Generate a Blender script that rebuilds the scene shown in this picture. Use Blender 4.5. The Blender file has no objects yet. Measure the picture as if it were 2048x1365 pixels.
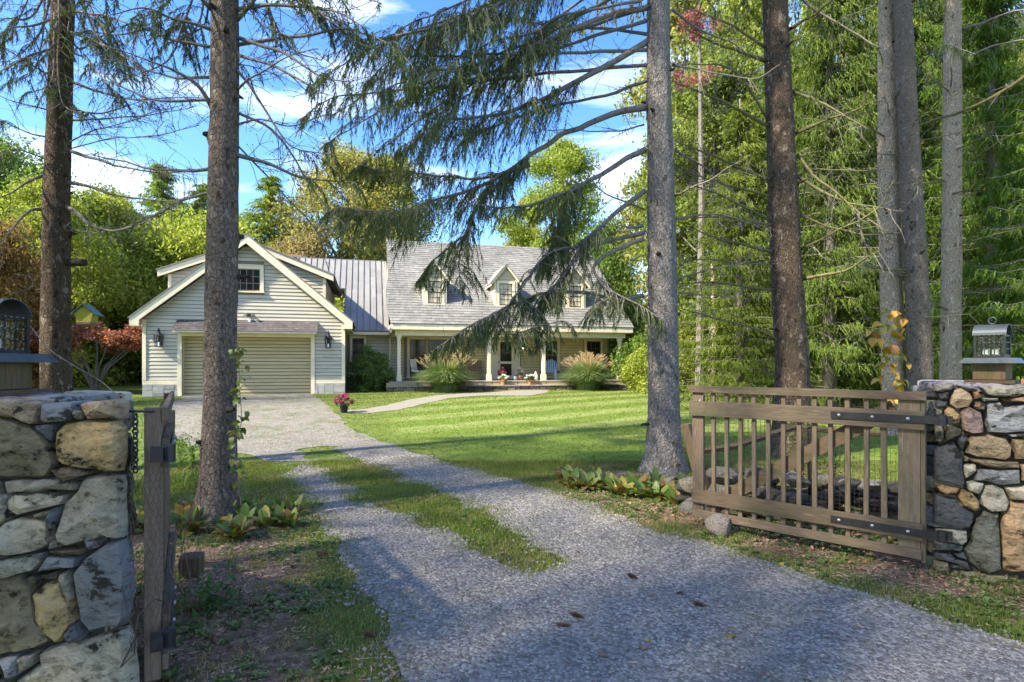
import bpy, bmesh, math, random
import numpy as np
from mathutils import Vector, Matrix
from mathutils.noise import noise as pnoise

# ------------------------------------------------------------------ camera, sky, sun, exposure
SC = bpy.context.scene
F, EYE, HOR = 1137.8, 1.55, 730.0          # focal length and horizon of a 2048 px wide picture
cd = bpy.data.cameras.new('camera'); cam = bpy.data.objects.new('camera', cd)
SC.collection.objects.link(cam); SC.camera = cam
cd.lens = 20.0; cd.sensor_width = 36.0; cd.shift_y = 47.5 / 2048; cd.clip_start = .05; cd.clip_end = 900
cam.location = (0, 0, EYE); cam.rotation_euler = (math.radians(90), 0, 0)

SUN_DIR = Vector((-.80, -.47, 0)).normalized()   # towards the sun, on the ground
SUN_EL = math.radians(41)
w = bpy.data.worlds.new('World'); SC.world = w; w.use_nodes = True
nt = w.node_tree; nt.nodes.clear()
def N(t, ty, **k):
    n = t.nodes.new(ty)
    for a, b in k.items(): setattr(n, a, b)
    return n
out = N(nt, 'ShaderNodeOutputWorld'); bg = N(nt, 'ShaderNodeBackground')
sky = N(nt, 'ShaderNodeTexSky', sky_type='NISHITA', sun_disc=False, sun_elevation=SUN_EL,
        sun_rotation=math.atan2(SUN_DIR.x, SUN_DIR.y), air_density=1.0, dust_density=.3, ozone_density=2.5)
hs = N(nt, 'ShaderNodeHueSaturation'); hs.inputs['Saturation'].default_value = 1.28; hs.inputs['Value'].default_value = .64; hs.inputs['Hue'].default_value = .511
nt.links.new(sky.outputs[0], hs.inputs['Color'])
tc = N(nt, 'ShaderNodeTexCoord')
def cloud(scale, zs, lo, hi, seed, detail=7, dist=.4):
    mp = N(nt, 'ShaderNodeMapping'); mp.inputs['Scale'].default_value = (1, 1, zs); mp.inputs['Location'].default_value = seed
    no = N(nt, 'ShaderNodeTexNoise'); no.inputs['Scale'].default_value = scale; no.inputs['Detail'].default_value = detail
    no.inputs['Distortion'].default_value = dist; no.inputs['Roughness'].default_value = .6
    r = N(nt, 'ShaderNodeMapRange'); r.inputs['From Min'].default_value = lo; r.inputs['From Max'].default_value = hi
    nt.links.new(tc.outputs['Generated'], mp.inputs['Vector']); nt.links.new(mp.outputs[0], no.inputs['Vector'])
    nt.links.new(no.outputs[0], r.inputs['Value']); return r
c1 = cloud(2.2, 4.5, .488, .93, (3.1, .4, .7))
c2 = cloud(3.2, 2.6, .60, .72, (1.3, 2.2, 5.0), 9, .2)
sep = N(nt, 'ShaderNodeSeparateXYZ'); nt.links.new(tc.outputs['Generated'], sep.inputs[0])
low = N(nt, 'ShaderNodeMapRange'); low.inputs['From Min'].default_value = .33; low.inputs['From Max'].default_value = .18
nt.links.new(sep.outputs['Z'], low.inputs['Value'])
mul = N(nt, 'ShaderNodeMath', operation='MULTIPLY'); nt.links.new(c2.outputs[0], mul.inputs[0]); nt.links.new(low.outputs[0], mul.inputs[1])
m1 = N(nt, 'ShaderNodeMath', operation='MULTIPLY'); m1.inputs[1].default_value = .75; nt.links.new(c1.outputs[0], m1.inputs[0])
mx = N(nt, 'ShaderNodeMath', operation='MAXIMUM', use_clamp=True); nt.links.new(m1.outputs[0], mx.inputs[0]); nt.links.new(mul.outputs[0], mx.inputs[1])
mix = N(nt, 'ShaderNodeMix', data_type='RGBA'); mix.inputs['B'].default_value = (7.0, 6.6, 6.1, 1)
nt.links.new(mx.outputs[0], mix.inputs['Factor']); nt.links.new(hs.outputs[0], mix.inputs['A'])
nt.links.new(mix.outputs['Result'], bg.inputs['Color']); bg.inputs['Strength'].default_value = .15
nt.links.new(bg.outputs[0], out.inputs[0])

sl = bpy.data.lights.new('sun', 'SUN'); so = bpy.data.objects.new('sun', sl); SC.collection.objects.link(so)
sl.energy = 3.0; sl.angle = math.radians(1.8); sl.color = (1.0, .89, .71)
_d = Vector((SUN_DIR.x * math.cos(SUN_EL), SUN_DIR.y * math.cos(SUN_EL), math.sin(SUN_EL)))
so.rotation_euler = _d.to_track_quat('Z', 'Y').to_euler(); so.location = (0, 0, 30)
vs = SC.view_settings; vs.view_transform = 'Standard'; vs.look = 'None'; vs.gamma = 1; vs.exposure = 2.3
vs.use_curve_mapping = False
SC.cycles.max_bounces = 6; SC.cycles.transparent_max_bounces = 6; SC.cycles.use_denoising = True

# ------------------------------------------------------------------ helpers
R = random.Random(7); RS = np.random.RandomState(7)
COL = SC.collection
def tag(o, label=None, cat=None, group=None, kind=None):
    if label: o['label'] = label
    if cat: o['category'] = cat
    if group: o['group'] = group
    if kind: o['kind'] = kind
    return o
def empty(name, loc=(0, 0, 0), rz=0, **k):
    o = bpy.data.objects.new(name, None); COL.objects.link(o); o.location = loc; o.rotation_euler = (0, 0, rz)
    o.empty_display_size = .1
    return tag(o, **k)
def kids(o): return [c for c in bpy.data.objects if c.parent == o]
def copy_tree(o, ch, parent=None):
    c = o.copy(); COL.objects.link(c); c.parent = parent
    for x in ch.get(o, ()): copy_tree(x, ch, c)
    return c
def child_map():
    m = {}
    for o in bpy.data.objects:
        if o.parent: m.setdefault(o.parent, []).append(o)
    return m
def at(px, py, Y):                        # a point seen at this pixel, Y metres in front of the camera
    return Vector(((px - 1024) / F * Y, Y, EYE - (py - HOR) / F * Y))
def gz(x, y):
    t = np.clip((y - 6.0) / 20.0, 0, 1)
    return .36 * t * t * (3 - 2 * t)
def gp(px, py):                           # the ground point seen at this pixel
    Y = 10.0
    for _ in range(30): Y = F * (EYE - float(gz(0, Y))) / (py - HOR)
    return ((px - 1024) / F * Y, Y)
def on(x, y, dz=0): return Vector((x, y, float(gz(x, y)) + dz))
def nm(name, V, Fa, mat, parent=None, smooth=False, color=None, me_only=False):
    V = np.asarray(V, dtype=np.float32).reshape(-1, 3); Fa = np.asarray(Fa, dtype=np.int32)
    k = Fa.shape[1]; me = bpy.data.meshes.new(name)
    me.vertices.add(len(V)); me.vertices.foreach_set('co', V.ravel())
    me.loops.add(Fa.size); me.loops.foreach_set('vertex_index', Fa.ravel())
    me.polygons.add(len(Fa)); me.polygons.foreach_set('loop_start', np.arange(0, Fa.size, k, dtype=np.int32))
    me.polygons.foreach_set('loop_total', np.full(len(Fa), k, dtype=np.int32))
    if smooth: me.polygons.foreach_set('use_smooth', np.ones(len(Fa), dtype=bool))
    me.update(calc_edges=True); me.materials.append(mat)
    if me_only: return me
    return ob(name, me, parent, color)
def ob(name, me, parent=None, color=None, loc=None, rot=None, scale=None):
    o = bpy.data.objects.new(name, me); COL.objects.link(o); o.parent = parent
    if color is not None: o.color = (*color[:3], 1)
    if loc is not None: o.location = loc
    if rot is not None: o.rotation_euler = rot
    if scale is not None: o.scale = scale if hasattr(scale, '__len__') else (scale,) * 3
    return o
class MB:
    def __init__(s): s.v = []; s.f = []
    def add(s, vs, fs):
        b = len(s.v); s.v += [tuple(v) for v in vs]; s.f += [tuple(b + i for i in f) for f in fs]; return s
    def box(s, x0, x1, y0, y1, z0, z1):
        return s.add([(x0, y0, z0), (x1, y0, z0), (x1, y1, z0), (x0, y1, z0), (x0, y0, z1), (x1, y0, z1), (x1, y1, z1), (x0, y1, z1)],
                     [(0, 3, 2, 1), (4, 5, 6, 7), (0, 1, 5, 4), (1, 2, 6, 5), (2, 3, 7, 6), (3, 0, 4, 7)])
    def hexa(s, p):                       # eight corners, bottom ring then top ring
        return s.add(p, [(0, 3, 2, 1), (4, 5, 6, 7), (0, 1, 5, 4), (1, 2, 6, 5), (2, 3, 7, 6), (3, 0, 4, 7)])
    def bar(s, a, b, wx, wy, up=(0, 0, 1)):
        a, b = Vector(a), Vector(b); d = (b - a).normalized(); u = Vector(up)
        if abs(d.dot(u)) > .98: u = Vector((1, 0, 0))
        sx = d.cross(u).normalized(); sy = sx.cross(d).normalized(); p = []
        for q in (a, b):
            for i, j in ((-1, -1), (1, -1), (1, 1), (-1, 1)): p.append(q + sx * (i * wx / 2) + sy * (j * wy / 2))
        return s.hexa(p)
    def prism(s, poly, y0, y1):           # polygon in x,z drawn from y0 to y1
        n = len(poly); v = [(x, y0, z) for x, z in poly] + [(x, y1, z) for x, z in poly]
        f = [tuple(range(n)), tuple(range(2 * n - 1, n - 1, -1))] + [(i, i + n, (i + 1) % n + n, (i + 1) % n) for i in range(n)]
        return s.add(v, f)
    def tube(s, path, rad, n=6, cap=True):
        path = [Vector(p) for p in path]; m = len(path); rs = rad if hasattr(rad, '__len__') else [rad] * m
        ref = Vector((.13, .31, .94)); b = len(s.v)
        for i, p in enumerate(path):
            d = (path[min(i + 1, m - 1)] - path[max(i - 1, 0)])
            d = d.normalized() if d.length > 1e-9 else Vector((0, 0, 1))
            if abs(d.dot(ref)) > .95: ref = Vector((.9, .2, .1))
            u = d.cross(ref).normalized(); q = d.cross(u); ref = u.cross(d)
            for k in range(n):
                a = 2 * math.pi * k / n; s.v.append(tuple(p + (u * math.cos(a) + q * math.sin(a)) * rs[i]))
        for i in range(m - 1):
            for k in range(n):
                s.f.append((b + i * n + k, b + i * n + (k + 1) % n, b + (i + 1) * n + (k + 1) % n, b + (i + 1) * n + k))
        if cap: s.f.append(tuple(b + k for k in range(n))[::-1]); s.f.append(tuple(b + (m - 1) * n + k for k in range(n)))
        return s
    def lathe(s, prof, n=16, c=(0, 0, 0)):
        b = len(s.v); m = len(prof)
        for r, z in prof:
            for k in range(n): a = 2 * math.pi * k / n; s.v.append((c[0] + r * math.cos(a), c[1] + r * math.sin(a), c[2] + z))
        for i in range(m - 1):
            for k in range(n): s.f.append((b + i * n + k, b + i * n + (k + 1) % n, b + (i + 1) * n + (k + 1) % n, b + (i + 1) * n + k))
        s.f.append(tuple(b + k for k in range(n))[::-1]); s.f.append(tuple(b + (m - 1) * n + k for k in range(n)))
        return s
    def mesh(s, name, mat, smooth=False):
        me = bpy.data.meshes.new(name); me.from_pydata(s.v, [], s.f); me.update(); me.materials.append(mat)
        if smooth: me.polygons.foreach_set('use_smooth', [True] * len(me.polygons))
        return me
    def build(s, name, mat, parent=None, smooth=False, color=None, bevel=0, **k):
        o = ob(name, s.mesh(name, mat, smooth), parent, color, **k)
        if bevel:
            bm = bmesh.new(); bm.from_mesh(o.data)
            bmesh.ops.bevel(bm, geom=bm.edges[:], offset=bevel, segments=1, affect='EDGES'); bm.to_mesh(o.data); bm.free()
        return o
def smooth_path(P, k=5):
    P = [Vector(p) for p in P]; Q = [P[0] * 2 - P[1]] + P + [P[-1] * 2 - P[-2]]; o = []
    for i in range(1, len(Q) - 2):
        a, b, c, d = Q[i - 1:i + 3]
        for j in range(k):
            t = j / k; o.append(.5 * ((2 * b) + (c - a) * t + (2 * a - 5 * b + 4 * c - d) * t * t + (3 * b - a - 3 * c + d) * t ** 3))
    o.append(P[-1]); return o

# ------------------------------------------------------------------ materials
def ramp(t, stops):
    r = N(t, 'ShaderNodeValToRGB'); e = r.color_ramp.elements
    while len(e) < len(stops): e.new(.5)
    for el, (p, c) in zip(e, stops): el.position = p; el.color = (*c, 1)
    return r
def M(name, cols, scale=8, detail=6, rough=.8, bump=0, bscale=None, bdist=.01, stretch=(1, 1, 1), island=0, objcol=False, trans=0,
      metal=0, coords='Object', spec=.3, voro=0, vscale=20, second=None, lo=.3, hi=.7, bstretch=None):
    m = bpy.data.materials.new(name); m.use_nodes = True; t = m.node_tree; t.nodes.clear(); L = t.links.new
    o = N(t, 'ShaderNodeOutputMaterial'); p = N(t, 'ShaderNodeBsdfPrincipled')
    p.inputs['Roughness'].default_value = rough; p.inputs['Metallic'].default_value = metal; p.inputs['Specular IOR Level'].default_value = spec
    tc = N(t, 'ShaderNodeTexCoord'); mp = N(t, 'ShaderNodeMapping'); mp.inputs['Scale'].default_value = stretch
    oi = N(t, 'ShaderNodeObjectInfo')
    if coords == 'Object' and objcol:
        vm = N(t, 'ShaderNodeVectorMath', operation='ADD'); cb = N(t, 'ShaderNodeCombineXYZ'); ml = N(t, 'ShaderNodeMath', operation='MULTIPLY')
        ml.inputs[1].default_value = 37.0; L(oi.outputs['Random'], ml.inputs[0])
        for i in range(3): L(ml.outputs[0], cb.inputs[i])
        L(tc.outputs['Object'], vm.inputs[0]); L(cb.outputs[0], vm.inputs[1]); L(vm.outputs[0], mp.inputs['Vector'])
    else: L(tc.outputs[coords], mp.inputs['Vector'])
    no = N(t, 'ShaderNodeTexNoise'); no.inputs['Scale'].default_value = scale; no.inputs['Detail'].default_value = detail; no.inputs['Roughness'].default_value = .62
    L(mp.outputs[0], no.inputs['Vector'])
    n = len(cols); r = ramp(t, [(lo + (hi - lo) * i / max(1, n - 1), c) for i, c in enumerate(cols)]); L(no.outputs[0], r.inputs[0]); c = r.outputs[0]
    if second:                            # (colour, scale, threshold, softness): blotches such as lichen, dirt, moss
        for (cc, ss, th, sf) in second:
            n2 = N(t, 'ShaderNodeTexNoise'); n2.inputs['Scale'].default_value = ss; n2.inputs['Detail'].default_value = 8; n2.inputs['Roughness'].default_value = .7
            L(mp.outputs[0], n2.inputs['Vector']); mr = N(t, 'ShaderNodeMapRange'); mr.inputs['From Min'].default_value = th; mr.inputs['From Max'].default_value = th + sf
            L(n2.outputs[0], mr.inputs['Value']); mm = N(t, 'ShaderNodeMix', data_type='RGBA'); L(mr.outputs[0], mm.inputs['Factor']); L(c, mm.inputs['A'])
            mm.inputs['B'].default_value = (*cc, 1); c = mm.outputs['Result']
    def times(c, sock, amt):
        mr = N(t, 'ShaderNodeMapRange'); mr.inputs['To Min'].default_value = 1 - amt; mr.inputs['To Max'].default_value = 1 + amt; L(sock, mr.inputs['Value'])
        mm = N(t, 'ShaderNodeMix', data_type='RGBA', blend_type='MULTIPLY'); mm.inputs['Factor'].default_value = 1; L(c, mm.inputs['A']); L(mr.outputs[0], mm.inputs['B']); return mm.outputs['Result']
    if island:
        ge = N(t, 'ShaderNodeNewGeometry'); c = times(c, ge.outputs['Random Per Island'], island)
    if objcol:
        mm = N(t, 'ShaderNodeMix', data_type='RGBA', blend_type='MULTIPLY'); mm.inputs['Factor'].default_value = 1; L(c, mm.inputs['A']); L(oi.outputs['Color'], mm.inputs['B']); c = mm.outputs['Result']
    L(c, p.inputs['Base Color'])
    h = None
    if bump:
        nb = N(t, 'ShaderNodeTexNoise'); nb.inputs['Scale'].default_value = bscale or scale * 3; nb.inputs['Detail'].default_value = 7; nb.inputs['Roughness'].default_value = .65
        if bstretch:
            mb = N(t, 'ShaderNodeMapping'); mb.inputs['Scale'].default_value = bstretch; L(tc.outputs[coords], mb.inputs['Vector']); L(mb.outputs[0], nb.inputs['Vector'])
        else: L(mp.outputs[0], nb.inputs['Vector'])
        h = nb.outputs[0]
        if voro:
            vo = N(t, 'ShaderNodeTexVoronoi', feature='DISTANCE_TO_EDGE'); vo.inputs['Scale'].default_value = vscale; L(mp.outputs[0], vo.inputs['Vector'])
            mr = N(t, 'ShaderNodeMapRange'); mr.inputs['From Max'].default_value = .12; mr.inputs['To Max'].default_value = voro; L(vo.outputs[0], mr.inputs['Value'])
            ad = N(t, 'ShaderNodeMath', operation='ADD'); L(h, ad.inputs[0]); L(mr.outputs[0], ad.inputs[1]); h = ad.outputs[0]
        b = N(t, 'ShaderNodeBump'); b.inputs['Strength'].default_value = bump; b.inputs['Distance'].default_value = bdist; L(h, b.inputs['Height']); L(b.outputs[0], p.inputs['Normal'])
    sh = p.outputs[0]
    if trans:
        tr = N(t, 'ShaderNodeBsdfTranslucent'); g = N(t, 'ShaderNodeMix', data_type='RGBA', blend_type='MULTIPLY'); g.inputs['Factor'].default_value = 1
        g.inputs['B'].default_value = (1.35, 1.4, .6, 1); L(c, g.inputs['A']); L(g.outputs['Result'], tr.inputs['Color'])
        ms = N(t, 'ShaderNodeMixShader'); ms.inputs[0].default_value = trans; L(sh, ms.inputs[1]); L(tr.outputs[0], ms.inputs[2]); sh = ms.outputs[0]
    L(sh, o.inputs[0]); return m
MT = {}
MT['siding'] = M('siding_paint', [(.41, .375, .30), (.48, .44, .355), (.44, .40, .325)], 3, rough=.6, bump=.15, bscale=60, bdist=.002, stretch=(.3, 1, 3), objcol=True, second=[((.25, .235, .19), 1.5, .58, .2)])
MT['trim'] = M('cream_trim', [(.68, .6, .43), (.74, .67, .5)], 4, rough=.5, bump=.1, bscale=50, bdist=.002)
MT['door'] = M('tan_door', [(.44, .36, .20), (.50, .42, .235)], 3, rough=.5, objcol=True, stretch=(.3, 1, 2))
MT['shingle'] = M('grey_shingle', [(.115, .114, .105), (.195, .193, .178), (.15, .149, .138)], 6, rough=.9, bump=.4, bscale=40, bdist=.005, island=.16, second=[((.26, .25, .235), .5, .5, .25)])
MT['shingle_dark'] = M('dark_shingle', [(.075, .066, .068), (.12, .108, .108)], 6, rough=.9, bump=.4, bscale=40, bdist=.005, island=.2)
MT['metal_roof'] = M('standing_seam', [(.225, .222, .21), (.28, .275, .26)], 1.2, rough=.6, metal=.1, spec=.3, objcol=True)
MT['glass'] = M('window_glass', [(.012, .014, .014), (.03, .032, .03)], 2, rough=.06, spec=.3, objcol=True)
MT['dark'] = M('dark_interior', [(.01, .009, .008), (.02, .018, .015)], 2, rough=.9)
MT['sash'] = M('brown_sash', [(.14, .08, .07), (.2, .12, .1)], 5, rough=.5)
MT['black'] = M('black_metal', [(.012, .012, .013), (.03, .03, .032)], 20, rough=.42, bump=.15, bscale=90, bdist=.001, spec=.4)
MT['steel'] = M('galvanised_steel', [(.35, .36, .37), (.5, .51, .52)], 30, rough=.35, metal=.8)
MT['verdigris'] = M('weathered_zinc', [(.045, .058, .062), (.085, .10, .108), (.06, .072, .078)], 9, rough=.5, metal=.35, bump=.2, bscale=40, bdist=.002, second=[((.16, .18, .18), 14, .62, .1)])
MT['cage'] = M('dark_patina', [(.02, .024, .025), (.045, .05, .05)], 12, rough=.5, metal=.3)
MT['brick'] = M('chimney_brick', [(.27, .12, .08), (.38, .2, .14)], 4, rough=.9, island=.3)
MT['concrete'] = M('foundation_stone', [(.30, .30, .29), (.42, .41, .39)], 3, rough=.9, bump=.4, bscale=12, bdist=.02, objcol=True)
MT['mortar'] = M('dark_joint', [(.035, .03, .025), (.09, .08, .068)], 9, rough=1)
MT['stone'] = M('field_stone', [(.6, .58, .5), (1.2, 1.13, 1.0), (.8, .76, .66), (1.45, 1.34, 1.15)], 7, 12, rough=.9, bump=1, bscale=22, bdist=.035, objcol=True,
                second=[((.055, .06, .05), 7, .55, .07), ((.55, .53, .42), 15, .56, .05), ((.14, .12, .08), 30, .63, .05)], stretch=(1, 1, 1.5), lo=.32, hi=.68)
MT['slate'] = M('dark_slate', [(.5, .52, .53), (1.0, 1.01, 1.02), (.7, .71, .73)], 5, 9, rough=.75, bump=1, bscale=12, bdist=.05, objcol=True, second=[((.32, .32, .29), 17, .58, .06), ((.12, .1, .07), 5, .57, .05), ((.03, .03, .03), 9, .6, .05)], stretch=(1, 1, 1.7), spec=.4)
MT['wood'] = M('weathered_wood', [(.08, .058, .037), (.175, .132, .088), (.118, .088, .058), (.245, .195, .14)], 7, 8, rough=.85, bump=.5, bscale=26, bdist=.004, stretch=(.5, 5, 5), objcol=True, second=[((.085, .09, .045), 2.4, .52, .16)])
MT['wood_v'] = M('weathered_wood_upright', [(.08, .058, .037), (.175, .132, .088), (.118, .088, .058), (.245, .195, .14)], 7, 8, rough=.85, bump=.5, bscale=26, bdist=.004, stretch=(5, 5, .5), objcol=True, second=[((.085, .09, .045), 2.4, .52, .16)])
MT['porch'] = M('porch_bluestone', [(.26, .23, .19), (.38, .34, .29)], 4, rough=.8, bump=.3, bscale=15, bdist=.01)
def bark(name, cols, bs=1.0, sec=None):
    return M(name, cols, 13, 9, rough=.95, bump=1.0, bscale=22 * bs, bdist=.06, stretch=(1, 1, .55), voro=.28, vscale=24 * bs, second=sec, lo=.36, hi=.64, spec=.1)
MT['bark_grey'] = bark('bark_grey', [(.10, .092, .085), (.27, .25, .235), (.17, .158, .147), (.36, .34, .32)], 1, [((.33, .35, .27), 5, .62, .08), ((.03, .027, .024), 4, .66, .05)])
MT['bark_brown'] = bark('bark_brown', [(.09, .07, .056), (.23, .19, .155), (.15, .12, .098), (.32, .27, .225)], 1.1, [((.03, .024, .02), 5, .64, .05), ((.16, .17, .09), 3, .64, .08)])
MT['bark_dark'] = bark('bark_dark', [(.05, .036, .026), (.15, .11, .08), (.09, .067, .048), (.30, .25, .19)], 1.5)
MT['bark_tan'] = bark('bark_tan', [(.22, .17, .125), (.50, .40, .29), (.34, .27, .2), (.62, .52, .4)], 1, [((.05, .04, .03), 6, .62, .05)])
MT['limb'] = M('limb_bark', [(.07, .06, .052), (.2, .18, .16), (.12, .108, .095)], 14, rough=.95, bump=.6, bscale=50, bdist=.01, spec=.1)
MT['needle'] = M('spruce_needle', [(.065, .092, .04), (.11, .15, .058), (.16, .195, .08)], 1.4, rough=.7, island=.45, trans=.22, spec=.15)
MT['needle_bg'] = M('spruce_needle_lit', [(.07, .10, .026), (.125, .165, .04), (.18, .215, .055)], .6, rough=.7, island=.45, trans=.3, objcol=True, spec=.1)
MT['leaf'] = M('leaf', [(.62, .62, .62), (1, 1, 1), (.85, .8, .75)], .5, rough=.6, island=.5, trans=.42, objcol=True, spec=.2)
MT['hosta'] = M('hosta_leaf', [(.8, .8, .8), (1, 1, 1)], 6, rough=.45, trans=.3, objcol=True, spec=.4)
MT['blade'] = M('grass_blade', [(.10, .15, .03), (.17, .215, .048), (.26, .27, .09)], .8, rough=.7, island=.4, trans=.35, spec=.15)
MT['blade_dry'] = M('dry_grass', [(.16, .17, .05), (.27, .23, .1), (.32, .26, .14)], 1.2, rough=.8, island=.45, trans=.3, spec=.1)
MT['weed'] = M('weed_leaf', [(.085, .15, .04), (.14, .21, .06), (.18, .22, .08)], 2, rough=.6, island=.35, trans=.3)
MT['litter'] = M('needle_litter', [(.13, .08, .05), (.30, .2, .12), (.46, .34, .22)], 3, rough=.95, island=.5)
MT['gravel_stone'] = M('gravel_chip', [(.16, .15, .132), (.29, .272, .24), (.225, .211, .187)], 5, rough=.85, island=.5, coords='Object', second=[((.15, .145, .11), .9, .50, .2), ((.28, .27, .25), 2.2, .6, .15)])
MT['terracotta'] = M('terracotta', [(.42, .17, .09), (.5, .23, .13)], 8, rough=.8)
MT['flower'] = M('flower', [(.8, .8, .8), (1, 1, 1)], 8, rough=.6, objcol=True, island=.25, trans=.2)
MT['paint'] = M('furniture_paint', [(.9, .9, .9), (1, 1, 1)], 6, rough=.5, objcol=True)
MT['cone'] = M('pine_cone', [(.1, .045, .025), (.2, .095, .06)], 40, rough=.8, bump=.6, bscale=120, bdist=.003)
MT['wire'] = M('rusty_wire', [(.05, .04, .035), (.1, .08, .07)], 30, rough=.6, metal=.5)
MT['clear'] = None
g = bpy.data.materials.new('clear_glass'); g.use_nodes = True; t = g.node_tree; t.nodes.clear()
o_ = N(t, 'ShaderNodeOutputMaterial'); a_ = N(t, 'ShaderNodeBsdfTransparent'); b_ = N(t, 'ShaderNodeBsdfGlossy'); b_.inputs['Roughness'].default_value = .08
a_.inputs['Color'].default_value = (.86, .88, .86, 1); m_ = N(t, 'ShaderNodeMixShader'); m_.inputs[0].default_value = .05
t.links.new(a_.outputs[0], m_.inputs[1]); t.links.new(b_.outputs[0], m_.inputs[2]); t.links.new(m_.outputs[0], o_.inputs[0]); MT['clear'] = g
def emit(name, c, s):
    m = bpy.data.materials.new(name); m.use_nodes = True; p = m.node_tree.nodes['Principled BSDF']
    p.inputs['Base Color'].default_value = (*c, 1); p.inputs['Emission Color'].default_value = (*c, 1); p.inputs['Emission Strength'].default_value = s; return m
MT['lamp'] = emit('lit_bulb', (1, .75, .4), 4)

# ------------------------------------------------------------------ ground, lawn, driveway
HT = math.atan(.254); HC, HS = math.cos(HT), math.sin(HT); HO = (-14.25, 21.94)   # house frame: origin at the garage's front left corner
def hw(u, v): return (HO[0] + u * HC - v * HS, HO[1] + u * HS + v * HC)
def sdf(P, poly):                         # signed distance, positive inside
    P = np.asarray(P, float); x, y = P[:, 0], P[:, 1]; d = np.full(len(P), 1e9); ins = np.zeros(len(P), bool); n = len(poly)
    for i in range(n):
        x0, y0 = poly[i]; x1, y1 = poly[(i + 1) % n]; ex, ey = x1 - x0, y1 - y0
        t = np.clip(((x - x0) * ex + (y - y0) * ey) / (ex * ex + ey * ey + 1e-12), 0, 1)
        d = np.minimum(d, np.hypot(x - x0 - t * ex, y - y0 - t * ey))
        c = ((y0 > y) != (y1 > y)); xi = x0 + (y - y0) / (ey if abs(ey) > 1e-12 else 1e-12) * ex
        ins ^= c & (x < xi)
    return np.where(ins, d, -d)
def wob(x, y, s, k=0):                    # cheap smooth noise, about -1 to 1
    return (np.sin(x * s + 1.3 + k) * np.cos(y * s * 1.13 + 2.1 * k) + np.sin((x * .7 - y * .9) * s * 2.3 + k * 3.1) * .6 + np.sin((x * 1.1 + y * .6) * s * 5.1 + 4 * k) * .35 + np.sin((x * -.8 + y * 1.2) * s * 11.3 + k) * .2) / 1.7
right_edge = [(2300, 1350), (2048, 1285), (1900, 1245), (1760, 1200), (1640, 1160), (1560, 1130), (1480, 1105), (1400, 1085), (1330, 1065), (1260, 1040), (1200, 1018), (1130, 992), (1060, 972), (1000, 955), (930, 935), (860, 915), (800, 895), (750, 880), (705, 862), (690, 845), (675, 830), (655, 812), (640, 799)]
left_edge = [(365, 797), (345, 805), (335, 830), (325, 870), (400, 893), (470, 905), (520, 915), (560, 945), (610, 990), (640, 1030), (670, 1070), (690, 1110), (715, 1160), (745, 1215), (770, 1260), (790, 1310), (800, 1365)]
DRIVE = [(14, -3.0), (9, .2), (6, 1.7)] + [gp(*p) for p in right_edge] + [hw(6.15, .1), hw(1.37, .1)] + [gp(*p) for p in left_edge] + [(-.62, 2.2), (-.9, 1.0), (-2.5, 0), (-9, -.6), (-9, -6), (14, -6)]
STRIP = [gp(400 + x / 2.926, 900 + y / 2.926) for x, y in [(620, 40), (760, 150), (880, 240), (950, 310), (1200, 380), (1400, 460), (1560, 540), (1640, 620), (1850, 680), (1990, 690), (2040, 640), (1950, 560), (1800, 430), (1600, 330), (1400, 250), (1200, 190), (1050, 110), (900, 40), (760, -20), (600, -10)]]
PATH = [gp(*p) for p in [(690, 827), (740, 827), (800, 820), (850, 808), (900, 797), (960, 792), (1060, 792), (1095, 786), (1098, 780), (1045, 779), (1000, 784), (930, 787), (870, 792), (820, 800), (770, 812), (720, 820), (690, 821)]]
SOIL_L = [(-1.9, 2.0), (-1.0, 2.2), gp(640, 1340), gp(560, 1240), gp(640, 1180), gp(600, 1110), gp(560, 1050), gp(500, 1035), gp(360, 1000), (-3.6, 6.5), (-3.4, 4.5), (-2.2, 3.2)]
SOIL_R = [gp(*p) for p in [(1110, 950), (1180, 1000), (1300, 1040), (1420, 1060), (1540, 1105), (1700, 1140), (1860, 1185), (2060, 1215)]] + [(4.6, 4.0), (4.2, 4.6), (3.4, 5.2), (1.9, 6.2), gp(1400, 975), gp(1250, 940)]
def drive_f(x, y):
    P = np.stack([x, y], 1); a = sdf(P, DRIVE); b = sdf(P, STRIP)
    n = wob(x, y, 3.1) * .10 + wob(x, y, 9.7, 2) * .04
    return np.minimum(a + n, -b + n * 1.3)
def clip_sheet(name, fn, x0, x1, y0, y1, h, dz, parent=None, mat=None):
    xs = np.arange(x0, x1 + h / 2, h); ys = np.arange(y0, y1 + h / 2, h); X, Y = np.meshgrid(xs, ys); fv = fn(X.ravel(), Y.ravel()).reshape(X.shape)
    V, Fs, key = [], [], {}
    def vid(x, y):
        k = (round(x, 4), round(y, 4))
        if k not in key: key[k] = len(V); V.append((x, y, float(gz(x, y)) + dz))
        return key[k]
    for j in range(len(ys) - 1):
        for i in range(len(xs) - 1):
            c = [(xs[i], ys[j], fv[j, i]), (xs[i + 1], ys[j], fv[j, i + 1]), (xs[i + 1], ys[j + 1], fv[j + 1, i + 1]), (xs[i], ys[j + 1], fv[j + 1, i])]
            if max(q[2] for q in c) <= 0: continue
            if min(q[2] for q in c) > 0: Fs.append([vid(q[0], q[1]) for q in c]); continue
            o = []
            for k in range(4):
                a, b = c[k], c[(k + 1) % 4]
                if a[2] > 0: o.append((a[0], a[1]))
                if (a[2] > 0) != (b[2] > 0): t = a[2] / (a[2] - b[2]); o.append((a[0] + (b[0] - a[0]) * t, a[1] + (b[1] - a[1]) * t))
            if len(o) >= 3: Fs.append([vid(*q) for q in o])
    return V, Fs
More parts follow.
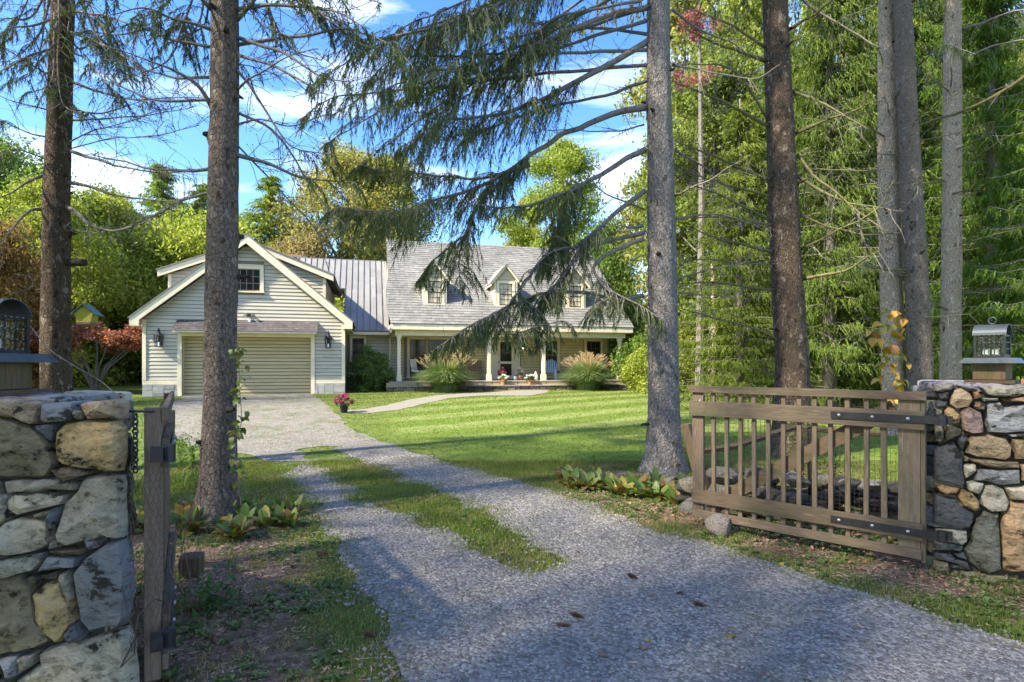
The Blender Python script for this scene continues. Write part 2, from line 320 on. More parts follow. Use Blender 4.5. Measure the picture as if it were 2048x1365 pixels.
def cloth(name, V, Fs, mat):
    me = bpy.data.meshes.new(name); me.from_pydata(V, [], [f for f in Fs if len(set(f)) > 2]); me.update(); me.materials.append(mat); return ob(name, me)

def stripes(t):
    """the mower leaves the grass lying alternately away and towards: 0 to 1 in bands"""
    L = t.links.new; g = N(t, 'ShaderNodeNewGeometry')
    dt = N(t, 'ShaderNodeVectorMath', operation='DOT_PRODUCT'); L(g.outputs['Position'], dt.inputs[0]); dt.inputs[1].default_value = (-.60, .80, 0)
    nw = N(t, 'ShaderNodeTexNoise'); nw.inputs['Scale'].default_value = .5; nw.inputs['Detail'].default_value = 2; L(g.outputs['Position'], nw.inputs['Vector'])
    wv = N(t, 'ShaderNodeMath', operation='MULTIPLY_ADD'); wv.inputs[1].default_value = 2 * math.pi / 1.9; L(dt.outputs['Value'], wv.inputs[0])
    nn = N(t, 'ShaderNodeMath', operation='MULTIPLY'); nn.inputs[1].default_value = 2.4; L(nw.outputs[0], nn.inputs[0]); L(nn.outputs[0], wv.inputs[2])
    sn = N(t, 'ShaderNodeMath', operation='SINE'); L(wv.outputs[0], sn.inputs[0])
    sm = N(t, 'ShaderNodeMapRange'); sm.inputs['From Min'].default_value = -.35; sm.inputs['From Max'].default_value = .35; L(sn.outputs[0], sm.inputs['Value'])
    sy = N(t, 'ShaderNodeSeparateXYZ'); L(g.outputs['Position'], sy.inputs[0]); yr = N(t, 'ShaderNodeMapRange'); yr.inputs['From Min'].default_value = 10; yr.inputs['From Max'].default_value = 14; L(sy.outputs['Y'], yr.inputs['Value'])
    o = N(t, 'ShaderNodeMath', operation='MULTIPLY'); L(sm.outputs[0], o.inputs[0]); L(yr.outputs[0], o.inputs[1])
    pn = N(t, 'ShaderNodeTexNoise'); pn.inputs['Scale'].default_value = 1.3; pn.inputs['Detail'].default_value = 6; L(g.outputs['Position'], pn.inputs['Vector']); pr = N(t, 'ShaderNodeMapRange'); pr.inputs['From Min'].default_value = .35; pr.inputs['From Max'].default_value = .6; pr.inputs['To Min'].default_value = .45; L(pn.outputs[0], pr.inputs['Value'])
    o2 = N(t, 'ShaderNodeMath', operation='MULTIPLY'); L(o.outputs[0], o2.inputs[0]); L(pr.outputs[0], o2.inputs[1]); return o2
def lawn_blade():
    m = bpy.data.materials.new('lawn_blade'); m.use_nodes = True; t = m.node_tree; t.nodes.clear(); L = t.links.new
    o = N(t, 'ShaderNodeOutputMaterial'); p = N(t, 'ShaderNodeBsdfPrincipled'); p.inputs['Roughness'].default_value = .8; p.inputs['Specular IOR Level'].default_value = .1
    g = N(t, 'ShaderNodeNewGeometry'); r = ramp(t, [(0, (.08, .125, .02)), (.5, (.14, .185, .03)), (1, (.22, .235, .065))]); L(g.outputs['Random Per Island'], r.inputs[0])
    q = ramp(t, [(0, (.15, .2, .04)), (.5, (.24, .275, .08)), (1, (.36, .35, .16))]); L(g.outputs['Random Per Island'], q.inputs[0])
    x = N(t, 'ShaderNodeMix', data_type='RGBA'); L(stripes(t).outputs[0], x.inputs['Factor']); L(r.outputs[0], x.inputs['A']); L(q.outputs[0], x.inputs['B']); L(x.outputs['Result'], p.inputs['Base Color'])
    tr = N(t, 'ShaderNodeBsdfTranslucent'); L(x.outputs['Result'], tr.inputs['Color']); ms = N(t, 'ShaderNodeMixShader'); ms.inputs[0].default_value = .35; L(p.outputs[0], ms.inputs[1]); L(tr.outputs[0], ms.inputs[2]); L(ms.outputs[0], o.inputs[0]); return m
MT['lawn_blade'] = lawn_blade()

def ground_material():
    m = bpy.data.materials.new('ground_cover'); m.use_nodes = True; t = m.node_tree; t.nodes.clear(); L = t.links.new
    o = N(t, 'ShaderNodeOutputMaterial'); p = N(t, 'ShaderNodeBsdfPrincipled'); p.inputs['Roughness'].default_value = .95; p.inputs['Specular IOR Level'].default_value = .1
    g = N(t, 'ShaderNodeNewGeometry'); at_ = N(t, 'ShaderNodeAttribute', attribute_name='zone'); sp = N(t, 'ShaderNodeSeparateColor'); L(at_.outputs['Color'], sp.inputs[0])
    def noi(s, d=8, st=None):
        n = N(t, 'ShaderNodeTexNoise'); n.inputs['Scale'].default_value = s; n.inputs['Detail'].default_value = d; n.inputs['Roughness'].default_value = .7; L(g.outputs['Position'], n.inputs['Vector']); return n.outputs[0]
    rough_g = ramp(t, [(.3, (.06, .07, .02)), (.45, (.10, .14, .03)), (.56, (.14, .19, .04)), (.72, (.24, .22, .09))]); L(noi(3.2, 12), rough_g.inputs[0])
    lawn = ramp(t, [(.3, (.085, .14, .022)), (.5, (.125, .195, .03)), (.7, (.20, .25, .055))]); L(noi(9, 12), lawn.inputs[0])
    soil = ramp(t, [(.3, (.08, .058, .042)), (.5, (.24, .17, .115)), (.62, (.33, .245, .165)), (.75, (.40, .33, .25))]); L(noi(14, 12), soil.inputs[0])
    sm = stripes(t)
    pale = N(t, 'ShaderNodeMix', data_type='RGBA'); pale.inputs['B'].default_value = (.34, .37, .15, 1); L(lawn.outputs[0], pale.inputs['A'])
    f1 = N(t, 'ShaderNodeMath', operation='MULTIPLY'); L(sm.outputs[0], f1.inputs[0]); L(sp.outputs['Green'], f1.inputs[1])
    f2 = N(t, 'ShaderNodeMath', operation='MULTIPLY'); f2.inputs[1].default_value = .5; L(f1.outputs[0], f2.inputs[0]); L(f2.outputs[0], pale.inputs['Factor'])
    a = N(t, 'ShaderNodeMix', data_type='RGBA'); L(sp.outputs['Green'], a.inputs['Factor']); L(rough_g.outputs[0], a.inputs['A']); L(pale.outputs['Result'], a.inputs['B'])
    sa = N(t, 'ShaderNodeMath', operation='ADD'); ns = N(t, 'ShaderNodeMapRange'); ns.inputs['To Min'].default_value = -.55; ns.inputs['To Max'].default_value = .55; L(noi(5, 10), ns.inputs['Value'])
    sk = N(t, 'ShaderNodeMath', operation='MULTIPLY_ADD', use_clamp=True); sk.inputs[1].default_value = 3; sk.inputs[2].default_value = -1; L(sp.outputs['Red'], sa.inputs[0]); L(ns.outputs[0], sa.inputs[1]); L(sa.outputs[0], sk.inputs[0])
    b = N(t, 'ShaderNodeMix', data_type='RGBA'); L(sk.outputs[0], b.inputs['Factor']); L(a.outputs['Result'], b.inputs['A']); L(soil.outputs[0], b.inputs['B'])
    L(b.outputs['Result'], p.inputs['Base Color'])
    bu = N(t, 'ShaderNodeBump'); bu.inputs['Strength'].default_value = .8; bu.inputs['Distance'].default_value = .04; L(noi(38, 8), bu.inputs['Height']); L(bu.outputs[0], p.inputs['Normal'])
    L(p.outputs[0], o.inputs[0]); return m
def gravel_material():
    m = bpy.data.materials.new('gravel_bed'); m.use_nodes = True; t = m.node_tree; t.nodes.clear(); L = t.links.new
    o = N(t, 'ShaderNodeOutputMaterial'); p = N(t, 'ShaderNodeBsdfPrincipled'); p.inputs['Roughness'].default_value = .9; p.inputs['Specular IOR Level'].default_value = .15
    g = N(t, 'ShaderNodeNewGeometry')
    v = N(t, 'ShaderNodeTexVoronoi'); v.inputs['Scale'].default_value = 48; L(g.outputs['Position'], v.inputs['Vector'])
    r = ramp(t, [(0, (.115, .107, .094)), (.5, (.2, .188, .166)), (.8, (.27, .255, .226)), (1, (.34, .32, .285))]); s = N(t, 'ShaderNodeSeparateColor'); L(v.outputs['Color'], s.inputs[0]); L(s.outputs[0], r.inputs[0])
    n = N(t, 'ShaderNodeTexNoise'); n.inputs['Scale'].default_value = 1.1; n.inputs['Detail'].default_value = 9; L(g.outputs['Position'], n.inputs['Vector'])
    mr = N(t, 'ShaderNodeMapRange'); mr.inputs['From Min'].default_value = .52; mr.inputs['From Max'].default_value = .72; mr.inputs['To Max'].default_value = .55; L(n.outputs[0], mr.inputs['Value'])
    x = N(t, 'ShaderNodeMix', data_type='RGBA'); x.inputs['B'].default_value = (.14, .13, .09, 1); L(mr.outputs[0], x.inputs['Factor']); L(r.outputs[0], x.inputs['A'])
    n3 = N(t, 'ShaderNodeTexNoise'); n3.inputs['Scale'].default_value = 3.3; n3.inputs['Detail'].default_value = 12; n3.inputs['Roughness'].default_value = .75; L(g.outputs['Position'], n3.inputs['Vector'])
    sy = N(t, 'ShaderNodeSeparateXYZ'); L(g.outputs['Position'], sy.inputs[0]); yr = N(t, 'ShaderNodeMapRange'); yr.inputs['From Min'].default_value = 6; yr.inputs['From Max'].default_value = 12; yr.inputs['To Min'].default_value = -.15; yr.inputs['To Max'].default_value = 0; L(sy.outputs['Y'], yr.inputs['Value'])
    sm = N(t, 'ShaderNodeMath', operation='ADD'); L(n3.outputs[0], sm.inputs[0]); L(yr.outputs[0], sm.inputs[1])
    m3 = N(t, 'ShaderNodeMapRange'); m3.inputs['From Min'].default_value = .5; m3.inputs['From Max'].default_value = .6; m3.inputs['To Max'].default_value = .75; L(sm.outputs[0], m3.inputs['Value'])
    x3 = N(t, 'ShaderNodeMix', data_type='RGBA'); x3.inputs['B'].default_value = (.09, .12, .03, 1); L(m3.outputs[0], x3.inputs['Factor']); L(x.outputs['Result'], x3.inputs['A'])
    L(x3.outputs['Result'], p.inputs['Base Color'])
    b = N(t, 'ShaderNodeBump', invert=True); b.inputs['Strength'].default_value = .9; b.inputs['Distance'].default_value = .012; L(v.outputs['Distance'], b.inputs['Height']); L(b.outputs[0], p.inputs['Normal'])
    L(p.outputs[0], o.inputs[0]); return m
MT['gravel'] = gravel_material()
# one sheet out to the horizon, finer near the gate
xs = np.concatenate([[-500, -250, -120, -70, -45], np.arange(-32, -12, 1.0), np.arange(-12, -4, .4), np.arange(-4, 5, .12), np.arange(5, 14, .4), np.arange(14, 36, 1.0), [45, 70, 120, 250, 500]])
ys = np.concatenate([[-60, -25, -8, -3, 0, 1], np.arange(1.6, 8, .12), np.arange(8, 32, .4), np.arange(32, 60, 2.0), [70, 100, 180, 400, 700]])
X, Y = np.meshgrid(xs, ys); x, y = X.ravel(), Y.ravel(); P2 = np.stack([x, y], 1)
V = np.stack([x, y, gz(x, y)], 1); nx, ny = len(xs), len(ys); I = np.arange(nx * ny).reshape(ny, nx)
Fq = np.stack([I[:-1, :-1].ravel(), I[:-1, 1:].ravel(), I[1:, 1:].ravel(), I[1:, :-1].ravel()], 1)
gr = nm('ground', V, Fq, ground_material(), smooth=True); gr['kind'] = 'structure'
soil = np.maximum(sdf(P2, SOIL_L), sdf(P2, SOIL_R)); soil = np.clip(.5 + soil / .5, 0, 1)
def lawn_f(x, y):
    P = np.stack([x, y], 1); return np.clip((y - 7.2) / 2.5, 0, 1) * np.clip(-sdf(P, DRIVE) / 1.0, 0, 1) * np.clip((x + 4.5) / 2, 0, 1)
lw = lawn_f(x, y)
ca = gr.data.color_attributes.new('zone', 'FLOAT_COLOR', 'POINT'); ca.data.foreach_set('color', np.stack([soil, lw, lw * 0, lw * 0 + 1], 1).astype(np.float32).ravel())
V1, F1 = clip_sheet('driveway', drive_f, -3, 8, -6, 8.96, .08 * 1.0, .008)
def far_f(x, y): return drive_f(x, y)
V2, F2 = clip_sheet('driveway', far_f, -14, 3, 8.96, 25.2, .2, .008)
b0 = len(V1); dr = cloth('driveway', V1 + V2, F1 + [[b0 + i for i in f] for f in F2], MT['gravel']); dr['kind'] = 'structure'
V3, F3 = clip_sheet('path', lambda x, y: sdf(np.stack([x, y], 1), PATH) + wob(x, y, 4) * .06, -8, 3, 13, 27, .15, .010)
MT['path'] = M('path_stone_dust', [(.17, .155, .125), (.25, .23, .19), (.2, .185, .15)], 6, rough=.95, bump=.4, bscale=30, bdist=.01, coords='Object')
pt = cloth('garden_path', V3, F3, MT['path']); pt['kind'] = 'structure'

# grass blades, weeds, gravel chips, litter
def scatter(n, x0, x1, y0, y1, power=1.0):
    y = y0 + (y1 - y0) * RS.rand(n) ** power; return x0 + (x1 - x0) * RS.rand(n), y
def in_view(x, y, m=.4): return (np.abs(x) < y * .93 + m)
def blades(name, x, y, h, wd, mat, label, lean=.5):
    n = len(x); a = RS.rand(n) * 6.283; l = lean * h * RS.rand(n); b = RS.rand(n) * 6.283; z = gz(x, y)
    c, s = np.cos(a) * wd, np.sin(a) * wd
    V = np.empty((n, 3, 3)); V[:, 0] = np.stack([x - c, y - s, z], 1); V[:, 1] = np.stack([x + c, y + s, z], 1); V[:, 2] = np.stack([x + np.cos(b) * l, y + np.sin(b) * l, z + h], 1)
    o = nm(name, V, np.arange(n * 3).reshape(n, 3), mat); return tag(o, label, 'grass', kind='stuff')
HOUSE_FOOT = [hw(-.2, -.1), hw(7.6, -.1), hw(7.6, 1.3), hw(9.3, .7), hw(21.4, .7), hw(21.4, 9), hw(-.2, 9)]
def free_f(x, y):
    P = np.stack([x, y], 1); return (drive_f(x, y) < .28 * RS.rand(len(x)) ** 3) & (sdf(P, PATH) < .02) & (sdf(P, HOUSE_FOOT) < 0)
def soilf(x, y): P = np.stack([x, y], 1); return np.maximum(sdf(P, SOIL_L), sdf(P, SOIL_R)) + wob(x, y, 4, 3) * .25
x, y = scatter(330000, -5, 6.5, 2.1, 9, .9); k = in_view(x, y) & free_f(x, y); x, y = x[k], y[k]
so_ = soilf(x, y); patch = wob(x, y, 5.3, 5); k = (so_ < -.02 - .2 * RS.rand(len(x))) | (patch > .0 + .8 * RS.rand(len(x))); x, y = x[k], y[k]
dry = (wob(x, y, 2.1, 7) + RS.randn(len(x)) * .35 > (.30 + .0 * x)); dry |= (y < 4.6) & (x < 0) & (RS.rand(len(x)) < .6); near = np.clip(y / 9, .3, 1)
h = .018 + .03 * RS.rand(len(x)) * (1 - .4 * lawn_f(x, y))
blades('rough_grass', x[~dry], y[~dry], h[~dry], .0028 + .003 * near[~dry], MT['blade'], 'short green grass along both edges of the gravel driveway')
blades('dry_grass', x[dry], y[dry], h[dry] * .9, .0022 + .003 * near[dry], MT['blade_dry'], 'straw coloured dry grass among the green by the driveway', 1.2)
x, y = scatter(150000, -14, 20, 9, 27, .8); k = in_view(x, y, 1) & free_f(x, y); x, y = x[k], y[k]
# E stripes are taller / shorter too
blades('lawn_grass', x, y, .015 + .02 * RS.rand(len(x)), .005 + .01 * y / 27, MT['lawn_blade'], 'mown lawn grass reaching from the gate to the porch', .8)
# sparse blades coming up through the gravel
x, y = scatter(30000, -9, 4, 6.5, 22, .8); f = drive_f(x, y); k = (f > 0) & (wob(x, y, 1.7, 4) + RS.randn(len(x)) * .3 > .25); x, y = x[k], y[k]
blades('driveway_grass', x, y, .015 + .025 * RS.rand(len(x)), .004 + .006 * y / 20, MT['blade'], 'thin grass coming up through the gravel of the driveway', .8)
def chips(x, y, s, hgt=.36, lift=0.0):
    n = len(x); a = RS.rand(n) * 6.283; B = np.array([(-1, -1, 0), (1, -1, 0), (1, 1, 0), (-1, 1, 0), (-.75, -.7, 1), (.7, -.75, 1), (.75, .7, 1), (-.7, .75, 1)], float)
    P = B[None] + RS.randn(n, 8, 3) * np.array([.22, .22, .18]); P[:, :, 0] *= (.75 + .6 * RS.rand(n))[:, None]; P[:, :, 2] = P[:, :, 2] * hgt * 2 - .25
    tilt = (RS.rand(n, 2) - .5) * .7; P[:, :, 2] += P[:, :, 0] * tilt[:, :1] + P[:, :, 1] * tilt[:, 1:]
    P *= (s / 2)[:, None, None]; c, q = np.cos(a)[:, None], np.sin(a)[:, None]
    Xr = P[:, :, 0] * c - P[:, :, 1] * q + x[:, None]; Yr = P[:, :, 0] * q + P[:, :, 1] * c + y[:, None]; Z = P[:, :, 2] + gz(x, y)[:, None] + .006 + lift
    Fb = np.array([(4, 5, 6, 7), (0, 1, 5, 4), (1, 2, 6, 5), (2, 3, 7, 6), (3, 0, 4, 7)]); return np.stack([Xr, Yr, Z], 2), (Fb[None] + 8 * np.arange(n)[:, None, None]).reshape(-1, 4)
x, y = scatter(150000, -3.2, 4.6, 2.3, 9.5, 1.35); k = in_view(x, y) & (drive_f(x, y) >  -.16 * RS.rand(len(x)) ** 3) & (wob(x, y, 2.3, 8) + .6 * RS.randn(len(x)) > -.9); x, y = x[k], y[k]
s = (.006 + .012 * RS.rand(len(x)) ** 1.8) * (.9 + .08 * y); V, Fa = chips(x, y, s)
go = nm('gravel', V, Fa, MT['gravel_stone']); tag(go, 'loose grey crushed stone covering the near driveway', 'gravel', kind='stuff')
# litter on the bare soil: needles and bits of leaf
x, y = scatter(120000, -4, 5, 2.1, 7.6, .9); k = in_view(x, y) & (soilf(x, y) > -.35 * RS.rand(len(x))) & (drive_f(x, y) < .1); x, y = x[k], y[k]; n = len(x)
a = RS.rand(n) * 6.283; l = .008 + .03 * RS.rand(n) ** 2; wd = .0012 + .006 * RS.rand(n) ** 3; z = gz(x, y) + .004
V = np.stack([np.stack([x + np.cos(a) * l, y + np.sin(a) * l, z + .012 * RS.rand(n)], 1), np.stack([x - np.sin(a) * wd, y + np.cos(a) * wd, z + .004], 1), np.stack([x - np.cos(a) * l, y - np.sin(a) * l, z + .008 * RS.rand(n)], 1), np.stack([x + np.sin(a) * wd, y - np.cos(a) * wd, z], 1)], 1)
tag(nm('leaf_litter', V, np.arange(n * 4).reshape(n, 4), MT['litter']), 'brown spruce needles and leaf bits on bare soil by the gates', 'leaf litter', kind='stuff')
x, y = scatter(3800, -5, 9, 2.3, 18, 1.5); k = in_view(x, y) & (sdf(np.stack([x, y], 1), HOUSE_FOOT) < 0); x, y = x[k], y[k]; n = len(x)
a = RS.rand(n) * 6.283; l = .006 + .022 * RS.rand(n) ** 2; z = gz(x, y) + .018
V = np.stack([np.stack([x + np.cos(a) * l, y + np.sin(a) * l, z + .012 * RS.rand(n)], 1), np.stack([x - np.sin(a) * l * .5, y + np.cos(a) * l * .5, z], 1), np.stack([x - np.cos(a) * l, y - np.sin(a) * l, z + .01 * RS.rand(n)], 1), np.stack([x + np.sin(a) * l * .5, y - np.cos(a) * l * .5, z], 1)], 1)
tag(nm('fallen_leaf_bits', V, np.arange(n * 4).reshape(n, 4), MT['litter']), 'brown leaf bits and twigs scattered over the driveway and lawn', 'leaf litter', kind='stuff')
# broad leaved weeds in small rosettes
def weeds(cx, cy, size):
    V, n = [], 0
    for x0, y0, s in zip(cx, cy, size):
        z0 = float(gz(x0, y0))
        for _ in range(R.randint(5, 10)):
            a = R.random() * 6.283; l = s * R.uniform(.5, 1.1); w_ = l * R.uniform(.22, .4); hz = l * R.uniform(.15, .8); r0 = l * .12
            d = Vector((math.cos(a), math.sin(a), 0)); q = Vector((-d.y, d.x, 0)); b = Vector((x0, y0, z0 + .004)) + d * r0; mid = b + d * l * .55 + Vector((0, 0, hz)); tip = b + d * l + Vector((0, 0, hz * .6))
            V += [b, mid + q * w_, tip, mid - q * w_]; n += 1
    return V, np.arange(n * 4).reshape(n, 4)
x, y = scatter(11000, -3.2, 4.4, 2.2, 7, .9); k = in_view(x, y) & (drive_f(x, y) < -.04) & ((soilf(x, y) > -.5) | (RS.rand(len(x)) < .25)) & (wob(x, y, 2.6, 9) > -.3 + .4 * RS.rand(len(x))); x, y = x[k], y[k]
V, Fa = weeds(x, y, .018 + .03 * RS.rand(len(x))); tag(nm('ground_weeds', V, Fa, MT['weed']), 'low broad leaved weeds spreading over the soil beside the driveway', 'weeds', kind='stuff')

# ------------------------------------------------------------------ the house
HOUSE = empty('house', (HO[0], HO[1], 0), HT, label='long grey clapboard house with attached garage, shingled dormer roof and open front porch', cat='house')
def board_row(u0b, u1b, u0t, u1t, z0, z1, v, mat, parent, col=(1, 1, 1), name='clapboard', t=.032):
    j = .94 + .1 * R.random()
    if u1b - u0b < .03: return
    u0t, u1t = min(max(u0t, u0b), u1b), max(min(u1t, u1b), u0b)
    if u1t < u0t: u0t = u1t = (u0t + u1t) / 2
    z0 += .016; m = MB(); m.hexa([(u0b, v - t, z0), (u1b, v - t, z0), (u1b, v, z0 + .012), (u0b, v, z0 + .012), (u0t, v - t * .3, z1), (u1t, v - t * .3, z1), (u1t, v, z1), (u0t, v, z1)])
    m.build(name, mat, parent, color=[c * j for c in col])
def clap_wall(z0, z1, v, lo, hi, parent, step=.148, holes=(), col=(1, 1, 1), mat=None):
    n = max(1, round((z1 - z0) / step)); st = (z1 - z0) / n
    for i in range(n):
        a, b = z0 + i * st, z0 + (i + 1) * st; L0, L1, H0, H1 = lo(a), lo(b), hi(a), hi(b)
        cuts = sorted([(h[0], h[1]) for h in holes if h[2] < b - .03 and h[3] > a + .03]); segs = []; cur = None; s = (L0, L1)
        for c in cuts:
            if c[0] > s[0] + .03: segs.append((s[0], c[0], s[1], c[0]))
            s = (c[1], c[1])
        segs.append((s[0], H0, s[1], H1))
        for q in segs:
            if q[1] > q[0]: board_row(q[0], q[1], q[2], q[3], a, b - .004, v, mat or MT['siding'], parent, col)
G0 = .24                                   # ground height at the garage
# garage body behind the boards
B = MB(); B.prism([(0, G0 - .4), (7.5, G0 - .4), (7.5, 3.25), (3.75, 6.35), (0, 3.25)], .012, .10); B.box(0, .1, .102, 9, G0 - .4, 3.2); B.box(7.4, 7.5, .102, 9, G0 - .4, 3.2); B.box(0, 7.5, 9.002, 9.1, G0 - .4, 3.2)
garage_hole = (1.30, 6.22, 0, 2.80)
# open the door: build the wall body from pieces instead of one slab
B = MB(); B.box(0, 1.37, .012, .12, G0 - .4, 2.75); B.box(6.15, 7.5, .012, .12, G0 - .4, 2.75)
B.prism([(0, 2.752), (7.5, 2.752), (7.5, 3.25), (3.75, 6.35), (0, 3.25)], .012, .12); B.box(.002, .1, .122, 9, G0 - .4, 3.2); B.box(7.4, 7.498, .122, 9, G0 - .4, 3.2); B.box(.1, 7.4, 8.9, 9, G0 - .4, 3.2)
B.build('garage_wall', MT['siding'], HOUSE, color=(.42, .39, .36))  # wall colour darkened so the gaps between clapboards read as shadow lines
gl = lambda z: max(0.0, (z - 3.28) / .832) + .12 * (z < 3.28); gh = lambda z: min(7.5, 7.5 - (z - 3.28) / .832) - .12 * (z < 3.28)
clap_wall(.94, 6.3, .012, gl, gh, HOUSE, holes=[(1.24, 6.28, 0, 2.86), (3.02, 4.36, 4.42, 5.6)], col=(1.0, 1.02, 1.04))
# stone skirts
for a, b in ((.0, 1.36), (6.16, 7.5)):
    m = MB(); u = a
    while u < b - .05:
        z = G0 - .3
        w_ = min(R.uniform(.25, .5), b - u)
        if b - u - w_ < .15: w_ = b - u
        while z < .76:
            h = R.uniform(.2, .4); z1 = min(z + h, .78)
            s = MB(); s.box(u + .006, u + w_ - .006, -.03 - .02 * R.random(), .02, z + .006, z1 - .004); c = R.uniform(.8, 1.1); s.build('foundation_stone', MT['concrete'], HOUSE, color=(c, c, c)); z = z1
        u += w_
for a, b in ((.0, 1.25), (6.27, 7.5)): MB().box(a, b, -.035, .01, .78, .94).build('water_table', MT['trim'], HOUSE)
for a, b in ((0, .13), (7.37, 7.5)): MB().box(a, b, -.045, .012, .942, 3.3).build('corner_board', MT['trim'], HOUSE)
for a, b in ((1.22, 1.37), (6.15, 6.3)): MB().box(a, b, -.05, .35, G0 - .1, 2.67).build('door_casing', MT['trim'], HOUSE)
MB().box(1.22, 6.3, -.052, .35, 2.672, 2.85).build('door_casing', MT['trim'], HOUSE)
# garage door: four sections, each of grooved slats
gd = MB().box(1.37, 6.15, .30, .34, G0 + .02, 2.672).build('garage_door', MT['door'], HOUSE, color=(.45, .45, .45))  # backing darker than its slats: shade of the grooves put into the colour
n = 17; st = (2.665 - G0 - .02) / n
for i in range(n):
    z = G0 + .02 + i * st; c = .95 + .08 * R.random()
    board = MB().hexa([(1.375, .255, z + .026), (6.145, .255, z + .026), (6.145, .30, z + .018), (1.375, .30, z + .018), (1.375, .276, z + st - .012), (6.145, .276, z + st - .012), (6.145, .30, z + st - .002), (1.375, .30, z + st - .002)])
    board.build('door_slat', MT['door'], gd, color=(c, c, c))
MB().box(3.68, 3.80, .235, .262, 1.02, 1.05).box(3.73, 3.75, .22, .262, .95, 1.12).build('handle', MT['steel'], gd)
MB().box(1.37, 6.15, -.3, .3, G0 - .3, G0 + .03).build('garage_sill', MT['concrete'], HOUSE)
# little pent roof over the door, shingled
pr = MB().hexa([(1.22, -.62, 2.80), (6.42, -.62, 2.80), (6.42, -.01, 2.80), (1.22, -.01, 2.80), (1.22, -.62, 2.86), (6.42, -.62, 2.86), (6.42, -.01, 3.30), (1.22, -.01, 3.30)]).build('pent_roof', MT['trim'], HOUSE)
def shingle_field(name, parent, lo, hi, p0, p1, courses, sw=.24, thick=.016):
    """courses of shingles between a low edge and a high edge; lo/hi(t) give the ends in u"""
    m = MB(); p0, p1 = Vector(p0), Vector(p1); d = (p1 - p0); nrm = Vector((0, -d.z, d.y)).normalized(); nrm = nrm if nrm.z > 0 else -nrm
    for i in range(courses):
        t0, t1 = i / courses, min(1, (i + 1.12) / courses); a, b = p0 + d * t0, p0 + d * t1; u = lo(t0); e = hi(t0); u += R.uniform(-.9, 0) * sw if False else 0
        first = True
        while u < e - .02:
            w_ = min(sw * R.uniform(.7, 1.3), e - u); 
            if first: w_ *= R.uniform(.3, 1); first = False
            k = thick * R.uniform(.8, 1.35); q = R.uniform(-.012, .012)
            aa = a - d.normalized() * abs(q); g_ = .003
            V = [Vector((u + g_, aa.y, aa.z)) + nrm * k, Vector((u + w_ - g_, aa.y, aa.z)) + nrm * k, Vector((u + w_ - g_, b.y, b.z)) + nrm * .003, Vector((u + g_, b.y, b.z)) + nrm * .003, Vector((u + g_, aa.y, aa.z)), Vector((u + w_ - g_, aa.y, aa.z))]
            m.add(V, [(0, 1, 2, 3), (4, 5, 1, 0)]); u += w_
    o = m.build(name, MT['shingle'], parent); o['kind'] = 'stuff'; return o
PRS = shingle_field('shingles', pr, lambda t: 1.20, lambda t: 6.44, (0, -.64, 2.862), (0, -.01, 3.31), 5, .2)
PRS.data.materials[0] = MT['shingle_dark']
# garage roof slabs, rakes
for s in (-1, 1):
    cx = 3.75; e = cx + s * 4.0
    pts = [(cx, 6.52), (cx, 6.66), (e, 3.34), (e, 3.20)]
    if s > 0: pts = pts[::-1]
    MB().prism(pts, -.33, 9.3).build('garage_roof', MT['shingle'], HOUSE)
    rk = [(cx, 6.36), (cx, 6.70), (cx + s * 4.06, 3.33), (cx + s * 4.06, 3.03), (cx + s * 3.74, 3.03), (cx + s * 3.74, 3.26)]
    if s > 0: rk = rk[::-1]
    MB().prism(rk, -.40, -.332).build('rake_board', MT['trim'], HOUSE)
    m = MB(); rk2 = [(cx, 6.702), (cx, 6.76), (cx + s * 4.10, 3.352), (cx + s * 4.10, 3.30)]
    if s > 0: rk2 = rk2[::-1]
    m.prism(rk2, -.43, 9.3).build('roof_edge', MT['shingle'], HOUSE, color=(.6, .6, .6))
    MB().box(min(e, e - s * .35), max(e, e - s * .35), -.33, 9.2, 3.03, 3.08).build('soffit', MT['trim'], HOUSE)
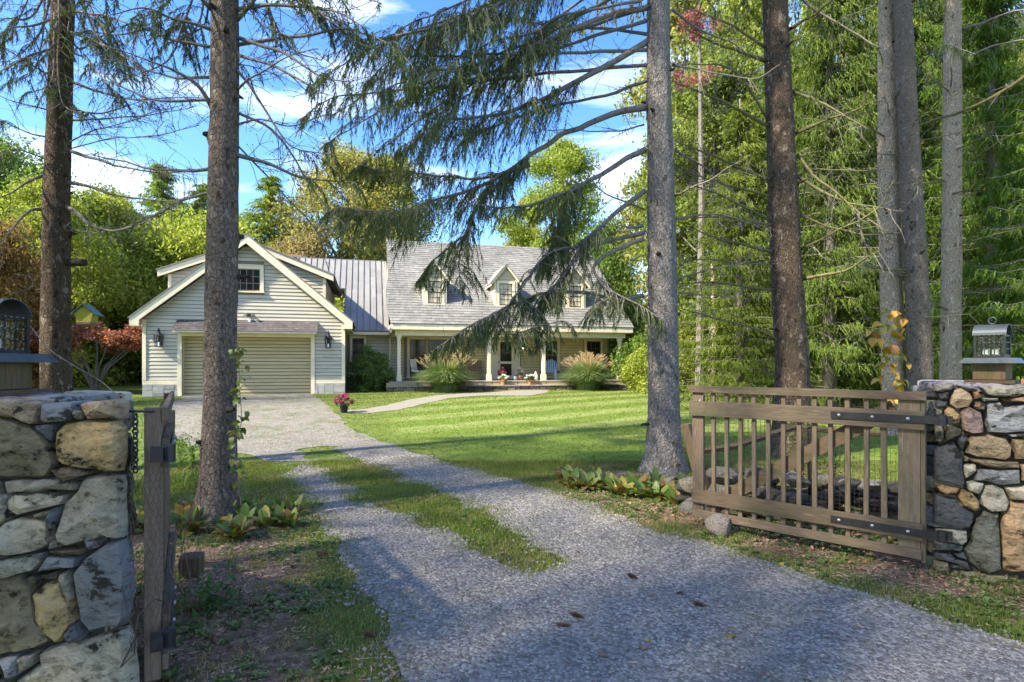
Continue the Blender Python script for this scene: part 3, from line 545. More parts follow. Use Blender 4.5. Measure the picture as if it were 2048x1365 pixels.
# shed dormers either side of the garage roof
for s, ui, uo, zi, zo in ((-1, 3.2, .74, 6.10, 5.13), (1, 4.3, 6.70, 6.12, 5.18)):
    a, b = min(ui, uo), max(ui, uo)
    top = lambda u: zi + (zo - zi) * (u - ui) / (uo - ui)
    roofz = lambda u: 6.6 - .832 * abs(u - 3.75)
    P = [(a, roofz(a) - .35), (b, roofz(b) - .35), (b, top(b)), (a, top(a))]
    MB().prism(P, .52, 7.5).build('dormer_wall', MT['siding'], HOUSE, color=(.45, .43, .4))  # dark tint stands in for shade in the clapboard gaps
    inner = lambda z: 3.75 + s * (6.55 - z) / .832
    tp = lambda z: uo if z <= zo else ui + (zi - z) / (zi - zo) * (uo - ui)
    zz = roofz(uo) - .1
    if s > 0: clap_wall(zz, zi - .05, .52, lambda z: min(inner(z), tp(z)) if z < zi else ui, lambda z: max(tp(z) - (.12 if z < zo else 0), inner(z)), HOUSE, holes=[], col=(1, .97, .9))
    else: clap_wall(zz, zi - .05, .52, lambda z: min(tp(z) + (.12 if z < zo else 0), inner(z)), lambda z: inner(z), HOUSE, col=(.97, .97, .97))
    c = (uo, uo - s * .12); MB().box(min(c), max(c), .46, .52, roofz(uo) - .3, zo + .02).build('corner_board', MT['trim'], HOUSE)
    sl = (zo - zi) / (uo - ui); ue = uo + s * .32; zr = lambda u: zi + .02 + sl * (u - ui)
    pp = [(ui - s * .35, zr(ui - s * .35)), (ui - s * .35, zr(ui - s * .35) + .24), (ue, zr(ue) + .24), (ue, zr(ue))]
    if s > 0: pp = pp[::-1]
    MB().prism(pp, .28, .36).build('rake_board', MT['trim'], HOUSE)
    pp = [(ui - s * .35, zr(ui - s * .35) + .15), (ui - s * .35, zr(ui - s * .35) + .24), (ue, zr(ue) + .24), (ue, zr(ue) + .15)]
    if s > 0: pp = pp[::-1]
    MB().prism(pp, .362, 7.6).build('dormer_roof', MT['shingle'], HOUSE)
    pp = [(ui - s * .4, zr(ui - s * .4) + .242), (ui - s * .4, zr(ui - s * .4) + .29), (ue + s * .04, zr(ue) + .282), (ue + s * .04, zr(ue) + .235)]
    if s > 0: pp = pp[::-1]
    MB().prism(pp, .24, 7.7).build('roof_edge', MT['shingle'], HOUSE, color=(.6, .6, .6))

def window(u0, u1, z0, z1, v, cols, rows, cas=.11, name='window', parent=HOUSE, sash=None, split=False, head=.02, sill=True, depth=.07, tint=(1, 1, 1)):
    """casing as the part; sash bars, sill and each pane as its sub-parts"""
    sash = sash or MT['sash']; m = MB()
    m.box(u0 - cas, u0, v - .045, v + .02, z0 - .02, z1 + cas); m.box(u1, u1 + cas, v - .045, v + .02, z0 - .02, z1 + cas); m.box(u0, u1, v - .0445, v + .02, z1, z1 + cas)
    if head: m.box(u0 - cas - .02, u1 + cas + .02, v - .075, v + .02, z1 + cas + .002, z1 + cas + .04)
    w_ = m.build(name, MT['trim'], parent)
    if sill: MB().box(u0 - cas - .03, u1 + cas + .03, v - .09, v + .02, z0 - .075, z0 - .022).build('sill', MT['trim'], w_)
    fr = .035; m = MB(); f = v + depth * .2
    m.box(u0, u0 + fr, f - .02, f + .02, z0 - .02, z1); m.box(u1 - fr, u1, f - .02, f + .02, z0 - .02, z1); m.box(u0 + fr, u1 - fr, f - .02, f + .02, z1 - fr, z1); m.box(u0 + fr, u1 - fr, f - .02, f + .02, z0 - .02, z0 + fr)
    a, b, c, d = u0 + fr, u1 - fr, z0 + fr, z1 - fr; mw = .009
    for i in range(1, cols): x = a + (b - a) * i / cols; m.box(x - mw, x + mw, f - .014, f + .012, c, d)
    for j in range(1, rows):
        z = c + (d - c) * j / rows; k = .022 if (split and j == rows // 2) else mw; m.box(a, b, f - .0155, f + .0135, z - k, z + k)
    m.build('sash', sash, w_)
    for i in range(cols):
        for j in range(rows):
            q = MB().box(a + (b - a) * i / cols, a + (b - a) * (i + 1) / cols, f + .001, f + .006, c + (d - c) * j / rows, c + (d - c) * (j + 1) / rows)
            o = q.build('pane', MT['glass'], w_, color=[t_ * R.uniform(.85, 1.15) for t_ in tint])
    return w_
window(3.20, 4.22, 4.52, 5.40, -.03, 4, 3, .13, sash=M('pink_brown_sash', [(.3, .2, .16), (.36, .25, .2)], 5, rough=.6))
# chimney
m = MB(); ch = m.box(3.95, 5.05, 8.6, 9.5, 6.0, 7.30).build('chimney', MT['mortar'], HOUSE)
m = MB()
for j in range(20):
    z = 6.05 + j * .075; k = 0 if z < 7.2 else .05
    if z > 7.45: break
    for f_ in range(7): u = 3.93 - k + (1.15 + 2 * k) / 7 * f_; m.box(u + .006, u + (1.15 + 2 * k) / 7 - .006, 8.575 - k, 8.7, z + .006, z + .07)
    for f_ in range(5): y_ = 8.58 - k + (.94 + 2 * k) / 5 * f_; m.box(3.925 - k, 4.0, y_ + .006, y_ + .18, z + .006, z + .07); m.box(5.0, 5.075 + k, y_ + .006, y_ + .18, z + .006, z + .07)
o = m.build('bricks', MT['brick'], ch); o['kind'] = 'stuff'
MB().box(3.8, 5.2, 8.45, 9.65, 7.46, 7.52).build('chimney_cap', MT['path'], ch); MB().box(4.15, 4.85, 8.8, 9.3, 7.52, 7.68).build('flue', MT['brick'], ch)

# main house: wall, link, porch
PZ = .80
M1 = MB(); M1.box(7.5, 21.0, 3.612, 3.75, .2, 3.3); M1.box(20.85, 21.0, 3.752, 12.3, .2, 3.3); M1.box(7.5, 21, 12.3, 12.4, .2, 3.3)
M1.build('main_wall', MT['siding'], HOUSE, color=(.5, .46, .34))  # dimmed tint paints the shade between the boards in front of it
holes_m = [(7.55, 8.40, 1.5, 3.05), (10.15, 12.7, .9, 3.05), (14.40, 16.1, .0, 3.05), (17.10, 18.22, 1.2, 3.05), (19.52, 20.66, 1.2, 3.05)]
for a, b, c in ((7.52, 9.8, (1.0, .98, .86)), (9.8, 20.9, (1.25, 1.15, .78))):
    clap_wall(.45 if b < 10 else PZ + .02, 3.02, 3.612, lambda z: a, lambda z: b, HOUSE, step=.15, holes=[h for h in holes_m if h[0] < b and h[1] > a], col=c)
# gable ends of the main roof and the body under it
rz_ = lambda v: 3.40 + (v - 1.2) * .8183
MB().hexa([(9.5, 3.3, 3.1), (9.62, 3.3, 3.1), (9.62, 12.3, 3.1), (9.5, 12.3, 3.1), (9.5, 7.2, rz_(7.2) - .1), (9.62, 7.2, rz_(7.2) - .1), (9.62, 7.25, rz_(7.2) - .1), (9.5, 7.25, rz_(7.2) - .1)]).build('gable_wall', MT['siding'], HOUSE)
MB().hexa([(20.85, 3.3, 3.1), (20.98, 3.3, 3.1), (20.98, 12.3, 3.1), (20.85, 12.3, 3.1), (20.85, 7.2, rz_(7.2) - .1), (20.98, 7.2, rz_(7.2) - .1), (20.98, 7.25, rz_(7.2) - .1), (20.85, 7.25, rz_(7.2) - .1)]).build('gable_wall', MT['siding'], HOUSE)
roof = MB(); roof.hexa([(9.45, 1.2, 3.34), (21.2, 1.2, 3.34), (21.2, 7.2, 8.25), (9.45, 7.2, 8.25), (9.45, 1.2, 3.44), (21.2, 1.2, 3.44), (21.2, 7.2, 8.40), (9.45, 7.2, 8.40)])
roof.hexa([(9.45, 7.202, 8.25), (21.2, 7.202, 8.25), (21.2, 13.0, 3.5), (9.45, 13.0, 3.5), (9.45, 7.202, 8.40), (21.2, 7.202, 8.40), (21.2, 13.0, 3.65), (9.45, 13.0, 3.65)])
roof = roof.build('main_roof', MT['shingle'], HOUSE, color=(.7, .7, .7))
shingle_field('shingles', roof, lambda t: 9.40 + (-.16 * math.sin(min(t, .5) / .5 * math.pi) if t < .5 else 0), lambda t: 21.25, (0, 1.14, 3.40), (0, 7.2, 8.42), 37, .26, .024)
MB().box(9.42, 21.2, 1.16, 1.24, 3.14, 3.38).build('fascia', MT['trim'], HOUSE)
MB().box(9.5, 21.1, 1.242, 3.6, 3.10, 3.14).build('porch_ceiling', M('porch_ceiling_paint', [(.52, .46, .24), (.57, .51, .28)], 3, rough=.6), HOUSE)
MB().box(9.62, 20.95, 1.47, 1.68, 2.88, 3.098).build('porch_beam', MT['trim'], HOUSE)
MB().box(9.40, 9.47, 1.3, 3.3, 3.0, 3.36).build('rake_return', MT['trim'], HOUSE)
MB().box(9.52, 20.98, 3.58, 3.61, 2.9, 3.098).build('frieze_board', MT['trim'], HOUSE, )
for a in (9.80, 13.98, 16.68, 20.67):
    p = MB().box(a - .08, a + .08, 1.50, 1.66, PZ, 2.878).build('porch_post', MT['trim'], HOUSE, bevel=.008)
    MB().box(a - .115, a + .115, 1.465, 1.695, PZ, PZ + .28).build('post_base', MT['trim'], p, bevel=.006); MB().box(a - .11, a + .11, 1.47, 1.69, 2.76, 2.876).build('post_cap', MT['trim'], p)
# porch floor planks and the two broad steps
pf = MB().box(9.4, 21.25, 1.32, 3.6, .3, PZ - .05).build('porch_base', MT['mortar'], HOUSE)
u = 9.35
while u < 21.2:
    w_ = min(R.uniform(.8, 1.5), 21.3 - u); c = R.uniform(.8, 1.15); MB().box(u + .006, u + w_ - .006, 1.24, 2.4, PZ - .05, PZ).build('porch_slab', MT['porch'], HOUSE, color=(c, c, c))
    MB().box(u + .01, u + w_ - .01, 2.41, 3.6, PZ - .05, PZ - .003).build('porch_slab', MT['porch'], HOUSE); u += w_
u = 9.2
while u < 21.1:
    w_ = min(R.uniform(.9, 1.6), 21.2 - u); MB().box(u + .006, u + w_ - .006, .82, 1.31, PZ - .24, PZ - .19).build('step_slab', MT['porch'], HOUSE)
    MB().box(u + .02, u + w_ - .02, 1.26, 1.315, PZ - .19, PZ - .052).build('riser_board', MT['siding'], HOUSE, color=(.8, .72, .5)); u += w_
MB().box(9.3, 21.1, .95, 1.31, .2, PZ - .242).build('step_core', MT['mortar'], HOUSE)
u = 9.2
while u < 21.1:
    w_ = R.uniform(.25, .55); z = .30
    while z < PZ - .27:
        h = R.uniform(.07, .13); c = R.uniform(.55, 1.1); MB().box(u + .01, u + w_ - .01, .88 - .03 * R.random(), .96, z + .006, min(z + h, PZ - .245)).build('step_stone', MT['stone'], HOUSE, color=(.28 * c, .25 * c, .22 * c), bevel=.012); z += h
    u += w_
# link roof in standing seam metal
lr = MB().hexa([(7.3, 3.15, 3.12), (9.42, 3.15, 3.12), (9.42, 7.2, 7.12), (7.3, 7.2, 7.12), (7.3, 3.15, 3.18), (9.42, 3.15, 3.18), (9.42, 7.2, 7.18), (7.3, 7.2, 7.18)])
lr.hexa([(5.0, 5.5, 5.4), (7.3, 5.5, 5.4), (7.3, 7.2, 7.12), (5.0, 7.2, 7.12), (5.0, 5.5, 5.46), (7.3, 5.5, 5.46), (7.3, 7.2, 7.18), (5.0, 7.2, 7.18)]); lr = lr.build('link_roof', MT['metal_roof'], HOUSE)
d = Vector((0, 4.05, 4.0)); nn_ = Vector((0, -4.0, 4.05)).normalized()
for i in range(-8, 8):
    u = 7.32 + i * .30; a, b = Vector((0, 3.12, 3.15)) if i >= 0 else Vector((0, 5.5, 5.43)), Vector((0, 7.2, 7.18)); dd = b - a; t = 0
    if u > 9.4: break
    k = 0
    while t < .999:
        t2 = min(1, t + R.uniform(.2, .45)); c = R.uniform(.88, 1.1); p, q = a + dd * t, a + dd * (t2 - .002); o1 = nn_ * .035; w_ = min(.292, 9.41 - u)
        m = MB(); m.add([Vector((u, p.y, p.z)) + o1, Vector((u + w_, p.y, p.z)) + o1, Vector((u + w_, q.y, q.z)) + nn_ * .045, Vector((u, q.y, q.z)) + nn_ * .045, Vector((u, p.y, p.z)), Vector((u + w_, p.y, p.z))], [(0, 1, 2, 3), (4, 5, 1, 0)]); m.build('roof_panel', MT['metal_roof'], lr, color=(c, c, c)); t = t2; k += 1
    m = MB(); m.bar(Vector((u - .004, a.y, a.z)) + nn_ * .06, Vector((u - .004, b.y, b.z)) + nn_ * .06, .012, .05, up=(0, -.7, .7)); m.build('seam', MT['metal_roof'], lr, color=(.55, .55, .55))
MB().box(4.8, 9.42, 7.15, 7.25, 7.16, 7.24).build('ridge_cap', MT['metal_roof'], lr)
MB().box(7.5, 9.44, 3.12, 3.2, 2.98, 3.11).build('fascia', MT['trim'], HOUSE); MB().box(7.5, 9.44, 3.2, 3.6, 2.98, 3.03).build('soffit', MT['trim'], HOUSE)
MB().box(7.5, 9.5, 6.2, 12, 3.0, 5.4).build('link_wall', MT['siding'], HOUSE)
# windows and the screen door of the main wall
WV = 3.575
window(7.70, 8.25, 1.75, 2.82, WV, 2, 4, .11, split=True)
w1 = window(10.42, 11.20, .98, 2.80, WV, 2, 4, .13, sash=MT['sash'], tint=(1, 1, 1)); window(11.33, 12.45, .98, 2.80, WV, 3, 4, .12)
window(17.26, 18.06, 1.32, 2.80, WV, 3, 4, .13, split=True); window(19.70, 20.50, 1.32, 2.80, WV, 3, 4, .13, split=True)
# door: surround, screen door with two panels
MB().box(14.50, 14.72, WV - .06, WV + .05, PZ, 3.0).box(15.85, 16.02, WV - .06, WV + .05, PZ, 3.0).box(14.72, 15.85, WV - .0595, WV + .05, 2.86, 3.0).build('door_surround', MT['trim'], HOUSE)
MB().box(14.722, 14.86, WV - .03, WV + .05, PZ, 2.858).box(15.70, 15.848, WV - .03, WV + .05, PZ, 2.858).build('door_jamb', MT['trim'], HOUSE)
sd = MB().box(14.87, 14.98, WV - .05, WV, PZ + .03, 2.84).box(15.58, 15.69, WV - .05, WV, PZ + .03, 2.84).box(14.98, 15.58, WV - .0495, WV, 2.72, 2.84).box(14.98, 15.58, WV - .0495, WV, PZ + .03, PZ + .2).box(14.98, 15.58, WV - .0495, WV, 1.60, 1.72).build('screen_door', MT['trim'], HOUSE)
for a, b in ((PZ + .2, 1.60), (1.72, 2.72)): MB().box(14.98, 15.58, WV - .02, WV - .01, a, b).build('screen_panel', MT['glass'], sd, color=(1, .9, .7))
MB().box(14.9, 14.93, WV - .09, WV - .05, 1.6, 1.75).build('handle', MT['black'], sd)
MB().box(14.85, 15.75, WV - .30, WV - .06, PZ + .001, PZ + .02).build('doormat', MT['litter'], HOUSE)
# roof dormers
for cu, wid in ((11.52, 1.12), (15.0, 1.16), (18.62, 1.10)):
    v0 = 2.42; zb = 4.38; zt = 5.72; hw_ = wid / 2; d = MB()
    apex = zt + .60; vb = lambda z: 1.2 + (z - 3.40) / .8183 + .25
    front = [(cu - hw_, zb), (cu + hw_, zb), (cu + hw_, zt), (cu, apex), (cu - hw_, zt)]
    d.add([(a, v0, z) for a, z in front] + [(a, max(vb(z), v0 + .02), z) for a, z in front], [(0, 1, 2, 3, 4), (9, 8, 7, 6, 5)] + [(i, i + 5, (i + 1) % 5 + 5, (i + 1) % 5) for i in range(5)])
    D = d.build('dormer', MT['siding'], HOUSE, color=(1.15, 1.1, .95))
    for s in (-1, 1):
        a = cu + s * hw_; MB().box(min(a, a - s * .10), max(a, a - s * .10), v0 - .03, v0 - .002, zb, zt).build('corner_board', MT['trim'], D)
        e = cu + s * (hw_ + .20); ze = zt - .08 - .2; sl = (apex + .12 - ze) / (hw_ + .2)
        pr_ = [(cu, apex + .02), (cu, apex + .17), (e, ze + .10), (e, ze - .06)]
        if s > 0: pr_ = pr_[::-1]
        MB().prism(pr_, v0 - .17, v0 - .11).build('rake_board', MT['trim'], D)
        V = [(cu, v0 - .20, apex + .19), (e + s * .03, v0 - .20, ze + .10), (e + s * .03, vb(ze) + .1, ze + .10), (cu, vb(apex) + .2, apex + .19), (cu, v0 - .20, apex + .14), (e + s * .03, v0 - .20, ze + .05), (e + s * .03, vb(ze) + .1, ze + .05), (cu, vb(apex) + .2, apex + .14)]
        MB().hexa(V).build('dormer_roof', MT['shingle'], D, color=(.8, .8, .8))
        if s < 0: MB().box(cu - hw_ - .20, cu - hw_ - .14, v0 - .1, 3.6, ze - .04, ze + .04).build('gutter_board', MT['trim'], D)
    clap = MB()
    z = zt + .02
    while z < apex - .12:
        k = hw_ * (apex - z) / (apex - zt) - .08; z2 = z + .12; k2 = hw_ * (apex - z2) / (apex - zt) - .08
        if k2 < .02: break
        board_row(cu - k, cu + k, cu - k2, cu + k2, z, z2, v0, MT['siding'], D, (1.1, 1.06, .95)); z = z2
    window(cu - .33, cu + .33, zb + .10, zt - .18, v0 - .01, 3, 4, .12, parent=D, split=True, head=0, name='dormer_window', sash=MT['black'])
MB().box(20.35, 20.8, 6.9, 7.5, 8.0, 8.55).build('ridge_vent', MT['path'], HOUSE)
# lights fixed to the house
def wall_lantern(u, v, z, s=1.0, lit=False, nm_='wall_lantern'):
    L = MB().box(u - .05 * s, u + .05 * s, v - .03, v, z - .16 * s, z + .18 * s).build(nm_, MT['black'], HOUSE)
    c = (u, v - .14 * s, z); m = MB()
    for i, j in ((-1, -1), (1, -1), (1, 1), (-1, 1)): m.bar((u + i * .10 * s, c[1] + j * .09 * s, z + .10 * s), (u + i * .075 * s, c[1] + j * .07 * s, z - .2 * s), .018 * s, .018 * s)
    m.box(u - .085 * s, u + .085 * s, c[1] - .08 * s, c[1] + .08 * s, z - .225 * s, z - .2 * s); m.box(u - .115 * s, u + .115 * s, c[1] - .105 * s, c[1] + .105 * s, z + .10 * s, z + .125 * s)
    m.lathe([(.10 * s, 0), (.095 * s, .03 * s), (.05 * s, .09 * s), (.045 * s, .15 * s), (.06 * s, .16 * s), (.02 * s, .2 * s), (.006 * s, .24 * s)], 10, (u, c[1], z + .125 * s)); m.build('cage', MT['black'], L)
    MB().lathe([(.025 * s, 0), (.025 * s, .10 * s), (.012 * s, .12 * s)], 8, (u, c[1], z - .2 * s)).build('bulb', MT['lamp'] if lit else MT['paint'], L)
    return L
wall_lantern(.62, -.01, 2.52, 1.25); wall_lantern(6.84, -.01, 2.52, 1.25); wall_lantern(16.15, 3.56, 2.55, .95, True)
fl = MB().box(3.70, 3.94, -.06, 0, 3.52, 3.60).build('flood_light', MT['black'], HOUSE)
for s in (-1, 1): MB().tube([(3.82 + s * .08, -.06, 3.56), (3.82 + s * .16, -.16, 3.53)], [.03, .075], 10).build('lamp_head', MT['steel'], fl)
MB().box(3.77, 3.87, -.05, 0, 3.2, 3.36).build('motion_sensor', MT['paint'], HOUSE)
MB().bar((9.46, 3.5, 2.9), (9.46, 3.5, .5), .07, .07).build('downspout', MT['trim'], HOUSE)

# ------------------------------------------------------------------ dry stone gate walls
TAN, OCHRE, OLIVE, GREY, PALE, BLUE, DARK, RUST = (.33, .265, .185), (.42, .315, .17), (.20, .185, .13), (.28, .275, .24), (.46, .44, .37), (.20, .207, .21), (.08, .082, .083), (.42, .28, .16)
def stone_poly(poly, depth, bulge, parent, col, frame, mat='stone', jit=.004, gap=.002):
    """a stone whose face outline is given; frame(a, b, c) maps face coordinates and outward distance to the world"""
    n = len(poly); cx = sum(p[0] for p in poly) / n; cy = sum(p[1] for p in poly) / n
    ar = sum(poly[i][0] * poly[(i + 1) % n][1] - poly[(i + 1) % n][0] * poly[i][1] for i in range(n))
    if ar < 0: poly = poly[::-1]
    P = []
    for i in range(n):
        a, b = poly[i], poly[(i + 1) % n]; L = math.hypot(b[0] - a[0], b[1] - a[1]); k = max(1, int(L / .05))
        for j in range(k): P.append((a[0] + (b[0] - a[0]) * j / k + (R.uniform(-jit, jit) if j else 0), a[1] + (b[1] - a[1]) * j / k + (R.uniform(-jit, jit) if j else 0)))
    m = MB(); N_ = len(P); sx = R.random() * 50; size = math.sqrt(abs(ar) / 2) + 1e-3
    tx, ty = R.uniform(-.10, .10), R.uniform(-.12, .12)
    rings = [(1.0, -depth, 0), (1.0, -bulge * .45, 0), (.975, bulge * .12, .3), (.90, bulge * .62, .9), (.64, bulge * .85, 1), (.32, bulge, 1)]
    V = []
    for sc, c, nz in rings:
        for (x, y) in P:
            dx, dy = x - cx, y - cy; L = math.hypot(dx, dy) + 1e-6; s_ = max(0, sc - gap / L) if sc > .9 else sc
            X_, Y_ = cx + dx * s_, cy + dy * s_
            q = c + nz * (pnoise((X_ * 9 + sx, Y_ * 9, sx)) * .45 * bulge + round(pnoise((X_ * 6 + sx, Y_ * 7, sx + 3)) * 2.5) / 2.5 * .55 * bulge + pnoise((X_ * 26 + sx, Y_ * 26, sx)) * .22 * bulge) + (dx * s_ * tx + dy * s_ * ty) * (nz > 0) * .5
            V.append(frame(X_, Y_, q))
    V.append(frame(cx, cy, bulge * (1.02 + .3 * pnoise((cx * 9 + sx, cy * 9, sx)))))
    Fs = []
    for r in range(len(rings) - 1):
        for i in range(N_): Fs.append((r * N_ + i, r * N_ + (i + 1) % N_, (r + 1) * N_ + (i + 1) % N_, (r + 1) * N_ + i))
    b = (len(rings) - 1) * N_
    for i in range(N_): Fs.append((b + i, b + (i + 1) % N_, len(V) - 1))
    m.add(V, Fs); o = m.build('stone', MT[mat], parent, smooth=False, color=col)
    me = o.data; me.polygons.foreach_set('use_smooth', [True] * len(me.polygons)); 
    try: me.set_sharp_from_angle(angle=math.radians(28))
    except Exception: pass
    return o
def filler(x0, x1, z0, z1, parent, frame, depth, bulge, row=(.09, .2), wid=(.14, .4), pal=(GREY, OLIVE, PALE, BLUE, TAN, DARK)):
    z = z0
    while z < z1 - .01:
        h = min(R.uniform(*row), z1 - z); h = z1 - z if z1 - z - h < .05 else h; x = x0
        while x < x1 - .01:
            w_ = min(R.uniform(*wid), x1 - x); w_ = x1 - x if x1 - x - w_ < .07 else w_; j = min(h, w_) * .13; q = lambda: R.uniform(0, j)
            k = R.uniform(.3, .7)
            P = [(x + q(), z + q()), (x + w_ * k, z + q() * .3), (x + w_ - q(), z + q()), (x + w_ - q() * .3, z + h * R.uniform(.3, .7)), (x + w_ - q(), z + h - q()), (x + w_ * R.uniform(.3, .7), z + h - q() * .3), (x + q(), z + h - q()), (x + q() * .3, z + h * k)]
            c = R.choice(pal); f_ = R.uniform(.7, 1.25); stone_poly(P, depth, bulge, parent, [c_ * f_ for c_ in c], frame, 'slate' if c in (BLUE, DARK) else 'stone'); x += w_
        z += h
WL = empty('stone_wall', (-2.6, 2.9, 0), label='rough stone gate wall at the left edge with ochre and grey stones', cat='stone wall')
d0 = Vector((-2.6, 2.9, 0))
kL = 2.6 / F
fL = lambda cx, cy: ((cx / 2.332 - 1024) * kL, EYE - (780 + cy / 2.332 - 730) * kL)
frL = lambda a, b, c: Vector((a, 2.6 - c, b)) - d0
LS = [("TAN", 1.05, [(-60, 50), (60, 48), (185, 60), (208, 80), (205, 150), (190, 160), (100, 130), (0, 120), (-60, 118)]), ("BLUE", 1.1, [(212, 62), (365, 55), (376, 90), (374, 140), (230, 150), (212, 140)]),
 ("OLIVE", 1, [(378, 90), (398, 100), (398, 135), (380, 142)]), ("TAN", 1.0, [(378, 65), (400, 55), (560, 40), (582, 60), (580, 135), (420, 138), (400, 120)]),
 ("OLIVE", .95, [(-60, 125), (20, 122), (130, 150), (190, 180), (250, 265), (270, 320), (280, 355), (245, 405), (100, 412), (-60, 405)]), ("BLUE", .7, [(195, 160), (262, 155), (260, 190), (248, 240), (225, 215), (200, 180)]),
 ("OCHRE", 1.1, [(268, 190), (300, 155), (390, 138), (540, 140), (575, 180), (575, 300), (560, 380), (500, 385), (420, 370), (320, 345), (285, 325), (262, 250)]),
 ("TAN", .65, [(255, 370), (300, 358), (430, 378), (425, 392), (340, 418), (290, 405)]), ("GREY", .95, [(30, 425), (100, 417), (300, 414), (372, 432), (365, 465), (120, 472), (40, 480)]),
 ("GREY", .6, [(-60, 420), (20, 425), (28, 475), (-60, 476)]), ("PALE", 1.2, [(-60, 482), (30, 484), (46, 540), (60, 590), (10, 630), (-60, 645)]), ("PALE", 1.0, [(50, 510), (80, 482), (200, 472), (325, 490), (308, 530), (220, 550), (100, 580), (50, 555)]),
 ("OLIVE", 1.3, [(178, 574), (230, 558), (268, 558), (260, 580), (190, 588)]), ("BLUE", .8, [(260, 575), (300, 532), (308, 560), (280, 650), (262, 640)]),
 ("PALE", .72, [(318, 520), (370, 460), (400, 405), (470, 392), (565, 400), (572, 560), (575, 690), (520, 690), (490, 670), (460, 700), (400, 705), (340, 722), (300, 700), (290, 670), (310, 590)]),
 ("PALE", .9, [(-60, 655), (0, 652), (40, 610), (110, 588), (250, 600), (255, 690), (262, 715), (200, 745), (60, 765), (-60, 750)]), ("GREY", .8, [(262, 700), (290, 695), (318, 717), (300, 730), (255, 735)]), ("BLUE", .9, [(-60, 760), (75, 767), (20, 783), (-60, 785)]),
 ("BLUE", .8, [(172, 757), (235, 750), (232, 768), (200, 770)]), ("TAN", .6, [(247, 742), (300, 737), (410, 734), (403, 760), (300, 764)]), ("BLUE", .9, [(412, 685), (470, 702), (466, 733), (425, 745), (410, 720)]),
 ("GREY", 1.25, [(-60, 790), (60, 777), (215, 767), (222, 790), (190, 830), (60, 868), (-60, 872)]), ("BLUE", 1.1, [(240, 768), (375, 777), (368, 820), (203, 836)]), ("OLIVE", .55, [(152, 862), (278, 842), (288, 870), (200, 888), (162, 906)]),
 ("BLUE", .95, [(355, 840), (420, 765), (500, 712), (575, 695), (600, 790), (612, 900), (600, 1060), (580, 1100), (430, 1130), (385, 1080), (360, 980)]), ("GREY", 1.0, [(292, 848), (338, 834), (350, 890), (353, 972), (327, 985), (307, 940)]),
 ("OCHRE", 1.15, [(165, 940), (220, 893), (285, 884), (300, 950), (335, 1000), (355, 1080), (310, 1150), (285, 1175), (230, 1120), (187, 1060)]), ("OLIVE", 1.0, [(-60, 882), (100, 860), (156, 910), (163, 980), (188, 1070), (262, 1165), (200, 1195), (0, 1243), (-60, 1248)]),
 ("BLUE", .7, [(330, 1117), (368, 1075), (402, 1125), (398, 1158), (332, 1172)]), ("GREY", .9, [(112, 1232), (192, 1212), (183, 1268), (120, 1308)]), ("BLUE", 1.3, [(27, 1242), (108, 1224), (108, 1318), (60, 1340)]), ("GREY", .7, [(-60, 1257), (20, 1248), (52, 1360), (-60, 1365)]),
 ("PALE", .85, [(63, 1362), (192, 1272), (202, 1212), (400, 1165), (590, 1108), (620, 1180), (630, 1365), (630, 1480), (40, 1480)]), ("GREY", .8, [(-60, 1372), (45, 1366), (30, 1480), (-60, 1480)])]
for c, k, P in LS: stone_poly([fL(*p) for p in P], .035 if max(p[0] for p in P) > 550 else .22, .05, WL, [x * k for x in globals()[c]], frL, 'slate' if c in ('BLUE', 'DARK') else 'stone', jit=.007)
xl = fL(-64, 0)[0]; filler(-5.2, xl, -.12, 1.36, WL, frL, .22, .035, (.13, .3), (.2, .55))
MB().hexa([(-5.15, 2.645, -.1), (-1.87, 2.645, -.1), (-2.13, 3.12, -.1), (-5.15, 3.12, -.1), (-5.15, 2.645, 1.33), (-1.87, 2.645, 1.33), (-2.13, 3.12, 1.33), (-5.15, 3.12, 1.33)]).build('core', MT['mortar'], WL, loc=(2.6, -2.9, 0))
# end face towards the gate and the capping
e0, e1 = Vector((-1.80, 2.6, 0)), Vector((-2.12, 3.2, 0)); ed = (e1 - e0).normalized(); en = Vector((-ed.y, ed.x, 0)); en = en if en.x > 0 else -en
frE = lambda a, b, c: e0 + ed * a + en * (c - .02) + Vector((0, 0, b)) - d0
filler(.07, .62, -.1, 1.36, WL, frE, .04, .028, (.11, .24), (.2, .4), (PALE, GREY, OLIVE, PALE, BLUE))
def capping(x0, x1, y0, y1, z, parent, off):
    x = x0
    while x < x1 - .02:
        w_ = min(R.uniform(.25, .55), x1 - x); y = y0
        while y < y1 - .02:
            h = min(R.uniform(.2, .4), y1 - y); y += h; k = min(w_, x1 - (y - y0) * .55 - x)   # the wall's end slants back
            if k < .08: continue
            c = R.choice((GREY, BLUE, PALE)); j = lambda: R.uniform(0, .02); b = y - h
            P = [(x + j(), b + j()), (x + k * .5, b + j()), (x + k - j(), b + j()), (x + k - j(), y - j()), (x + k * .5, y - j()), (x + j(), y - j())]
            dz = R.uniform(-.012, .012); stone_poly(P, .05, .012, parent, [q * R.uniform(.7, 1.1) for q in c], lambda a, b_, c_: Vector((a, b_, z + dz + c_)) - off, 'slate')
        x += w_
capping(-5.1, -1.82, 2.66, 3.15, 1.385, WL, d0)
filler(-5.2, -2.2, -.1, 1.36, WL, lambda a, b, c: Vector((a, 3.18 + c, b)) - d0, .1, .03, (.2, .35), (.3, .6))

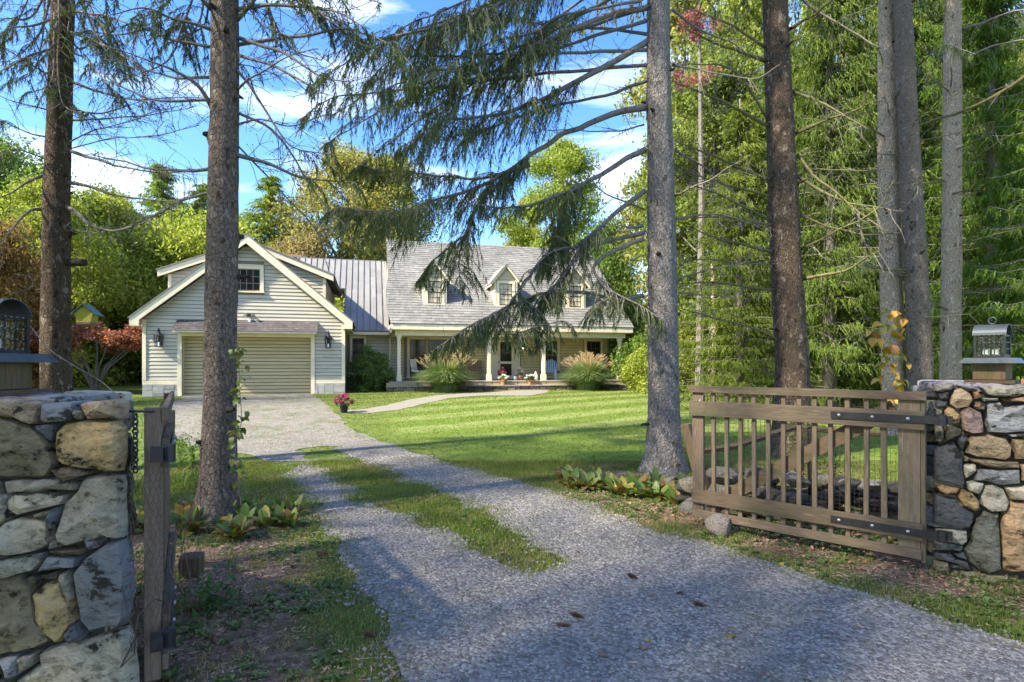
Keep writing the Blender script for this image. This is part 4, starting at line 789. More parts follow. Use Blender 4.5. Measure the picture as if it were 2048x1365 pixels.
# right wall: front face runs from the gate corner towards the camera's right
WR = empty('stone_wall', (3.5, 4.5, 0), label='rough stone gate wall on the right carrying the hinged wooden gate', cat='stone wall')
r0 = Vector((3.5, 4.5, 0)); A = Vector((3.17, 4.30, 0)); Bv = Vector((3.65, 4.06, 0)); rd = (Bv - A).normalized(); rn = Vector((rd.y, -rd.x, 0)); rn = rn if rn.y < 0 else -rn
def fR(cx, cy):
    px, py = 1780 + cx / 3.034, 750 + cy / 3.034; k = (px - 1024) / F; t = (k * A.y - A.x) / (rd.x - k * rd.y); Yd = A.y + rd.y * t
    return (t, EYE - (py - HOR) / F * Yd)
frR = lambda a, b, c: A + rd * a + rn * c + Vector((0, 0, b)) - r0
RSX = [("GREY", .8, [(265, 55), (390, 54), (370, 90), (300, 106), (268, 100)]), ("BLUE", 1, [(395, 62), (520, 70), (530, 93), (450, 85)]), ("GREY", .95, [(535, 75), (620, 60), (830, 65), (830, 120), (700, 140), (580, 120)]),
 ("DARK", 1.1, [(275, 112), (358, 102), (350, 155), (300, 148)]), ("DARK", .9, [(275, 154), (345, 160), (340, 190), (275, 195)]), ("TAN", 1.1, [(362, 150), (382, 92), (430, 77), (485, 110), (500, 150), (478, 193), (400, 210), (360, 180)]),
 ("RUST", .6, [(492, 98), (528, 94), (546, 140), (512, 148)]), ("GREY", .9, [(552, 142), (655, 140), (650, 156), (560, 162)]), ("RUST", .7, [(665, 145), (830, 130), (830, 165), (700, 165)]), ("TAN", .55, [(502, 190), (530, 158), (573, 175), (563, 213), (520, 210)]),
 ("OCHRE", .85, [(317, 215), (345, 190), (380, 202), (418, 245), (418, 288), (380, 306), (340, 283)]), ("GREY", .7, [(272, 205), (312, 210), (315, 240), (275, 245)]), ((.27, .2, .2), 1, [(424, 230), (442, 204), (480, 192), (548, 225), (566, 290), (562, 350), (500, 360), (440, 338), (427, 300)]),
 ("BLUE", 1.35, [(572, 200), (590, 162), (660, 160), (690, 200), (830, 175), (830, 348), (700, 358), (600, 350), (577, 300)]), ("GREY", .75, [(272, 287), (310, 287), (326, 330), (323, 380), (300, 408), (270, 398)]), ("TAN", .9, [(332, 310), (380, 307), (428, 327), (423, 363), (345, 396), (330, 370)]),
 ("DARK", 1, [(392, 380), (430, 360), (466, 385), (440, 462), (412, 430)]), ("DARK", .95, [(268, 452), (383, 394), (403, 437), (436, 477), (433, 560), (452, 668), (430, 680), (350, 653), (265, 638)]), ("TAN", .8, [(487, 370), (600, 362), (708, 387), (738, 440), (733, 498), (700, 518), (520, 498), (454, 473), (467, 420)]),
 ("BLUE", 1.5, [(712, 362), (830, 352), (830, 376), (730, 376)]), ("TAN", .7, [(737, 387), (830, 379), (830, 513), (760, 513), (752, 430)]), ("TAN", .6, [(477, 507), (560, 512), (783, 532), (788, 560), (660, 568), (540, 543), (482, 520)]), ("OLIVE", 1, [(442, 492), (473, 497), (468, 520), (442, 523)]),
 ("PALE", .95, [(435, 545), (460, 532), (518, 542), (518, 575), (490, 608), (460, 630), (442, 595)]), ("BLUE", 1.05, [(522, 562), (640, 572), (783, 572), (788, 655), (690, 668), (502, 638)]), ("TAN", .9, [(792, 542), (830, 542), (830, 650), (792, 640)]),
 ("GREY", 1.25, [(462, 652), (500, 642), (566, 655), (556, 690), (530, 722), (472, 700)]), ("RUST", .85, [(282, 680), (310, 664), (418, 687), (408, 713), (330, 723), (297, 705)]), ("OCHRE", .8, [(402, 735), (430, 690), (490, 702), (538, 760), (543, 810), (510, 823), (440, 790)]),
 ("GREY", 1.1, [(537, 725), (572, 667), (620, 662), (688, 692), (718, 770), (698, 823), (600, 828), (552, 790)]), ("PALE", 1, [(692, 682), (830, 672), (830, 758), (732, 758)]), ("DARK", 1.1, [(262, 707), (330, 737), (393, 747), (428, 792), (508, 840), (513, 890), (480, 928), (340, 923), (262, 898)]),
 ("GREY", 1.2, [(275, 942), (370, 932), (468, 947), (470, 1008), (440, 1033), (320, 1003), (310, 960)]), ("GREY", .7, [(262, 1007), (330, 1012), (443, 1040), (430, 1066), (330, 1056), (262, 1048)]), ("DARK", 1.2, [(258, 1067), (360, 1072), (395, 1110), (470, 1130), (488, 1180), (460, 1180), (350, 1123), (258, 1100)]),
 ("DARK", 1.4, [(370, 1074), (445, 1070), (465, 1112), (402, 1102)]), ((.13, .14, .125), 1, [(447, 1062), (490, 1000), (500, 925), (560, 828), (658, 832), (664, 960), (672, 1180), (600, 1213), (540, 1188), (482, 1140)]),
 ((.40, .285, .18), 1, [(682, 842), (740, 772), (830, 777), (830, 1200), (740, 1208), (679, 1188), (669, 960)]), ("OLIVE", 1.1, [(258, 1122), (350, 1132), (360, 1188), (280, 1200), (255, 1160)]), ("OLIVE", 1.2, [(372, 1172), (480, 1192), (560, 1212), (720, 1222), (735, 1260), (600, 1293), (450, 1240), (372, 1210)]),
 ("DARK", 1.2, [(357, 1132), (418, 1152), (410, 1168), (365, 1163)])]
for c, k, P in RSX:
    cc = globals()[c] if isinstance(c, str) else c; stone_poly([fR(*p) for p in P], .22, .055, WR, [x * k for x in cc], frR, 'slate' if c in ('BLUE', 'DARK') else 'stone')
xr = fR(834, 500)[0]; filler(xr, 3.2, -.1, 1.38, WR, frR, .22, .04, (.13, .3), (.2, .5))
c = MB(); q0, q1 = A + rd * .05 - rn * .045, A + rd * 3.1 - rn * .045; bk = -rn * .42
c.hexa([(p.x, p.y, -.1) for p in (q0, q1, q1 + bk, q0 + bk)] + [(p.x, p.y, 1.34) for p in (q0, q1, q1 + bk, q0 + bk)]); c.build('core', MT['mortar'], WR, loc=-r0)
frRe = lambda a, b, c: A - rn * a - rd * c + Vector((0, 0, b)) - r0
filler(.02, .66, -.1, 1.38, WR, frRe, .2, .035, (.08, .22), (.16, .4), (GREY, DARK, BLUE, TAN, OLIVE))
filler(.0, 3.2, -.1, 1.38, WR, lambda a, b, c: A + rd * a - rn * (.62 + c) + Vector((0, 0, b)) - r0, .1, .03, (.2, .35), (.3, .6))
x = .0
while x < 3.1:
    w_ = R.uniform(.25, .5); y = .02
    while y < .62:
        h = min(R.uniform(.2, .36), .66 - y); P = [(x + .01, y + .01), (x + w_ * .5, y), (x + w_ - .01, y + .01), (x + w_ - .02, y + h - .01), (x + w_ * .5, y + h), (x + .01, y + h - .02)]; dz = R.uniform(-.01, .014)
        stone_poly(P, .05, .012, WR, [q * R.uniform(.8, 1.3) for q in R.choice((GREY, PALE, BLUE))], lambda a, b, c_: A + rd * a - rn * b + Vector((0, 0, 1.40 + dz + c_)) - r0, 'slate'); y += h
    x += w_

# ------------------------------------------------------------------ boulders
BOU = []
for i in range(5):
    bm = bmesh.new(); bmesh.ops.create_icosphere(bm, subdivisions=3, radius=1); sd_ = i * 13.7
    pl = [(Vector((R.gauss(0, 1), R.gauss(0, 1), R.gauss(0, .8))).normalized(), R.uniform(.55, .85)) for _ in range(9)]
    for v in bm.verts:
        p = v.co.copy()
        for n_, d_ in pl:
            t_ = p.dot(n_)
            if t_ > d_: p -= n_ * (t_ - d_) * .9
        v.co = p * (1 + .10 * pnoise(p * 2.2 + Vector((sd_, 0, 0))) + .035 * pnoise(p * 7 + Vector((0, sd_, 0))))
    me = bpy.data.meshes.new('boulder'); bm.to_mesh(me); bm.free(); me.materials.append(MT['stone']); me.polygons.foreach_set('use_smooth', [True] * len(me.polygons))
    try: me.set_sharp_from_angle(angle=math.radians(30))
    except Exception: pass
    BOU.append(me)
def boulder(name, x, y, z, sx, sy, sz, rz, col, parent=None, k=None, off=None):
    o = ob(name, BOU[k if k is not None else R.randrange(5)], parent, col, Vector((x, y, z)) - (off or Vector()), (R.uniform(-.2, .2), R.uniform(-.2, .2), rz), (sx, sy, sz)); return o
RW = empty('rubble_wall', (2.9, 5.9, 0), label='low collapsed wall of dark grey boulders behind the wooden gate', cat='stone wall'); ro = Vector((2.9, 5.9, 0))
for i in range(64):
    t = R.random(); x = 1.95 + t * 1.75; y = 6.15 - t * .75 + R.uniform(-.22, .22); lv = 0 if i < 26 else (1 if i < 48 else 2); s = R.uniform(.10, .19) * (1 - .12 * lv)
    c = R.choice((DARK, BLUE, GREY, DARK)); f_ = R.uniform(.8, 1.5); boulder('stone', x, y, .07 + lv * .155 + R.uniform(-.02, .02), s * 1.35, s, s * R.uniform(.5, .75), R.uniform(-.6, .3), [q * f_ for q in c], RW, off=ro)
for (x, y, s, c, l) in ((1.90, 5.22, (.175, .13, .125), (.42, .38, .36), 'big flat topped grey pink boulder at the foot of the open gate'), (1.98, 7.1, (.13, .11, .13), (.33, .33, .31), 'round grey stone among the hostas right of the spruce'), (1.72, 6.7, (.07, .06, .05), (.5, .48, .42), 'small pale stone among the hostas beside the round grey one')):
    tag(boulder('boulder', x, y, s[2] * .45, *s, .5, c), l, 'boulder')
tag(boulder('boulder', -.02 + 7.66, 23.15 + 2.7, .48, .16, .14, .13, .2, (.7, .68, .62), k=2), 'pale rounded stone in front of the right ornamental grass', 'boulder')

# ------------------------------------------------------------------ gates
def gate(name, A_, B_, label, mirror=False):
    """hinge end A_, free end B_ on the ground; rails face the camera side"""
    A_, B_ = Vector(A_), Vector(B_); L = (B_ - A_).length; d = (B_ - A_).normalized(); g = empty(name, A_, math.atan2(d.y, d.x), label=label, cat='gate')
    s = 1 if mirror else -1                # side the rails are on, in local y
    z0, H = .10, 1.25
    def P(nm_, x0, x1, ya, yb, za, zb, mat='wood', c=1.0, rz=0, sag=.0):
        y0, y1 = sorted((ya * s, yb * s)); m = MB(); k = 6; 
        xs_ = [x0 + (x1 - x0) * i / k for i in range(k + 1)] if x1 - x0 > .5 else [x0, x1]
        V = []
        for x_ in xs_:
            o1 = pnoise((x_ * 3, za * 9, 1)) * .004
            V += [(x_, y0, za + o1), (x_, y1, za + o1), (x_, y1, zb + o1), (x_, y0, zb + o1)]
        n_ = len(xs_); Fs = [(0, 1, 2, 3), tuple(4 * (n_ - 1) + i for i in (3, 2, 1, 0))]
        for i in range(n_ - 1):
            for j in range(4): Fs.append((4 * i + j, 4 * i + 4 + j, 4 * i + 4 + (j + 1) % 4, 4 * i + (j + 1) % 4))
        m.add(V, Fs); j = c * R.uniform(.85, 1.15); return m.build(nm_, MT[mat], g, color=(j, j * R.uniform(.95, 1.02), j * R.uniform(.92, 1.03)), bevel=.0025)
    P('rail', -.01, L + .02, .040, .068, z0 + 1.185, z0 + 1.25, c=.85); P('rail', .0, L + .02, .040, .072, z0 + .965, z0 + 1.105, c=.75)
    P('rail', .01, L - .01, .040, .076, z0 + .14, z0 + .265, c=.8); P('rail', .02, L - .01, .040, .066, z0, z0 + .072, c=1.05)
    P('stile', .0, .028, -.03, .038, z0 - .03, z0 + 1.25, 'wood_v', 1.05); P('stile', .03, .17, .0, .038, z0 + .02, z0 + 1.22, 'wood_v', 1.25); P('stile', L - .11, L, .0, .038, z0 + .04, z0 + 1.24, 'wood_v', .95)
    n_ = 12
    for i in range(n_):
        x_ = .17 + (L - .30) * (i + .72) / (n_ + .35); w_ = .0175 if i else .02
        o = P('picket', x_ - w_, x_ + w_, .006, .038, z0 + .03, z0 + 1.2, 'wood_v', 1.05); o.rotation_euler.y = R.uniform(-.006, .006)
    m = MB(); m.bar((.20, -.022 * s, z0 + 1.12), (L - .22, -.022 * s, z0 + .16), .034, .12, up=(0, 0, 1)); m.build('brace', MT['wood'], g, color=(.9, .85, .8))
    for zz in (z0 + 1.045, z0 + .20):
        m = MB(); y0, y1 = sorted((.078 * s, .086 * s)); m.box(-.10, .62, y0, y1, zz - .027, zz + .027); m.lathe([(.03, -.04), (.03, .04)], 10, (-.10, .07 * s, zz)); m.box(-.16, -.08, *sorted((.0, .05 * s)), zz - .03, zz + .03)
        st = m.build('hinge_strap', MT['black'], g)
        for x_ in (.10, .33, .56): b = MB().lathe([(.012, 0), (.012, .006), (.005, .010)], 8).build('bolt', MT['steel'], st); b.location = (x_, .086 * s, zz); b.rotation_euler = (math.radians(90) * -s, 0, 0)
    m = MB(); st = .035
    x_ = .05
    while x_ < L: m.bar((x_, -.006 * s, z0 + .1), (x_, -.006 * s, z0 + 1.18), .0018, .0018); x_ += st
    z_ = z0 + .1
    while z_ < z0 + 1.18: m.bar((.03, -.0075 * s, z_), (L, -.0075 * s, z_), .0018, .0018); z_ += st
    m.build('wire_mesh', MT['wire'], g)['kind'] = 'stuff'
    return g
GR = gate('wooden_gate', (3.10, 4.26, 0), (1.76, 5.50, 0), 'weathered wooden picket gate standing open across the right verge', mirror=True)
GL = gate('wooden_gate', (-1.685, 2.66, 0), (-2.63, 4.30, 0), 'weathered wooden gate seen edge on beside the left stone wall', mirror=False)
m = MB()
for i in range(26):                         # chicken wire bunched round the hinge post
    z0_ = .28 + i * .032
    for k in range(9):
        a0 = k / 9 * 3.4; r_ = .055; c0 = Vector((-1.665, 2.60, 0)); p = c0 + Vector((math.cos(a0 + (i % 2) * .18 - 2.5) * r_ * 1.3, math.sin(a0 + (i % 2) * .18 - 2.5) * r_, z0_)); q = c0 + Vector((math.cos(a0 + .19 + (i % 2) * .18 - 2.5) * r_ * 1.3, math.sin(a0 + .19 + (i % 2) * .18 - 2.5) * r_, z0_ + .02)); r2 = q + Vector((0, 0, .014))
        m.tube([p, q, r2], .0011, 3, False); q2 = c0 + Vector((math.cos(a0 - .19 + (i % 2) * .18 - 2.5) * r_ * 1.3, math.sin(a0 - .19 + (i % 2) * .18 - 2.5) * r_, z0_ + .02)); m.tube([p, q2], .0011, 3, False)
tag(m.build('chicken_wire', MT['wire']), 'black hexagonal chicken wire wrapped round the left gate post', 'chicken wire')
m = MB()
for i in range(12):
    z_ = 1.31 - i * .022; m.tube([(-1.735 + .012 * math.cos(a) * (i % 2), 2.62 + .012 * math.cos(a) * (1 - i % 2), z_ + .017 * math.sin(a)) for a in [k * 1.0472 for k in range(7)]], .0045, 5)
m.tube([(-1.80, 2.64, 1.335), (-1.65, 2.62, 1.335)], .006, 6); tag(m.build('chain', MT['black']), 'black chain hanging between the left wall and its gate', 'chain')
tag(MB().tube([(-1.72, 2.5, .22), (-1.66, 2.50, .34), (-1.655, 2.52, .44), (-1.60, 2.55, .5), (-1.57, 2.6, .46), (-1.59, 2.62, .3)], .0035, 6).tube([(-1.75, 2.55, .56), (-1.70, 2.52, .44), (-1.655, 2.5, .36), (-1.66, 2.5, .28), (-1.72, 2.5, .22)], .003, 6).build('wire_tie', MT['wire']), 'looped grey wire tie round the foot of the left gate', 'wire')
for g_, pts, l in ((1, [at(1417, 770, 5.42), at(1412, 785, 5.35), at(1400, 800, 5.3), at(1397, 815, 5.32)], 'pale wire loop tied over the top rail of the right gate'),): tag(MB().tube(smooth_path(pts), .002, 5).build('wire_tie', MT['steel']), l, 'wire')

# bushy tangle in the gap behind the left gate
# wood block, posts, fence pieces
bp = gp(383, 1152); m = MB(); m.box(-.07, .07, -.07, .07, -.02, .155); o = m.build('wood_block', MT['wood_v'], loc=on(*bp), rot=(.03, .02, .25), color=(.62, .6, .5), bevel=.008); tag(o, 'short square sawn post stub standing on bare soil by the left gate', 'wood block')
SF = empty('split_rail_fence', (2.0, 6.6, 0), label='old split rail fence end with leaning post behind the right gate', cat='fence'); s0 = Vector((2.0, 6.6, 0))
m = MB().tube([Vector(p) - s0 for p in ((2.08, 5.95, 0), (1.98, 6.0, .4), (1.84, 6.02, .92))], [.075, .07, .062], 7); m.build('post', MT['wood_v'], SF, color=(.8, .78, .72))
m = MB().tube([p - s0 for p in (at(1405, 902, 6.0), at(1470, 893, 6.1), at(1540, 870, 6.3), at(1600, 852, 6.5))], [.035, .04, .04, .033], 6); m.build('rail', MT['wood'], SF, color=(.5, .5, .42))
m = MB().tube([p - s0 for p in (at(1590, 856, 6.5), at(1680, 862, 6.3), at(1760, 868, 6.2))], [.03, .035, .03], 6); m.build('rail', MT['wood'], SF, color=(.5, .5, .42))
m = MB()
for i in range(46): x_ = 1.75 + i * .05; y_ = 5.95 + .1 * math.sin(i); m.bar((x_, 6.02 + i * .008, .02), (x_, 6.02 + i * .008, 1.0), .002, .002)
for i in range(20): m.bar((1.75, 6.02, .02 + i * .05), (4.05, 6.39, .02 + i * .05), .002, .002)
m.build('wire_mesh', MT['wire'], SF, loc=-s0)['kind'] = 'stuff'
tag(MB().bar((3.02, 5.75, 0), (3.0, 5.74, .88), .035, .008).bar((3.02, 5.76, 0), (3.0, 5.75, .88), .008, .035).build('fence_post', MT['black'], bevel=.001), 'thin black metal stake behind the gate pickets', 'metal post')
def rail_fence(P, label, h=1.05, rails=(.45, .8), step=2.4, pr=.06, mat='wood', col=(.5, .47, .42), rr=.035):
    P = [Vector(p) for p in P]; f = empty('rail_fence', (P[0].x, P[0].y, 0), label=label, cat='fence'); o_ = Vector((P[0].x, P[0].y, 0)); pts = []
    for a, b in zip(P, P[1:]):
        k = max(1, round((b - a).length / step))
        for i in range(k): pts.append(a + (b - a) * i / k)
    pts.append(P[-1]); pts = [on(p.x, p.y) for p in pts]
    for p in pts: MB().tube([p - o_ + Vector((0, 0, -.1)), p - o_ + Vector((R.uniform(-.03, .03), 0, h))], [pr, pr * .85], 6).build('post', MT['wood_v'], f, color=col)
    for a, b in zip(pts, pts[1:]):
        for z_ in rails: MB().tube([a - o_ + Vector((0, 0, z_)), (a + b) / 2 - o_ + Vector((0, 0, z_ + R.uniform(-.03, .03))), b - o_ + Vector((0, 0, z_ + R.uniform(-.02, .02)))], [rr * .8, rr, rr * .8], 5).build('rail', MT['wood'], f, color=col)
    return f
rail_fence([(8.0, 27.6), (12, 26), (16, 24), (22, 21)], 'dark rail fence along the far side of the lawn behind the spruces')
LF = rail_fence([(-26, 33), (-19.5, 34), (-14.6, 35)], 'wire and post fence at the back of the left lawn', 1.2, (.05, .55, 1.1), 1.7, .05, col=(.8, .78, .62))
m = MB(); o_ = LF.location
for i in range(60): x_ = -26 + i * .19; m.bar((x_, 33 + (x_ + 26) * .15, .35), (x_, 33 + (x_ + 26) * .15, 1.5), .012, .012)
m.build('wire_mesh', MT['wire'], LF, loc=-o_)['kind'] = 'stuff'
PF = empty('board_fence', (-20, 34.2, .36), label='weathered board fence panel behind the red maple beside the garage', cat='fence')
for i in range(8): MB().box(.0, 5.4, 0, .04, .06 + i * .15, .18 + i * .15).build('board', MT['wood'], PF, color=(.9, .85, .6), rot=(0, 0, .15))
for i in range(3): MB().box(-.06, .06, -.08, .06, -.1, 1.45).build('post', MT['wood_v'], PF, color=(1, .95, .7), loc=(i * 2.65, i * .4, 0))

# ------------------------------------------------------------------ lanterns on the walls
def post_lantern(x, y, z, rz, label, vert=0.17):
    g = empty('post_lantern', (x, y, z), rz, label=label, cat='lantern')
    b = .115; MB().box(-b, b, -b, b, .03, vert).build('post', MT['wood_v'], g, color=(.8, .76, .6), bevel=.004); MB().box(-b - .05, b + .07, -b - .05, b + .04, 0, .028).build('base_board', MT['wood'], g, color=(.6, .55, .45), bevel=.003)
    m = MB(); t0 = vert + .001; m.hexa([(-.20, -.20, t0), (.20, -.20, t0), (.20, .20, t0), (-.20, .20, t0), (-.165, -.165, t0 + .045), (.165, -.165, t0 + .045), (.165, .165, t0 + .045), (-.165, .165, t0 + .045)]); m.build('cap_plate', MT['verdigris'], g)
    zb = t0 + .046; w_, h = .10, .18; m = MB(); m.box(-w_ - .005, w_ + .005, -w_ - .005, w_ + .005, zb, zb + .018)
    for i, j in ((-1, -1), (1, -1), (1, 1), (-1, 1)): m.bar((i * w_, j * w_, zb), (i * w_, j * w_, zb + h + .02), .016, .016)
    for zz in (zb + .022, zb + .075, zb + .13, zb + h + .01):
        for s in (-1, 1): m.bar((-w_, s * w_, zz), (w_, s * w_, zz), .006, .007); m.bar((s * w_, -w_, zz), (s * w_, w_, zz), .006, .007)
    for s in (-1, 1):
        for q in (-.035, .035): m.bar((q, s * w_, zb), (q, s * w_, zb + h), .006, .006); m.bar((s * w_, q, zb), (s * w_, q, zb + h), .006, .006)
    cg = m.build('cage', MT['cage'], g); m = MB()
    for zz in (zb + .022, zb + .075, zb + .13, zb + h + .01):
        for q in (-.07, -.035, 0, .035, .07):
            for s in (-1, 1): m.box(q - .003, q + .003, s * w_ - .006, s * w_ + .006, zz - .003, zz + .003); m.box(s * w_ - .006, s * w_ + .006, q - .003, q + .003, zz - .003, zz + .003)
    m.build('rivets', MT['steel'], cg)['kind'] = 'stuff'
    for (x0, x1, y0, y1) in ((-w_, w_, -w_ + .004, -w_ + .006), (-w_, w_, w_ - .006, w_ - .004), (-w_ + .004, -w_ + .006, -w_, w_), (w_ - .006, w_ - .004, -w_, w_)): MB().box(x0, x1, y0, y1, zb + .02, zb + h).build('glass_pane', MT['clear'], g)
    m = MB(); n = 14; V = []; r1, r2 = .112, .106; zc = zb + h + .012
    for xx in (-.118, .118):
        for r_ in (r1, r2):
            for k in range(n + 1): a = math.pi * k / n; V.append((xx, -math.cos(a) * r_, zc + math.sin(a) * r_ * .82))
    q = n + 1; Fs = []
    for k in range(n): Fs += [(k, 2 * q + k, 2 * q + k + 1, k + 1), (q + k, q + k + 1, 3 * q + k + 1, 3 * q + k), (k, k + 1, q + k + 1, q + k), (2 * q + k, 3 * q + k, 3 * q + k + 1, 2 * q + k + 1)]
    m.add(V, Fs); m.build('barrel_roof', MT['verdigris'], g, smooth=False)
    MB().box(-.1, .1, -.1, .1, zc - .012, zc - .006).build('inner_plate', MT['black'], g)
    rr = .028; m = MB().tube([(math.cos(a) * rr, 0, zc + .098 + rr + math.sin(a) * rr) for a in [k * math.pi / 7 for k in range(15)]], .004, 6); m.build('ring', MT['verdigris'], g)
    for sx in (-.03, .035):
        MB().lathe([(.013, 0), (.013, .055)], 10, (sx, 0, zb + .02)).build('candle_sleeve', MT['paint'], g); MB().lathe([(.008, 0), (.019, .02), (.018, .045), (.006, .075), (.001, .08)], 12, (sx, 0, zb + .076)).build('bulb', MT['clear'], g)
        MB().box(sx - .017, sx + .017, -w_ + .007, -w_ + .010, zb + .03, zb + .07).build('label_plate', MT['paint'], g)
    return g
post_lantern(-2.70, 2.95, 1.392, 0.0, 'weathered metal lantern on a short wooden post on the left wall')
p = at(1989, 768, 4.36); post_lantern(p.x, 4.38, 1.408, math.radians(-52), 'weathered barrel roofed lantern with ring on the right wall').scale = (.86, .86, .9)
tag(MB().box(-.01, .01, -.008, .008, 0, .035).build('candle_stub', MT['terracotta'], loc=(p.x + .06, 4.18, 1.41)), 'small red plastic piece on top of the right wall', 'cap')

# bird house hanging from the left spruce
bx = at(174, 650, 7.9); g = empty('bird_house', bx, math.radians(14), label='small yellow bird house with green pitched roof hanging near the left spruce', cat='bird house')
YM = M('yellow_paint', [(.30, .28, .03), (.36, .33, .05)], 5, rough=.6); GM = M('green_tin', [(.03, .075, .05), (.06, .12, .08)], 5, rough=.5)
MB().prism([(-.08, .03), (.08, .03), (.11, .15), (0, .26), (-.11, .15)], -.1, .1).build('box', YM, g)
for s in (-1, 1): MB().bar((0, 0, .275), (s * .15, 0, .13), .26, .014, up=(0, 1, 0) if False else (0, 0, 1)).build('roof_panel', GM, g)
MB().box(-.085, .085, -.11, .11, .0, .03).build('tray', MT['sash'], g); MB().lathe([(.055, -.03), (.08, 0)], 10).build('seed_pan', MT['sash'], g)
MB().tube([(0, 0, .28), (.02, .01, .9), (-.05, 0, 1.55)], .004, 5).build('hanger_wire', MT['wire'], g)

# pine cones, lying where the photograph shows them
m = MB(); n = 9
for i in range(n):
    t_ = i / (n - 1); m.lathe([(.001, 0), (.016 * math.sin(math.pi * (.12 + .8 * t_)) + .003, .004), (.002, .012)], 8, (0, 0, t_ * .10))
CM = m.mesh('pine_cone', MT['cone'])
for i, (px, py, rz_, l) in enumerate([(1413, 1218, 2.5, 'pine cone alone on the gravel left of the right wall'), (1168, 1241, 2.6, 'upper of two pine cones lying together on the gravel'), (1142, 1256, 3.1, 'lower of two pine cones lying together on the gravel'), (1275, 1162, 2.3, 'dark small pine cone on the upper gravel below the gate'), (487, 1221, .6, 'reddish pine cone on the weedy soil at the driveway edge'), (404, 1226, 3.3, 'pine cone lying on brown soil right of the left gate'), (432, 1293, 2.2, 'pine cone nearest the left gate foot among weeds'), (755, 1280, 2.8, 'pine cone at the left edge of the near gravel'), (632, 1115, .4, 'pine cone in dry grass beside the left wheel track'), (372, 1185, 2.9, 'pine cone just below the square wood block'), (1352, 1192, .2, 'tiny broken pine cone on the gravel under the gate')]):
    x_, y_ = gp(px, py); o = ob('pine_cone', CM, None, None, on(x_, y_, .018), (0, math.radians(86), rz_), .9 if 'tiny' not in l else .5); tag(o, l, 'pine cone', 'pine cones fallen on the ground')
# fallen leaves that can be told apart
def leafy(n=5):
    V = [(0, 0, 0)]; 
    for k in range(10): a = k * 2 * math.pi / 10; r_ = 1 if k % 2 == 0 else .55; V.append((math.cos(a) * r_, math.sin(a) * r_ * .8, .12 * math.cos(3 * a)))
    m = MB(); m.add(V, [(0, i, i % 10 + 1) for i in range(1, 11)]); return m
LM = leafy().mesh('fallen_leaf', MT['leaf'])
for px, py, c, s, l in [(1563, 1131, (.62, .42, .05), .045, 'bright yellow fallen leaf on the verge under the gate'), (1460, 1277, (.3, .24, .08), .05, 'curled olive leaf with stalk on the near gravel'), (1298, 1286, (.45, .38, .05), .03, 'small yellow leaf on the gravel left of the curled one'), (1010, 1038, (.4, .36, .3), .04, 'pale dry leaf on the grass strip of the driveway'), (548, 1093, (.5, .47, .42), .05, 'whitish dead leaf at the edge of the left verge'), (700, 1212, (.42, .44, .42), .05, 'grey upturned leaf on the near left verge')]:
    x_, y_ = gp(px, py); tag(ob('fallen_leaf', LM, None, c, on(x_, y_, .012), (.1, .15, R.random() * 6), s), l, 'leaf', 'fallen leaves')
V, Cc = [], 0
for i in range(1500):
    x_, y_ = R.uniform(1.2, 4.1), R.uniform(3.8, 6.4)
    if sdf([(x_, y_)], SOIL_R)[0] < 0: continue
    a = R.random() * 6.28; l = R.uniform(.02, .05); q = Vector((math.cos(a), math.sin(a), 0)); s_ = Vector((-q.y, q.x, 0)); b = Vector((x_, y_, .012)); V += [b, b + q * l * .5 + s_ * l * .25 + Vector((0, 0, R.uniform(0, .02))), b + q * l + Vector((0, 0, R.uniform(0, .025))), b + q * l * .5 - s_ * l * .25 + Vector((0, 0, R.uniform(0, .02)))]
DL = M('russet_leaf', [(.22, .1, .055), (.38, .2, .12), (.3, .22, .12)], 3, rough=.9, island=.4)
tag(nm('dead_leaves', V, np.arange(len(V)).reshape(-1, 4), DL), 'russet dead leaves lying under the right gate', 'leaves', kind='stuff')

